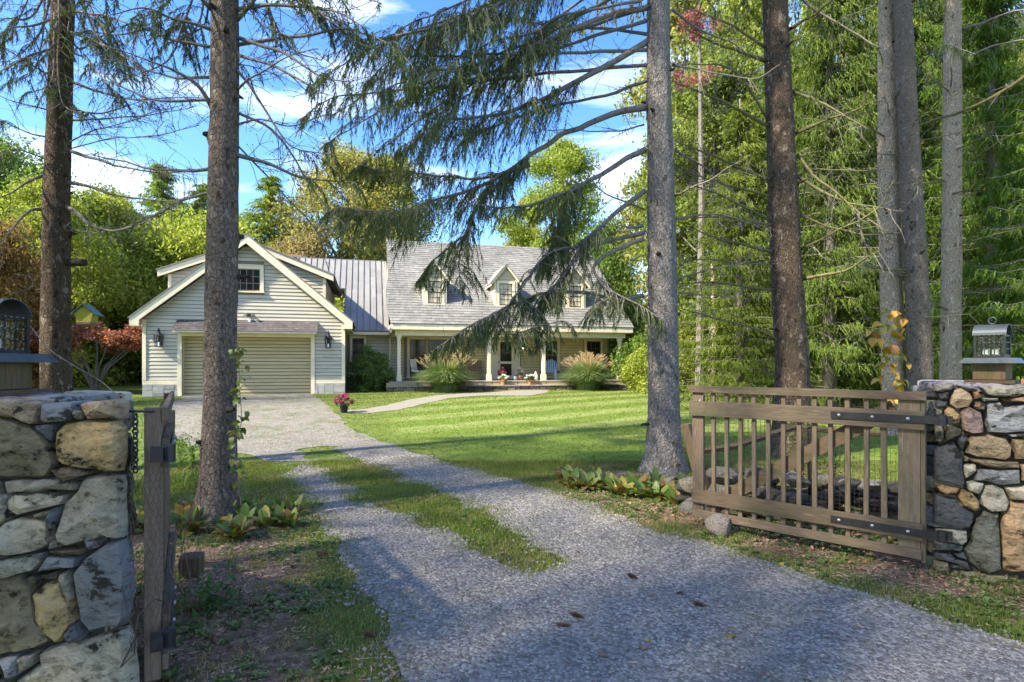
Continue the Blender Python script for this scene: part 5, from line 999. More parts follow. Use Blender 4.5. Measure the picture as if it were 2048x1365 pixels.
# ------------------------------------------------------------------ trees near the gate
def trunk(name, x, y, pts, mat, parent, knots=14, flare=1.25, seed=0, ring=40):
    """pts: (height, x offset, radius); a scaly column with root flare and knots"""
    hs_ = [p[0] for p in pts]; top = hs_[-1]; n = 26; z = -.15; V = []; rows = 0; z0 = float(gz(x, y))
    kn = [(R.uniform(.5, top * .8), R.random() * 6.283, R.uniform(.03, .055)) for _ in range(knots)]
    while z <= top + 1e-6:
        ox = np.interp(z, hs_, [p[1] for p in pts]); r = np.interp(z, hs_, [p[2] for p in pts]); r *= 1 + (flare - 1) * math.exp(-max(z, 0) / .22)
        for k in range(n):
            a = 2 * math.pi * k / n; b = pnoise((math.cos(a) * 1.3 + seed, math.sin(a) * 1.3, z * .9)) * .07 + pnoise((math.cos(a) * 5, math.sin(a) * 5 + seed, z * 5)) * .05 + .35 * max(0, math.sin(a * 4 + seed)) * math.exp(-max(z, 0) / .16) * (flare - 1)
            q = 0
            for (kz, ka, kr) in kn:
                dz = z - kz
                if abs(dz) < .12: da = (a - ka + math.pi) % (2 * math.pi) - math.pi; q += .028 * math.exp(-(dz / .05) ** 2 - (da * r / .05) ** 2)
            rr = r * (1 + b) + q; V.append((ox + math.cos(a) * rr, math.sin(a) * rr, z))
        rows += 1; z += .09 if z < 5 else .25
    Fs = [(j * n + k, j * n + (k + 1) % n, (j + 1) * n + (k + 1) % n, (j + 1) * n + k) for j in range(rows - 1) for k in range(n)]
    t = nm(name, V, Fs, mat, parent, smooth=True)
    for (kz, ka, kr) in kn:
        ox = np.interp(kz, hs_, [p[1] for p in pts]); r = np.interp(kz, hs_, [p[2] for p in pts]); L = R.choice((.02, .03, .05, .10)); d = Vector((math.cos(ka), math.sin(ka), R.uniform(-.1, .25)))
        b = Vector((ox, 0, kz)) + d * (r * .95); MB().tube([b, b + d * (.035 + L * .5), b + d * (.045 + L)], [kr * .75, kr * .5, kr * .33], 7).build('knot', MT['black_knot'], t)
    return t
MT['black_knot'] = M('dark_knot', [(.02, .016, .012), (.06, .048, .038)], 30, rough=1, bump=.8, bscale=60, bdist=.01)
def shoots(B_, D_, L_, W_, need=6):
    """drooping spruce shoots: a slim core and needle tufts either side"""
    B_, D_ = np.asarray(B_), np.asarray(D_); n = len(B_); L_ = np.asarray(L_)[:, None]; W_ = np.asarray(W_)[:, None]
    Rn = RS.randn(n, 3); S = np.cross(D_, Rn); S /= np.linalg.norm(S, axis=1)[:, None] + 1e-9; U = np.cross(D_, S)
    T = []
    tip = B_ + D_ * L_; T.append(np.stack([B_ - S * W_ * .35, B_ + S * W_ * .35, tip], 1)); T.append(np.stack([B_ + D_ * L_ * .1 - U * W_ * .35, B_ + D_ * L_ * .1 + U * W_ * .35, tip], 1))
    for k in range(need):
        t = (k + .5) / need; c = B_ + D_ * L_ * t; sg = 1 if k % 2 else -1; A_ = (S if k % 4 < 2 else U) * sg; w_ = W_ * (1.15 - .5 * t)
        T.append(np.stack([c - D_ * L_ * .09, c + D_ * L_ * .06, c + A_ * w_ + D_ * L_ * .12], 1))
    V = np.stack(T, 1).reshape(-1, 3); return V, np.arange(len(V)).reshape(-1, 3)
def limb_on(tree, off, path, r0, r1, live=(0, 0), dens=90, hang=.3, spread=.45, dead=10, name='limb', need=6, mat=None, k=5, tw=1.0):
    """one limb; live=(start, end) as fractions carries green hanging shoots, the rest bare twigs"""
    P = smooth_path([Vector(p) for p in path], k); n = len(P); P = [p + Vector((pnoise(p * 3), pnoise(p * 3 + Vector((9, 0, 0))), pnoise(p * 3 + Vector((0, 9, 0))))) * .03 * min(1, i / 4) for i, p in enumerate(P)]
    rs = [r0 + (r1 - r0) * (i / (n - 1)) ** .8 for i in range(n)]; L = MB().tube([p - off for p in P], rs, 7).build(name, mat or MT['limb'], tree, smooth=True)
    cum = [0]
    for a, b in zip(P, P[1:]): cum.append(cum[-1] + (b - a).length)
    tot = cum[-1]
    def pos(t):
        s = t * tot
        for i in range(n - 1):
            if cum[i + 1] >= s: f_ = (s - cum[i]) / max(1e-6, cum[i + 1] - cum[i]); return P[i].lerp(P[i + 1], f_), (P[i + 1] - P[i]).normalized()
        return P[-1], (P[-1] - P[-2]).normalized()
    tm = MB(); nd = 0
    for _ in range(int(dead * tot)):
        t = R.uniform(.06, 1); c, d = pos(t)
        if live[1] > live[0] and live[0] + .1 < t < live[1] and R.random() < .6: continue
        q = Vector((R.gauss(0, 1), R.gauss(0, 1), R.gauss(0, .7))); q = (q - d * q.dot(d)).normalized() + d * .7; q.normalize(); l = R.uniform(.12, .55) * tw; pts = [c]; dd = q.copy(); m_ = 4
        for j in range(m_): dd = (dd + Vector((R.gauss(0, .16), R.gauss(0, .16), R.gauss(-.04, .14)))).normalized(); pts.append(pts[-1] + dd * l / m_)
        tm.tube([p - off for p in pts], [.005 * tw, .004, .0034, .0028, .0015], 3, False); nd += 1
        for j in range(R.randint(0, 4)):
            b = pts[R.randint(1, 3)]; e = (dd + Vector((R.gauss(0, .7), R.gauss(0, .7), R.gauss(0, .6)))).normalized() * R.uniform(.06, .22) * tw; tm.tube([b - off, b + e * .55 + Vector((0, 0, .01)) - off, b + e - off], [.003, .0024, .0012], 3, False)
            if R.random() < .5: s_ = b + e - off; tm.lathe([(.001, -.008), (.006, 0), (.001, .01)], 4, s_)
    if nd: tm.build('twigs', MT['limb'], L)['kind'] = 'stuff'
    if live[1] > live[0]:
        Bs, Ds, Ls, Ws = [], [], [], []; tw_m = MB(); m_ = int(dens * tot * (live[1] - live[0]) / 10)
        for i in range(m_):
            t = R.uniform(*live); c, d = pos(t); env = math.sin(math.pi * min(1, max(.12, (t - live[0]) / (live[1] - live[0]) * .85 + .15))) ** .5
            sd_ = d.cross(Vector((0, 0, 1))); sd_ = sd_.normalized() if sd_.length > .1 else Vector((1, 0, 0)); sgn = R.choice((-1, 1)); q = (sd_ * sgn + d * R.uniform(.2, 1.0) + Vector((0, 0, R.uniform(-.5, .35)))).normalized(); l = spread * env * R.uniform(.45, 1.2); pts = [c]; dd = q.copy(); ms = 6
            for j in range(ms):
                dd = (dd + Vector((R.gauss(0, .09), R.gauss(0, .09), -.13 - .03 * j))).normalized(); pts.append(pts[-1] + dd * l / ms)
            tw_m.tube([p - off for p in pts], [.006, .005, .0045, .004, .003, .0025, .0015], 3, False)
            for j in range(1, ms + 1):
                for _ in range(4 if j > 1 else 2):
                    b = pts[j - 1].lerp(pts[j], R.random()); g_ = Vector((R.gauss(0, .55), R.gauss(0, .55), -.85)) + dd * R.uniform(.2, 1.1); g_.normalize(); Bs.append(tuple(b - off)); Ds.append(tuple(g_)); Ls.append(hang * R.uniform(.2, .85) * (.5 + .5 * env)); Ws.append(R.uniform(.008, .014))
            for _ in range(3): b = pts[-1]; g_ = (dd + Vector((R.gauss(0, .25), R.gauss(0, .25), -.3))).normalized(); Bs.append(tuple(b - off)); Ds.append(tuple(g_)); Ls.append(hang * R.uniform(.4, .9)); Ws.append(.014)
        tw_m.build('side_twigs', MT['limb'], L)['kind'] = 'stuff'
        V, Fs = shoots(Bs, Ds, Ls, Ws, need); fo = nm('foliage', V, Fs, MT['needle'], L); fo['kind'] = 'stuff'
    return L
def near_tree(x, y, label, pts, mat, knots, flare=1.25, seed=0, name='spruce_tree'):
    z = float(gz(x, y)); t = empty(name, (x, y, z), label=label, cat='tree'); trunk('trunk', x, y, pts, MT[mat], t, knots, flare, seed); return t, Vector((x, y, z))
def crown_at(t, off, cx, z0, z1, r0, n, seed, hang=.35, dens=1):
    """upper crown of a near tree: whorls of drooping limbs above the frame"""
    rr = random.Random(seed); z = z0; Bs, Ds, Ls, Ws = [], [], [], []; m = MB()
    while z < z1:
        f_ = 1 - (z - z0) / (z1 - z0)
        for k in range(n):
            a = rr.random() * 6.283; L = r0 * (.25 + .75 * f_) * rr.uniform(.7, 1.1); d = Vector((math.cos(a), math.sin(a), .15)); p = Vector((cx, 0, z + rr.uniform(-.2, .2))); pts = [p]
            for j in range(7): d = (d + Vector((0, 0, -.09 if j < 4 else .10))).normalized(); pts.append(pts[-1] + d * L / 7)
            m.tube(pts, [.03 * (1 - j / 8) + .004 for j in range(8)], 4, False)
            for j in range(1, 8):
                for _ in range(int(9 * dens)):
                    b = pts[j - 1].lerp(pts[j], rr.random()); sd_ = Vector((-d.y, d.x, 0)) * rr.gauss(0, .25) * (1.2 - j / 9) ; Bs.append(tuple(b + sd_)); g_ = Vector((rr.gauss(0, .35), rr.gauss(0, .35), -1)).normalized(); Ds.append(tuple(g_)); Ls.append(hang * rr.uniform(.5, 1.2)); Ws.append(rr.uniform(.03, .06))
        z += .55
    m.build('upper_limbs', MT['limb'], t)['kind'] = 'stuff'
    V, Fs = shoots(Bs, Ds, Ls, Ws, 3); nm('crown', V, Fs, MT['needle'], t)['kind'] = 'stuff'

# T1: dark trunk behind the left wall
t1, o1 = near_tree(-6.42, 8.0, 'dark brown spruce trunk behind the left stone wall with bare downswept limbs', [(0, .02, .19), (2, 0, .175), (4, .02, .155), (7, .12, .135), (12, .2, .10), (17, .2, .03)], 'bark_dark', 10, 1.2, 3)
# T2
t2, o2 = near_tree(-2.93, 5.7, 'tall straight spruce standing in hostas in front of the garage', [(0, -.02, .175), (1, 0, .155), (2.4, .02, .147), (4, .05, .132), (5.5, .06, .122), (9, .05, .10), (16, 0, .03)], 'bark_brown', 26, 1.5, 8)
# T3
t3, o3 = near_tree(2.19, 8.2, 'thick grey scaly spruce trunk between the lawn and the open gate', [(0, .0, .235), (1, 0, .222), (2.5, -.02, .212), (4, -.04, .19), (6, -.08, .165), (9, -.1, .14), (17, -.1, .03)], 'bark_grey', 22, 1.5, 14)
# T4
t4, o4 = near_tree(4.62, 9.4, 'thick reddish brown spruce behind the right gate leaning slightly left', [(0, .02, .31), (1.5, .0, .26), (3, -.08, .245), (5, -.17, .22), (8, -.3, .19), (16, -.5, .03)], 'bark_dark', 14, 1.2, 21)
t5, o5 = near_tree(8.03, 12.0, 'pale tan slim spruce trunk with orange vine nearest the right wall', [(0, .05, .23), (2, .0, .21), (5, -.08, .2), (9, -.1, .18), (17, -.1, .04)], 'bark_tan', 18, 1.2, 31)
t6, o6 = near_tree(8.35, 11.6, 'dark grey spruce trunk between the two pale trunks on the right', [(0, .0, .235), (2, -.05, .22), (5, -.2, .19), (9, -.4, .16), (17, -.5, .04)], 'bark_brown', 12, 1.15, 37)
t7, o7 = near_tree(10.1, 13.1, 'sunlit tan spruce trunk, rightmost of the row behind the right wall', [(0, .0, .225), (2, .0, .2), (5, .03, .19), (9, .05, .17), (17, .05, .04)], 'bark_tan', 10, 1.15, 43)
MB().tube([Vector((.16, 0, 2.98)), Vector((.30, .0, 2.98)), Vector((.42, 0, 2.975))], [.06, .055, .05], 9).build('branch_stub', MT['black_knot'], t1)

def A_(pts, Y0, Y1):                        # a limb followed through the picture, its distance running from Y0 to Y1
    n = len(pts); return [at(p[0], p[1], Y0 + (Y1 - Y0) * i / (n - 1)) for i, p in enumerate(pts)]
# T3, left side: long living limbs drooping in front of the house
L3 = [([(1300, 14), (1200, 35), (1110, 75), (1024, 110), (930, 135), (830, 150), (760, 185)], 8.2, 6.6, .045, (.38, 1), 120, .26, .6),
 ([(1300, 80), (1180, 150), (1080, 200), (1024, 222), (950, 235), (880, 245), (800, 300)], 8.2, 7.0, .05, (.35, 1), 130, .28, .62),
 ([(1300, -90), (1180, -60), (1050, -20), (950, 30), (850, 60), (740, 80), (660, 50)], 8.2, 6.4, .05, (.3, 1), 130, .24, .6),
 ([(1290, 215), (1240, 225), (1160, 255), (1090, 290), (1024, 335), (960, 372), (893, 394), (800, 425), (720, 420), (650, 425)], 8.2, 7.4, .052, (.5, 1), 165, .34, .55),
 ([(1060, 330), (1000, 350), (940, 358), (860, 350), (790, 345), (720, 330)], 8.0, 8.6, .03, (.1, 1), 100, .24, .42),
 ([(985, 345), (978, 375), (956, 412), (933, 464), (886, 506), (863, 525), (835, 560)], 8.0, 7.6, .022, (.1, 1), 120, .26, .4),
 ([(933, 464), (922, 500), (918, 540), (930, 575)], 7.8, 7.6, .014, (.1, 1), 110, .22, .36),
 ([(1290, 300), (1234, 330), (1187, 358), (1129, 387), (1082, 403), (1015, 415), (960, 412), (915, 420)], 8.2, 7.2, .045, (.42, 1), 95, .22, .3),
 ([(1180, 362), (1150, 380), (1130, 430), (1110, 480), (1085, 530)], 8.0, 8.3, .022, (.05, 1), 190, .34, .42),
 ([(1290, 382), (1234, 426), (1199, 455), (1164, 487), (1150, 520), (1120, 560), (1085, 600)], 8.2, 7.6, .04, (.45, 1), 170, .3, .45),
 ([(1288, 466), (1211, 485), (1152, 494), (1105, 504), (1077, 527), (1042, 574), (1019, 609)], 8.2, 7.4, .036, (.55, .8), 60, .2, .25),
 ([(1286, 478), (1234, 499), (1192, 527), (1190, 546), (1211, 574), (1240, 593), (1280, 612), (1320, 640)], 8.1, 7.0, .034, (.62, 1), 130, .22, .38),
 ([(1211, 574), (1230, 590), (1200, 610), (1180, 640)], 7.5, 7.3, .016, (.1, 1), 130, .2, .32),
 ([(1286, 592), (1235, 600), (1190, 590), (1125, 585), (1046, 600), (988, 627), (944, 647), (914, 671), (870, 700)], 8.2, 7.2, .034, (.48, 1), 150, .30, .40),
 ([(1046, 600), (1075, 620), (1090, 650), (1080, 690)], 7.6, 7.4, .014, (.1, 1), 120, .24, .3), ([(988, 627), (1000, 650), (1030, 668), (1120, 640), (1150, 660)], 7.5, 7.2, .014, (.1, 1), 80, .24, .28)]
for pts, ya, yb, r0, live, dens, hang, spr in L3: limb_on(t3, o3, A_(pts, ya, yb), r0, .006, (live[0] * .8, 1), dens * 3.0, hang * .8, spr * 1.4, 7)
LX = []
for i in range(15):                        # higher limbs of the same tree, reaching left over the view
    ya_ = -260 + i * 30; ex, ey = 1000 - (i * 137) % 360, 20 + (i * 83) % 300; mx_ = (1300 + ex) / 2
    LX.append(([(1300, ya_), (mx_ + 120, ya_ + (ey - ya_) * .25), (mx_ - 20, ya_ + (ey - ya_) * .5), (ex + 90, ya_ + (ey - ya_) * .8), (ex, ey), (ex - 60, ey + 45)], 8.2, 7.0 + (i % 4) * .8))
for pts, ya, yb in LX: limb_on(t3, o3, A_(pts, ya, yb), .028, .005, (.35, 1), 230, .17, .66, 6)
D3 = [([(1288, 250), (1230, 262), (1130, 262), (1050, 258)], 8.2, 7.6, .014), ([(1345, 130), (1400, 140), (1500, 160), (1560, 130)], 8.2, 7.6, .02), ([(1345, 395), (1420, 360), (1500, 310)], 8.2, 7.0, .02), ([(1345, 440), (1430, 430), (1530, 455)], 8.2, 8.8, .022),
 ([(1350, 560), (1440, 535), (1530, 520)], 8.2, 8.8, .018), ([(1285, 452), (1255, 455), (1235, 450)], 8.2, 8.0, .03), ([(1345, 20), (1400, 60), (1470, 90), (1520, 140)], 8.2, 8.8, .022), ([(1350, 300), (1420, 345), (1500, 410)], 8.2, 8.9, .02), ([(1290, 420), (1200, 380), (1170, 340)], 8.2, 8.3, .016), ([(1350, 585), (1420, 590), (1500, 600)], 8.2, 9.0, .016)]
for pts, ya, yb, r0 in D3: limb_on(t3, o3, A_(pts, ya, yb), r0, .004, (0, 0), dead=9, name='dead_limb')
# T2 dead limbs, with a little green at the tips
for i in range(9):
    ex, ey = 330 + (i * 61) % 420, 10 + (i * 47) % 110; s_ = 1 if ex > 444 else -1; limb_on(t2, o2, A_([(444, -190 + 16 * i), (444 + (ex - 444) * .5, -90 + 10 * i), (ex, ey), (ex + 70 * s_, ey + 35)], 5.7, 5.6 + (i % 3) * .3), .02, .004, (.4, 1), 85, .16, .40, 12, tw=.8)
for i in range(12):
    ex, ey = -20 + (i * 47) % 300, 10 + (i * 61) % 200; s_ = 1 if ex > 110 else -1; limb_on(t1, o1, A_([(113, -160 + 14 * i), (113 + (ex - 113) * .5, -60 + 14 * i), (ex, ey), (ex + 60 * s_, ey + 35)], 8, 7.4 + (i % 3) * .4), .02, .004, (.4, 1), 85, .2, .45, 12, tw=.9)
L2 = [([(472, 75), (560, 105), (640, 150), (700, 165)], 5.7, 5.4, .022, (.6, 1)), ([(472, 110), (540, 130), (600, 160), (635, 185), (630, 228)], 5.7, 5.3, .018, (0, 0)), ([(470, 310), (530, 325), (590, 350), (650, 362), (720, 365)], 5.7, 5.9, .026, (.55, 1)),
 ([(474, 180), (500, 160), (560, 120), (640, 100)], 5.7, 5.2, .014, (0, 0)), ([(474, 225), (540, 260), (600, 330), (640, 400), (700, 460)], 5.7, 5.8, .016, (0, 0)), ([(474, 20), (560, 10), (660, 20), (740, 60)], 5.7, 5.3, .024, (.4, 1)), ([(474, 140), (520, 200), (560, 270), (600, 300), (680, 310)], 5.7, 5.6, .016, (.6, 1)),
 ([(424, 215), (395, 170), (350, 145), (300, 125), (200, 90)], 5.7, 5.3, .026, (0, 0)), ([(424, 155), (350, 155), (280, 140), (210, 120)], 5.7, 6.0, .018, (0, 0)), ([(424, 200), (330, 200), (250, 180), (190, 135)], 5.7, 5.9, .018, (0, 0)), ([(422, 338), (350, 345), (250, 325), (180, 310)], 5.7, 6.2, .02, (0, 0)), ([(424, 60), (360, 40), (300, 20), (220, 30)], 5.7, 5.2, .02, (.3, 1)),
 ([(424, 95), (340, 80), (290, 60), (240, 70), (180, 60)], 5.7, 5.9, .018, (.35, 1)), ([(422, 385), (380, 395), (330, 420), (280, 445), (230, 465)], 5.7, 6.4, .018, (0, 0)), ([(472, 250), (520, 240), (580, 250), (660, 230)], 5.7, 5.6, .012, (0, 0)), ([(474, 290), (560, 380), (630, 460), (650, 520)], 5.7, 6.2, .010, (0, 0)),
 ([(474, 40), (540, -20), (640, -30), (760, 10)], 5.7, 5.2, .024, (.3, 1)), ([(424, 20), (380, -20), (300, -30), (160, 10)], 5.7, 5.0, .024, (.3, 1)), ([(474, 90), (600, 70), (700, 60), (790, 100), (850, 170)], 5.7, 5.5, .02, (.45, 1))]
for pts, ya, yb, r0, live in L2: limb_on(t2, o2, A_(pts, ya, yb), r0, .004, live, 95, .19, .42, 14, name='limb' if live[1] else 'dead_limb', tw=.8)
# T1
L1 = [([(130, 160), (200, 185), (270, 200), (340, 196), (410, 195)], 8, 7.6, .022, (0, 0)), ([(130, 240), (200, 240), (300, 232), (390, 212)], 8, 7.8, .018, (0, 0)), ([(130, 298), (180, 315), (230, 330), (320, 345), (400, 338)], 8, 7.6, .03, (0, 0)), ([(130, 365), (180, 373), (230, 390), (330, 402), (400, 385)], 8, 7.8, .03, (0, 0)),
 ([(130, 412), (160, 430), (180, 450), (230, 462), (300, 440), (350, 410)], 8, 7.5, .034, (0, 0)), ([(92, 350), (60, 360), (30, 382), (-30, 400)], 8, 7.4, .03, (0, 0)), ([(92, 418), (60, 425), (25, 455), (-10, 500)], 8, 7.2, .03, (0, 0)), ([(135, 190), (145, 215), (190, 228), (240, 220), (280, 205)], 8, 7.7, .026, (0, 0)),
 ([(100, 40), (60, 55), (20, 60), (-40, 90)], 8, 7.5, .02, (.2, 1)), ([(100, 150), (60, 130), (20, 100), (-40, 60)], 8, 7.3, .014, (0, 0)), ([(96, 220), (50, 210), (0, 190)], 8, 7.4, .012, (0, 0)), ([(96, 275), (50, 265), (-10, 230)], 8, 7.5, .014, (.3, 1)), ([(130, 60), (200, 90), (260, 120), (300, 160)], 8, 7.2, .022, (.2, .8)),
 ([(130, 20), (200, 30), (290, 50), (370, 30)], 8, 7.0, .022, (.25, 1)), ([(96, 100), (60, 110), (30, 130), (-20, 150)], 8, 7.4, .02, (.2, 1)), ([(130, 100), (170, 120), (220, 170), (240, 200)], 8, 7.5, .016, (.3, 1)), ([(130, 450), (170, 465), (218, 470)], 8, 7.9, .016, (0, 0)), ([(94, 320), (40, 300), (-20, 310)], 8, 7.3, .014, (.4, 1)),
 ([(130, 288), (190, 262), (280, 235), (370, 210)], 8, 7.3, .012, (0, 0)), ([(130, 300), (220, 280), (320, 272), (400, 250)], 8, 7.4, .01, (0, 0))]
for pts, ya, yb, r0, live in L1: limb_on(t1, o1, A_(pts, ya, yb), r0, .004, live, 100, .22, .45, 14, name='limb' if live[1] else 'dead_limb', tw=.9)
# T4 .. T7: many bare limbs on both sides, mossy and sunlit
MT['mossy_limb'] = M('mossy_limb', [(.07, .065, .035), (.15, .14, .07), (.11, .11, .05)], 14, rough=.95, bump=.5, bscale=50, bdist=.01, spec=.1)
L4 = [[(1530, 95), (1454, 45), (1349, 10)], [(1530, 122), (1430, 85), (1344, 45)], [(1535, 240), (1474, 145), (1404, 130), (1344, 128)], [(1540, 255), (1449, 205), (1374, 175), (1344, 160)], [(1545, 362), (1449, 322), (1374, 290), (1344, 280)], [(1548, 395), (1454, 370), (1374, 345), (1344, 346)], [(1550, 445), (1449, 395), (1384, 370), (1350, 350)],
 [(1552, 452), (1449, 435), (1350, 440)], [(1552, 506), (1449, 480), (1374, 455)], [(1555, 582), (1424, 565), (1350, 575)], [(1558, 685), (1520, 660), (1440, 640), (1350, 615)], [(1545, 530), (1500, 528), (1400, 518), (1352, 535)], [(1578, 60), (1640, 20), (1700, -30)], [(1580, 180), (1650, 210), (1740, 260)], [(1585, 270), (1680, 230), (1760, 200)], [(1590, 350), (1680, 400), (1790, 420)], [(1595, 430), (1680, 460), (1770, 470)], [(1600, 560), (1690, 540), (1760, 500)], [(1595, 310), (1640, 360), (1740, 440), (1770, 460)], [(1600, 500), (1660, 470), (1750, 420), (1790, 360)]]
for pts in L4: limb_on(t4, o4, A_(pts, 9.4, R.uniform(8.0, 8.8)), R.uniform(.02, .036), .005, (0, 0), dead=9, name='dead_limb', mat=MT['mossy_limb'], tw=1.2)
def auto_limbs(t, off, n, z0, z1, rlen, rs=None, mat=None, ox=0, pts=None):
    for i in range(n):
        z = R.uniform(z0, z1); a = R.choice((R.uniform(-.9, .9), R.uniform(2.3, 4.1), R.uniform(-2.6, -.6))); L = R.uniform(.5, 1) * rlen; d = Vector((math.cos(a), math.sin(a), R.uniform(-.15, .15))); x0 = np.interp(z, [p[0] for p in pts], [p[1] for p in pts]); p = off + Vector((x0, 0, z)); P = [p]
        for j in range(4): d = (d + Vector((R.gauss(0, .1), R.gauss(0, .1), R.uniform(-.12, .16)))).normalized(); P.append(P[-1] + d * L / 4)
        limb_on(t, off, P, R.uniform(.012, .03), .004, (0, 0), dead=7, name='dead_limb', mat=mat or MT['mossy_limb'], tw=1.1, k=3)
auto_limbs(t5, o5, 14, 1.8, 8, 2.2, pts=[(0, 0), (17, -.1)]); auto_limbs(t6, o6, 8, 2, 8, 1.8, pts=[(0, 0), (9, -.4), (17, -.5)]); auto_limbs(t7, o7, 11, 2, 9, 2.4, pts=[(0, 0), (17, 0)])
limb_on(t7, o7, A_([(2120, 105), (2048, 155), (1990, 190), (1920, 225), (1870, 240), (1800, 265)], 10.5, 12.9), .05, .02, (0, 0), dead=5, mat=MT['mossy_limb'])
limb_on(t7, o7, A_([(1925, 120), (1980, 95), (2040, 80), (2120, 90)], 13, 11.5), .03, .01, (.2, 1), 60, .3, .6, 4)
limb_on(t7, o7, A_([(1925, 60), (1980, 40), (2040, 20), (2120, 30)], 13, 11), .03, .01, (.1, 1), 60, .3, .6, 4)
limb_on(t6, o6, A_([(1838, 130), (1890, 90), (1950, 110)], 11.6, 10.5), .02, .008, (.1, 1), 70, .25, .5, 4)
limb_on(t4, o4, A_([(1575, -30), (1630, 20), (1700, 60), (1760, 100)], 9.4, 9), .03, .01, (.1, 1), 60, .28, .6, 4)
for (t, o, cx, z0, r0, n, sd_) in ((t1, o1, .15, 7.8, 2.2, 3, 1), (t2, o2, .05, 6.4, 2.0, 3, 2), (t3, o3, -.1, 8.0, 2.4, 4, 3), (t4, o4, -.35, 8.6, 2.8, 4, 4), (t5, o5, -.1, 9.6, 2.4, 3, 5), (t7, o7, 0, 10.2, 2.6, 4, 7)): crown_at(t, o, cx, z0, 16.5, r0, n, sd_)

# ------------------------------------------------------------------ background trees
def leaf_cloud(name, blobs, nleaf, size, mat=None, flat=.0, seed=0):
    """leaves gathered in clumps through a crown; blobs: (x, y, z, r)"""
    rs = np.random.RandomState(seed); w_ = np.array([b[3] ** 2 for b in blobs]); w_ = w_ / w_.sum(); idx = rs.choice(len(blobs), nleaf, p=w_); Bb = np.array(blobs)[idx]
    d = rs.randn(nleaf, 3); d /= np.linalg.norm(d, axis=1)[:, None]; r = rs.rand(nleaf) ** .5 * (1 + .28 * np.abs(rs.randn(nleaf))); C = Bb[:, :3] + d * (r * Bb[:, 3])[:, None] * np.array([1, 1, .72]); n = nleaf
    a = rs.randn(n, 3) + np.array([0, 0, flat]); a /= np.linalg.norm(a, axis=1)[:, None]; b = np.cross(a, rs.randn(n, 3)); b /= np.linalg.norm(b, axis=1)[:, None] + 1e-9; c = np.cross(a, b); s = size * (.6 + .8 * rs.rand(n))[:, None]
    V = np.stack([C - b * s, C - c * s * .55, C + b * s, C + c * s * .55], 1); return nm(name, V, np.arange(n * 4).reshape(n, 4), mat or MT['leaf'], me_only=True)
def broad_crown(h, r, z0, n, nleaf, size, seed, lobes=70, br=.2):
    rr = random.Random(seed); bl = []
    for i in range(lobes):
        t = rr.random(); a = rr.random() * 6.283; z = z0 + (h - z0) * t; env = math.sin(math.pi * min(1, (t * .86 + .12))) ** .6; q = r * env * math.sqrt(rr.random()) * rr.uniform(.8, 1.12); bl.append((math.cos(a) * q, math.sin(a) * q, z, r * br * rr.uniform(.6, 1.5)))
    me = leaf_cloud('crown', bl, nleaf, size, seed=seed); m = MB(); top = h * .85
    P = [Vector((pnoise((i * .4, seed, 0)) * r * .12, pnoise((seed, i * .4, 3)) * r * .12, top * i / 9)) for i in range(10)]; m.tube(P, [.024 * h * (1 - i / 10.5) * .6 + .02 for i in range(10)], 8)
    for b in bl[::2]:
        i = max(1, min(8, int(b[2] / top * 9 * .7))); s_ = P[i]; e = Vector(b[:3]); m.tube([s_, s_.lerp(e, .5) + Vector((0, 0, -.05 * r)), e], [.008 * h * .6, .005 * h * .6, .01], 5, False)
    return me, m.mesh('trunk', MT['limb'], True)
def spruce_mesh(h, r, z0, seed, step=.5, n=7, hang=.5, wd=.05, per=9, lean=0, name='crown'):
    rr = random.Random(seed); z = z0; Bs, Ds, Ls, Ws = [], [], [], []; m = MB(); m.tube([(0, 0, 0), (0, 0, h * .5), (0, 0, h)], [h * .014, h * .01, .02], 8)
    while z < h * .98:
        f_ = (1 - (z - z0) / (h - z0)) ** .8
        for k in range(n):
            a = rr.random() * 6.283; L = max(.3, r * f_ * rr.uniform(.65, 1.12)); d = Vector((math.cos(a), math.sin(a), .25)); p = Vector((0, 0, z + rr.uniform(-.3, .3) * step)); pts = [p]
            for j in range(6): d = (d + Vector((0, 0, -.16 if j < 3 else .13))).normalized(); pts.append(pts[-1] + d * L / 6)
            m.tube(pts[::2], [.03, .02, .012, .006], 3, False)
            for j in range(1, 7):
                for _ in range(int(per * (.4 + L / 3))):
                    b = pts[j - 1].lerp(pts[j], rr.random()); q = Vector((-d.y, d.x, 0)) * rr.gauss(0, .16) * L * (1.1 - j / 8); Bs.append(tuple(b + q)); g_ = Vector((rr.gauss(0, .4), rr.gauss(0, .4), -1)) + d * .5; g_.normalize(); Ds.append(tuple(g_)); Ls.append(hang * rr.uniform(.4, 1.2)); Ws.append(wd * rr.uniform(.6, 1.4))
        z += step * (.6 + .5 * f_)
    V, Fs = shoots(Bs, Ds, Ls, Ws, 2); return nm(name, V, Fs, MT['needle_bg'], me_only=True), m.mesh('trunk', MT['limb'], True)
PB = [broad_crown(12, 4.2, 1.6, 0, 54000, .086, 11, 110), broad_crown(14, 3.6, 3.0, 0, 48000, .084, 12, 100), broad_crown(7, 3.4, .1, 0, 44000, .08, 13, 100, .24), broad_crown(15, 3.2, 2.0, 0, 48000, .086, 14, 110)]
PS = [spruce_mesh(15, 3.6, .8, 21, .5, 8, .5, .05, 10), spruce_mesh(13, 3.0, .6, 22, .5, 6, .45, .05, 7), spruce_mesh(11, 2.6, .4, 23, .45, 7, .34, .04, 7)]
def plant(proto, kind, x, y, s, label, col, group=None, rz=None, sz=None, cat='tree'):
    e = empty(kind, on(x, y), R.random() * 6.283 if rz is None else rz, label=label, cat=cat, group=group)
    c = (s, s, sz or s); ob('crown', proto[0], e, col, scale=c); ob('trunk', proto[1], e, None, scale=c); return e
def pp(px, Y): return ((px - 1024) / F * Y, Y)
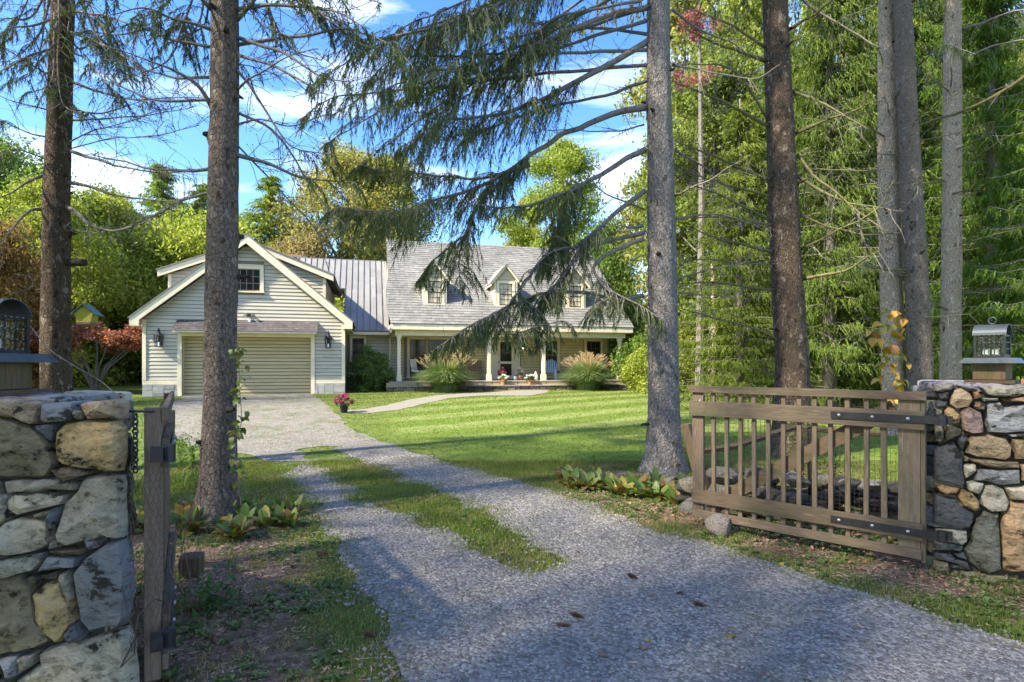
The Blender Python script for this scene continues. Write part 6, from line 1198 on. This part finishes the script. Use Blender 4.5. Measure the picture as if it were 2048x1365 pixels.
YG, G1, G2, OR, GY = (.29, .34, .06), (.15, .23, .05), (.10, .17, .045), (.36, .19, .05), (.27, .24, .07)
bgT = [(PB[2], 'leafy_tree', 150, 33, 1.5, 'broad bright yellow green crown behind the red maple', YG, 1.5), (PB[2], 'leafy_tree', 265, 37, 1.45, 'broad lime crown touching the garage left eave', (.28, .33, .07), 1.5), (PB[2], 'leafy_tree', 410, 38, 1.5, 'lime crown half hidden by the tall spruce before the garage', YG, 1.6), (PB[0], 'leafy_tree', 10, 30, 1.0, 'mid green tree between the left lantern and the dark trunk', G1, 1.05), (PB[0], 'leafy_tree', 215, 34, .80, 'round yellow green tree just left of the garage roof', YG, .95), (PB[0], 'leafy_tree', 60, 38, .95, 'tall green tree behind the left spruce trunk', G1, 1.05), (PB[2], 'leafy_tree', 330, 36, 1.1, 'broad yellow green bush mass behind the garage left dormer', YG, 1.3),
 (PS[0], 'spruce_tree', 325, 42, 1.7, 'pale green pointed conifer rising left of the garage roof', (1.6, 1.7, 1.2), 1.1), (PS[0], 'spruce_tree', 265, 46, 1.5, 'smaller pointed conifer left of the tall one behind the garage', (1.5, 1.6, 1.1), .95), (PS[0], 'spruce_tree', 540, 40, 1.6, 'green conifer behind the garage peak', (1.7, 1.75, 1.0), 1.0), (PS[0], 'spruce_tree', 405, 44, 1.6, 'conifer hidden partly by the tall spruce trunk before the garage', (1.5, 1.65, 1.1), 1.05),
 (PB[0], 'maple_tree', 690, 42, 1.2, 'wide maple turning yellow and orange behind the chimney', (.28, .27, .09), 1.4), (PB[1], 'maple_tree', 775, 42, 1.15, 'olive yellow maple behind the left end of the main roof', (.24, .25, .08), 1.14), (PB[2], 'leafy_tree', 600, 38, 1.1, 'pink tinged shrubby tree just behind the chimney', (.30, .25, .12), 1.35), (PB[2], 'leafy_tree', 480, 40, 1.1, 'bright green bushy tree behind the garage gable', YG, 1.3),
 (PB[1], 'leafy_tree', 1120, 43, 1.15, 'bright yellow green tree behind the right end of the main roof', (.24, .30, .05), 1.25), (PB[3], 'leafy_tree', 1060, 48, .9, 'yellow topped tree behind the middle of the main roof', (.28, .28, .06), .98), (PB[2], 'leafy_tree', 1215, 38, .8, 'low green tree beyond the right gable of the house', G1, 1.5),
 (PB[1], 'leafy_tree', 1430, 27, 1.0, 'tall lime green tree between the grey spruce and the reddish spruce', (.18, .23, .05), 1.1), (PB[3], 'maple_tree', 1385, 33, 1.2, 'tall yellowing maple beyond the grey spruce trunk', (.25, .26, .06), 1.5), (PB[1], 'maple_tree', 1500, 30, 1.1, 'yellow green maple behind the reddish spruce', (.22, .26, .05), 1.45), (PB[3], 'leafy_tree', 1680, 26, 1.0, 'bright green tree seen between the reddish and tan spruces', YG, 1.2), (PB[1], 'leafy_tree', 1860, 24, 1.0, 'lime green tree behind the three right hand trunks', YG, 1.2), (PB[0], 'leafy_tree', 2020, 22, 1.0, 'lime green tree behind the right lantern', YG, 1.1), (PB[0], 'leafy_tree', 1600, 34, 1.2, 'dense green tree deep behind the reddish spruce', G1, 1.4), (PB[3], 'leafy_tree', 1760, 36, 1.2, 'dense green tree deep behind the tan spruce', G1, 1.4),
 (PS[0], 'spruce_tree', 1660, 16.5, .95, 'dark weeping spruce hanging between the reddish and tan trunks', (.85, .95, .75), 1.05), (PS[0], 'spruce_tree', 1480, 17, .75, 'small weeping spruce left of the reddish trunk', (1.15, 1.15, .8), .62), (PS[0], 'spruce_tree', 1985, 15, .85, 'weeping spruce behind the right lantern', (.95, 1.2, .8), .95), (PS[2], 'spruce_tree', 2100, 12.5, .9, 'spruce at the right edge of the picture', (.9, 1.1, .75), 1.0), (PS[0], 'spruce_tree', 1810, 19, .9, 'weeping spruce behind the dark grey trunk', (.8, 1.0, .7), 1.05), (PS[0], 'spruce_tree', 1560, 24, .9, 'dark weeping spruce deep behind the reddish trunk', (.8, .95, .7), 1.1),
 (PS[0], 'spruce_tree', 1740, 21, 1.0, 'dark green spruce deep between the tan and reddish trunks', (.8, .88, .7), 1.1), (PS[0], 'spruce_tree', 1930, 19, 1.0, 'dark spruce behind the rightmost tan trunk', (.85, .95, .7), 1.1), (PS[0], 'spruce_tree', 1625, 29, 1.1, 'far dark spruce just right of the reddish trunk', (.8, .9, .6), 1.2), (PB[0], 'leafy_tree', -80, 30, 1.0, 'green tree at the far left edge of the picture', G1, 1.15), (PB[2], 'maple_tree', -20, 22, .6, 'rust orange leaved tree at the left edge behind the lantern', (.24, .16, .06), .95), (PB[0], 'leafy_tree', 90, 27, .7, 'green leafy tree directly behind the dark spruce trunk', YG, .8), (PB[2], 'maple_tree', 60, 24, .4, 'rust red tree low behind the left lantern', (.24, .12, .05), .8)]
for p_, k_, px, Y, s, l, c, sz in bgT: x_, y_ = pp(px, Y); plant(p_, k_, x_, y_, s, l, c, None, None, sz)
# scarlet top of one maple
bl = [(R.gauss(-.25, .5), R.gauss(0, .5), R.uniform(-1.8, .9), .26) for _ in range(16)]; e = empty('maple_tree', on(*pp(1398, 21)), label='maple with scarlet leaves showing at its top right of the grey spruce', cat='tree'); ob('crown', leaf_cloud('crown', bl, 1300, .06, seed=5), e, (.36, .12, .14), (0, 0, 13.2)); ob('trunk', MB().tube([(0, 0, 0), (.1, 0, 7), (0, 0, 14.8)], [.16, .11, .03], 7).mesh('trunk', MT['limb']), e)
# Japanese maple beside the garage
bl = []
for i in range(46): a = R.random() * 6.283; q = 2.6 * math.sqrt(R.random()); bl.append((math.cos(a) * q * 1.3, math.sin(a) * q, 2.0 + 1.1 * R.random() * (1 - q / 4), .36))
x_, y_ = pp(190, 24); e = empty('japanese_maple', on(x_, y_), label='low spreading red leaved Japanese maple left of the garage corner', cat='tree'); ob('crown', leaf_cloud('crown', bl, 22000, .06, flat=1.5, seed=8), e, (.33, .14, .11))
m = MB()
for i in range(9): a = i * .7; m.tube([(0, 0, 0), (math.cos(a) * .5, math.sin(a) * .5, 1.1), (math.cos(a) * 1.9, math.sin(a) * 1.7, 2.4)], [.07, .04, .012], 5)
m.build('trunk', MT['limb'], e)
# undergrowth and hedges
PU = broad_crown(3.2, 2.2, .0, 0, 15000, .085, 31, 60, .26)
def bush(x, y, s, col, label, group, kind='shrub', sz=None): e = empty(kind, on(x, y), R.random() * 6, label=label, cat='shrub', group=group); ob('foliage', PU[0], e, col, scale=(s, s, sz or s)); ob('stems', PU[1], e, None, scale=(s, s, sz or s)); return e
for i in range(34):
    x_ = 8.5 + i * .95 + R.uniform(-.5, .5); y_ = 32 - i * .45 + R.uniform(-2, 3); bush(x_, y_, R.uniform(.8, 1.25), R.choice((YG, G1, G2, (.22, .23, .07), (.16, .2, .04))), 'leafy undergrowth shrub along the far side beyond the rail fence', 'undergrowth beyond the rail fence')
for i in range(26):
    x_ = -34 + i * 1.05 + R.uniform(-.5, .5); y_ = 38 + R.uniform(-2, 2); bush(x_, y_, R.uniform(.9, 1.5), R.choice((YG, G1, G2)), 'leafy shrub in the hedge line behind the left lawn', 'hedge behind the left lawn')
for i in range(16): bush(-8 + i * 2.2, 46 + R.uniform(-1, 1), 1.7, R.choice((YG, G1)), 'green undergrowth behind the house', 'undergrowth behind the house')
for px, Y, s, c, l in ((1285, 28.5, .75, G1, 'green shrub beside the right porch post'), (1300, 24.5, .55, YG, 'lime shrub just left of the grey spruce at the house corner'), (1262, 31, .8, G2, 'dark green shrub beyond the right porch corner'), (1345, 30, .8, YG, 'lime shrub behind the rail fence right of the grey spruce')): x_, y_ = pp(px, Y); bush(x_, y_, s, c, l, None)
# slim saplings on the right
for i, (px, Y, r_, hh, l) in enumerate([(1427, 21, .11, 5.0, 'thin pinkish trunk behind the left end of the gate'), (1662, 20, .12, 7, 'thin bare trunk between the reddish and tan spruces'), (1770, 17, .13, 9, 'thin bark trunk just left of the tan spruce'), (1880, 22, .13, 8, 'thin dark trunk right of the dark grey spruce'), (1235, 60, .2, 8, 'far trunk beyond the house corner')][:4]):
    x_, y_ = pp(px, Y); e = empty('sapling', on(x_, y_), label=l, cat='tree'); MB().tube([(0, 0, -.1), (.03, 0, hh * .4), (-.05, 0, hh)], [r_, r_ * .8, r_ * .5], 8).build('trunk', MT['bark_tan'], e, smooth=True)
    m = MB()
    for k in range(14): a = R.random() * 6.28; z = R.uniform(1.5, hh); d = Vector((math.cos(a), math.sin(a), .1)); m.tube([Vector((0, 0, z)), Vector((0, 0, z)) + d * .7, Vector((0, 0, z - .1)) + d * 1.3], [.02, .012, .004], 3, False)
    m.build('limbs', MT['mossy_limb'], e)['kind'] = 'stuff'
PT = broad_crown(13, 4.6, 1.8, 0, 8000, .07, 51, 420, .3)
# trees outside the picture on the sunny side, which shade the gate and dapple the garage
for i, (x_, y_, p_, sc, l) in enumerate([(-13, -6, 1, 1.1, 'tall leafy tree behind the camera to the left'), (-8.5, -2.5, 0, 1.1, 'leafy tree outside the picture left behind the stone wall'), (-4.2, -7.5, 0, 1.15, 'leafy tree behind the camera'), (-12, 1.5, 0, 1.1, 'leafy tree left of the dark trunk outside the picture'), (-21.5, 14, 1, 1.1, 'tall leafy tree in the left side yard outside the picture'), (1.5, -11, 0, 1.1, 'leafy tree behind the camera to the right')]): plant(PT, 'leafy_tree', x_, y_, sc, l, G1)

# ------------------------------------------------------------------ garden plants
def leaf_mesh(name, L, W, mat, curl=.35, fold=.12, n=6):
    V = []; 
    for i in range(n + 1):
        t = i / n; w_ = W * math.sin(math.pi * min(1, t * .93 + .05)) ** .75 * (1 if t < .97 else .3); y = L * t; z = L * (.55 * t - curl * 1.3 * t * t)
        V += [(-w_, y, z + fold * w_), (0, y, z - fold * w_ * .6), (w_, y, z + fold * w_)]
    F_ = []
    for i in range(n):
        for j in (0, 1): F_.append((3 * i + j, 3 * i + j + 1, 3 * i + 4 + j, 3 * i + 3 + j))
    return nm(name, V, F_, mat, smooth=True, me_only=True)
HL = [leaf_mesh('leaf', .20, .05, MT['hosta'], .35), leaf_mesh('leaf', .17, .046, MT['hosta'], .55), leaf_mesh('leaf', .23, .05, MT['hosta'], .2)]
hc = [(.09, .16, .03), (.13, .2, .035), (.26, .25, .04), (.32, .2, .04), (.10, .17, .035), (.18, .22, .04), (.2, .12, .05)]
def hosta(x, y, label, s=1.0, n=9, group=None, up=.5, pal=hc):
    e = empty('hosta_plant', on(x, y), label=label, cat='plant', group=group)
    for k in range(n):
        a = k * 2.4 + R.random(); el = R.uniform(.05, up); sc = s * R.uniform(.75, 1.15); ob('leaf', HL[k % 3], e, R.choice(pal), (math.sin(-a) * .03, math.cos(a) * .03, .02), (el, R.uniform(-.3, .3), a), sc)
    return e
HG = {}
for i in range(26):
    a = i * .78 - .9; q = R.uniform(.28, .72); sd_ = ('on the driveway side', 'behind the trunk', 'on the stone wall side', 'in front of the trunk')[int(((a + .785) % 6.2832) // 1.5708)]; hosta(-2.93 + math.cos(a) * q * 1.1 + .05, 5.62 + math.sin(a) * q * .8 - .1, 'yellowing green hosta %s of the spruce before the garage' % sd_.replace('the trunk', 'the foot'), R.uniform(.65, .95), 12, 'hostas %s at the left spruce' % sd_, 1.15)
for i in range(38):
    t = i / 37; px = 1130 + 260 * t + R.uniform(-12, 12); py = R.uniform(952, 972) + 30 * t * R.random() + (18 * t); x_, y_ = gp(px, py + 12 * R.random()); hosta(x_, y_, 'low yellowing hosta at the %s of the drift before the grey spruce' % ('lawn end', 'middle', 'gate end')[min(2, int(t * 3))], R.uniform(.65, 1.0), 10, 'hostas at the %s of the right drift' % ('lawn end', 'middle', 'gate end')[min(2, int(t * 3))], .95)
for px, py in ((1395, 1000), (1380, 985), (1415, 985)): x_, y_ = gp(px, py); hosta(x_, y_, 'large green hosta against the free end of the right gate', 1.0, 8, 'green hostas beside the gate end', 1.1, [(.08, .17, .03), (.12, .22, .04)])
def weedy(x, y, n, h, label, col, kind='leafy_plant'):
    V = []
    for _ in range(n):
        a = R.random() * 6.283; q = R.uniform(0, .25); z = R.uniform(.02, h); c = Vector((x + math.cos(a) * q, y + math.sin(a) * q, float(gz(x, y)) + z)); d = Vector((R.gauss(0, 1), R.gauss(0, 1), R.gauss(0, .5))).normalized(); s_ = d.cross(Vector((0, 0, 1))).normalized(); l = R.uniform(.02, .05); V += [c - d * l, c + s_ * l * .35, c + d * l, c - s_ * l * .35]
    o = nm(kind, V, np.arange(len(V)).reshape(-1, 4), MT['leaf'], color=col); tag(o, label, 'plant'); return o
weedy(-5.0, 8.6, 420, .5, 'bright green bushy weeds growing behind the left gate', (.13, .25, .04)); weedy(-4.1, 7.3, 380, .5, 'tall tangled weeds behind hostas between the left gate and the spruce', (.16, .25, .05)); weedy(3.35, 6.6, 700, .9, 'leafy green and orange plants behind the right end of the gate', (.2, .24, .05)); weedy(3.9, 6.9, 500, .8, 'green plants between the wall end and the spruce', (.13, .22, .045)); weedy(-5.3, 8.4, 420, .9, 'leafy green sprout right of the dark trunk', (.10, .24, .04)); weedy(-1.92, 3.6, 150, .2, 'dark green weed low against the left gate', (.07, .16, .04))
m = MB()
for i in range(14): a = R.random() * 6.28; p = Vector((-1.85 + R.uniform(-.06, .06), 3.0 + R.uniform(-.3, .5), R.uniform(.1, .3))); m.tube(smooth_path([p, p + Vector((R.uniform(-.1, .1), R.uniform(-.1, .1), R.uniform(.2, .4))), p + Vector((R.uniform(-.15, .15), R.uniform(-.2, .2), R.uniform(.4, .8)))], 4), .0018, 3, False)
tag(m.build('dead_vine', MT['sash']), 'tangle of bare brown stems in the gap beside the left wall', 'vine')
tag(MB().tube(smooth_path([at(60, 652, 2.85), at(100, 700, 2.8), at(150, 733, 2.8), at(200, 762, 2.85), at(235, 792, 2.75)], 5), .0022, 4, False).tube(smooth_path([at(-10, 620, 2.8), at(20, 590, 2.75), at(62, 575, 2.8), at(60, 555, 2.8), at(30, 548, 2.8)], 5), .002, 4, False).build('vine_stem', MT['limb']), 'bare vine stem trailing from the left lantern over the wall top', 'vine')
# climbing leaves on the trunks
def climber(pts, Y, n, spread, cols, size, label, name='climbing_vine'):
    P = smooth_path([at(p[0], p[1], Y) for p in pts], 6); e = empty(name, P[0], label=label, cat='vine'); o = P[0]; MB().tube([p - o for p in P], .004, 4, False).build('stem', MT['limb'], e)
    me = leaf_mesh('leaf', size, size * .42, MT['hosta'], .9, .1, 3)
    for i in range(n): p = R.choice(P) + Vector((R.gauss(0, spread), R.gauss(-.02, .03), R.gauss(0, spread))) - o; ob('leaf', me, e, R.choice(cols), p, (R.uniform(-.9, .2), R.uniform(-.8, .8), R.random() * 6.28), R.uniform(.7, 1.3))
climber([(482, 1010), (476, 950), (470, 880), (483, 845), (480, 790), (478, 735), (474, 690)], 5.55, 64, .03, [(.09, .16, .035), (.14, .2, .04), (.2, .2, .06)], .065, 'green vine climbing the right side of the spruce before the garage')
climber([(1345, 950), (1350, 900), (1346, 880)], 7.95, 14, .03, [(.3, .13, .06), (.2, .2, .05)], .07, 'small reddish vine low on the grey spruce trunk')
climber([(1795, 790), (1790, 740), (1768, 700), (1775, 660), (1790, 640)], 10.6, 60, .14, [(.42, .24, .03), (.5, .3, .05), (.24, .24, .05), (.36, .16, .03)], .15, 'orange and yellow leaved vine climbing the tan spruce trunk')
# shrub by the garage corner
def dome_bush(x, y, z, rx, rz_, n, size, col, label, kind='shrub', seed=1):
    rr = random.Random(seed); bl = []
    for i in range(90):
        d = Vector((rr.gauss(0, 1), rr.gauss(0, 1), abs(rr.gauss(0, 1)))).normalized() * rr.uniform(.45, 1.0); bl.append((d.x * rx, d.y * rx, d.z * rz_ + .08, rx * .26))
    e = empty(kind, (x, y, z), label=label, cat='shrub'); ob('foliage', leaf_cloud('foliage', bl, n, size, seed=seed), e, col); m = MB()
    for i in range(14): a = rr.random() * 6.283; m.tube([(0, 0, 0), (math.cos(a) * rx * .3, math.sin(a) * rx * .3, rz_ * .4), (math.cos(a) * rx * .8, math.sin(a) * rx * .8, rz_ * .8)], [.02, .012, .005], 4, False)
    m.build('stems', MT['limb'], e); return e
x_, y_ = hw(8.55, 1.9); dome_bush(x_, y_, .32, 1.0, 1.95, 30000, .042, (.16, .23, .07), 'rounded dark green shrub between the garage corner and the porch', seed=4)
# ornamental grasses with plumes
def fountain(x, y, z, r_, h, label, nb=1500, npl=46, seed=1, mirror=1):
    rr = random.Random(seed); e = empty('ornamental_grass', (x, y, z), label=label, cat='ornamental grass'); V = []
    for i in range(nb):
        a = rr.random() * 6.283; t0 = rr.random(); lean = r_ * (.25 + .8 * t0) ; hh = h * rr.uniform(.85, 1.45) * (1 - .25 * t0); b = Vector((math.cos(a) * .5 * rr.random(), math.sin(a) * .5 * rr.random(), 0)); s_ = Vector((-math.sin(a), math.cos(a), 0)) * .018; K = 5; pr_ = None
        for j in range(K):
            t = j / (K - 1); p = b + Vector((math.cos(a), math.sin(a), 0)) * lean * t ** 1.6 + Vector((0, 0, hh * (1.35 * t - .62 * t * t * (1 + t0 * .5)))); w_ = (1 - t) ** .6
            cur = (p - s_ * w_, p + s_ * w_)
            if pr_: V += [pr_[0], pr_[1], cur[1], cur[0]]
            pr_ = cur
    nm('blades', V, np.arange(len(V)).reshape(-1, 4), MT['fount'], e)['kind'] = 'stuff'
    for i in range(npl):
        a = rr.random() * 6.283; lean = r_ * rr.uniform(.15, .95); hh = h * rr.uniform(1.0, 1.22) * (1 - .28 * lean / r_); d = Vector((math.cos(a), math.sin(a), 0)); p0 = d * .1; p1 = d * lean * .5 + Vector((0, 0, hh * .75)); p2 = d * lean * .85 + Vector((0, 0, hh)); p3 = p2 + d * .16 + Vector((0, 0, .02 + .1 * (1 - lean / r_))); pa = smooth_path([p0, p1, p2], 4)
        st = MB().tube(pa, .004, 3, False).build('stalk', MT['plume'], e); Bs = []; Ds = []
        for k in range(40): t = rr.random(); c = p2.lerp(p3 + Vector((0, 0, .10)), t); g_ = (d * .6 + Vector((rr.gauss(0, .35), rr.gauss(0, .35), .5))).normalized(); Bs.append(tuple(c)); Ds.append(tuple(g_))
        Vp, Fp = shoots(Bs, Ds, [rr.uniform(.05, .1) for _ in Bs], [.014] * len(Bs), 2); nm('plume', Vp, Fp, MT['plume'], e)
    return e
MT['fount'] = M('fountain_blade', [(.12, .19, .06), (.2, .28, .11), (.3, .36, .18)], 2, rough=.6, island=.3, trans=.3); MT['plume'] = M('grass_plume', [(.45, .34, .2), (.6, .48, .32), (.5, .36, .26)], 4, rough=.9, island=.3, trans=.3)
x_, y_ = hw(11.75, .15); fountain(x_, y_, .34, 1.5, 1.5, 'large plumed ornamental grass in front of the porch rocking chair', seed=3, nb=5200, npl=150)
x_, y_ = hw(18.4, .2); fountain(x_, y_, .34, 1.4, 1.45, 'large plumed ornamental grass before the blue porch chair', seed=7, nb=5000, npl=140)
# potted flowers
def pot(x, y, z, s, cpot, cflow, label, mound=.16, fh=.12, leafc=(.1, .17, .05), potmat='terracotta'):
    e = empty('flower_pot', (x, y, z), label=label, cat='flower pot'); MB().lathe([(.07 * s, 0), (.10 * s, .15 * s), (.115 * s, .152 * s), (.115 * s, .18 * s), (.095 * s, .18 * s), (.09 * s, .15 * s)], 14).build('pot', MT[potmat], e)
    bl = []; 
    for i in range(26): d = Vector((R.gauss(0, 1), R.gauss(0, 1), abs(R.gauss(0, 1)))).normalized(); bl.append((d.x * mound * s, d.y * mound * s, .2 * s + d.z * fh * s, .05 * s))
    ob('leaves', leaf_cloud('leaves', [(b[0] * .85, b[1] * .85, b[2] - .03 * s, b[3]) for b in bl], 1100, .016 * s, seed=3), e, leafc)
    ob('flowers', leaf_cloud('flowers', [(b[0], b[1], b[2] + .015 * s, b[3] * .8) for b in bl if b[2] > .22 * s], 1300, .014 * s, MT['flower'], seed=4), e, cflow); return e
x_, y_ = gp(688, 826); pot(x_, y_, float(gz(x_, y_)), 1.25, None, (.38, .05, .16), 'pot of magenta chrysanthemums on the lawn corner by the path', .22, .2, potmat='black')
x_, y_ = hw(14.55, 1.05); pot(x_, y_, .612, 1.25, None, (.75, .78, .74), 'terracotta pot of white chrysanthemums on the step left of the door', .19, .16)
x_, y_ = hw(15.85, 1.05); pot(x_, y_, .612, 1.25, None, (.78, .8, .78), 'terracotta pot of white chrysanthemums on the step right of the door', .2, .16)
x_, y_ = hw(14.65, 1.75); pot(x_, y_, .80, 1.2, None, (.5, .08, .2), 'pot of pink flowers on the porch floor beside the door post', .15, .3, (.16, .14, .08))
x_, y_ = hw(15.6, 2.0); pot(x_, y_, .80, 1.3, None, (.75, .72, .6), 'pale potted plant on the porch right of the door', .13, .26, (.2, .25, .12))
x_, y_ = hw(16.35, 1.8); tag(MB().lathe([(.09, 0), (.11, .1), (.11, .26), (.05, .34), (.035, .42), (.045, .44)], 14).build('stoneware_jug', MT['paint'], loc=(x_, y_, .80), color=(.72, .55, .47), smooth=True), 'pale pink stoneware jug on the porch left of the third post', 'jug')
x_, y_ = hw(15.35, 1.85); tag(MB().lathe([(.08, 0), (.10, .14), (.09, .18), (.1, .19), (.085, .19)], 12).tube([(.1, 0, .08), (.18, 0, .16), (.22, 0, .2)], .012, 6).build('watering_can', MT['paint'], loc=(x_, y_, .80), color=(.3, .34, .33), smooth=True), 'grey watering can on the porch floor right of the screen door', 'watering can')
# porch furniture
def rel(u, v, z, rz_, name, **k): x_, y_ = hw(u, v); return empty(name, (x_, y_, z), HT + rz_, **k)
r = rel(10.75, 2.3, .80, math.radians(55), 'rocking_chair', label='black framed rocking chair with white cushion at the left end of the porch', cat='chair'); K_ = MT['black']
for s in (-.27, .27):
    MB().tube([(s, -.48, .07), (s, -.25, .02), (s, 0, .008), (s, .25, .02), (s, .45, .08)], .016, 6).build('rocker', K_, r); MB().bar((s, -.22, .02), (s, -.22, .60), .03, .03).build('leg', K_, r); MB().bar((s, .2, .02), (s, .34, 1.0), .03, .03).build('leg', K_, r); MB().bar((s, -.27, .60), (s, .26, .60), .05, .025).build('armrest', K_, r)
MB().box(-.26, .26, -.24, .24, .36, .40).build('seat', K_, r); MB().box(-.24, .24, -.24, .2, .402, .48).build('seat_cushion', MT['paint'], r, color=(.7, .66, .6), bevel=.02)
MB().hexa([(-.25, .18, .42), (.25, .18, .42), (.25, .26, .42), (-.25, .26, .42), (-.25, .30, 1.02), (.25, .30, 1.02), (.25, .38, 1.0), (-.25, .38, 1.0)]).build('backrest', MT['paint'], r, color=(.78, .75, .70), bevel=.02)
b = rel(13.35, 3.2, .80, 0, 'porch_bench', label='grey slatted wooden bench against the porch wall left of the door', cat='bench'); W_ = (1.6, 1.6, 1.6)
for i in range(4): MB().box(-.62, .62, -.25 + i * .12, -.16 + i * .12, .42, .445).build('slat', MT['wood'], b, color=W_)
for s in (-.6, .6):
    for yy in (-.22, .22): MB().box(s - .03, s + .03, yy - .03, yy + .03, 0, .42 if yy < 0 else .95).build('leg', MT['wood_v'], b, color=W_)
    MB().box(s - .035, s + .035, -.26, .22, .62, .65).build('armrest', MT['wood'], b, color=W_)
for i in range(11): MB().box(-.55 + i * .11 - .03, -.55 + i * .11 + .03, .2, .22, .46, .9).build('back_slat', MT['wood_v'], b, color=W_)
MB().box(-.62, .62, .185, .235, .90, .97).build('top_rail', MT['wood'], b, color=W_)
a_ = rel(17.25, 2.35, .80, math.radians(-25), 'adirondack_chair', label='pale blue slatted adirondack chair on the porch right of the third post', cat='chair'); BC = (.26, .36, .48)
for i in range(7): q = (i - 3); MB().bar((q * .085, .12, .30), (q * .105, .38, 1.02 - .018 * q * q), .075, .02, up=(0, 1, .3)).build('back_slat', MT['paint'], a_, color=BC)
for i in range(5): MB().box(-.29, .29, -.42 + i * .11, -.33 + i * .11, .40 - i * .03, .42 - i * .03).build('seat_slat', MT['paint'], a_, color=BC)
for s in (-.33, .33):
    MB().bar((s, -.40, 0), (s, -.40, .56), .03, .10).build('leg', MT['paint'], a_, color=BC); MB().bar((s, -.42, .36), (s, .42, .0), .03, .11).build('leg', MT['paint'], a_, color=BC); MB().box(s - .07, s + .07, -.48, .30, .56, .585).build('armrest', MT['paint'], a_, color=BC)
t = rel(18.7, 2.6, .80, 0, 'side_table', label='small dark side table on the porch behind the right grass', cat='table'); MB().box(-.25, .25, -.2, .2, .45, .48).build('top', MT['wood'], t)
for i in (-.2, .2):
    for j in (-.15, .15): MB().box(i - .02, i + .02, j - .02, j + .02, 0, .45).build('leg', MT['wood_v'], t)
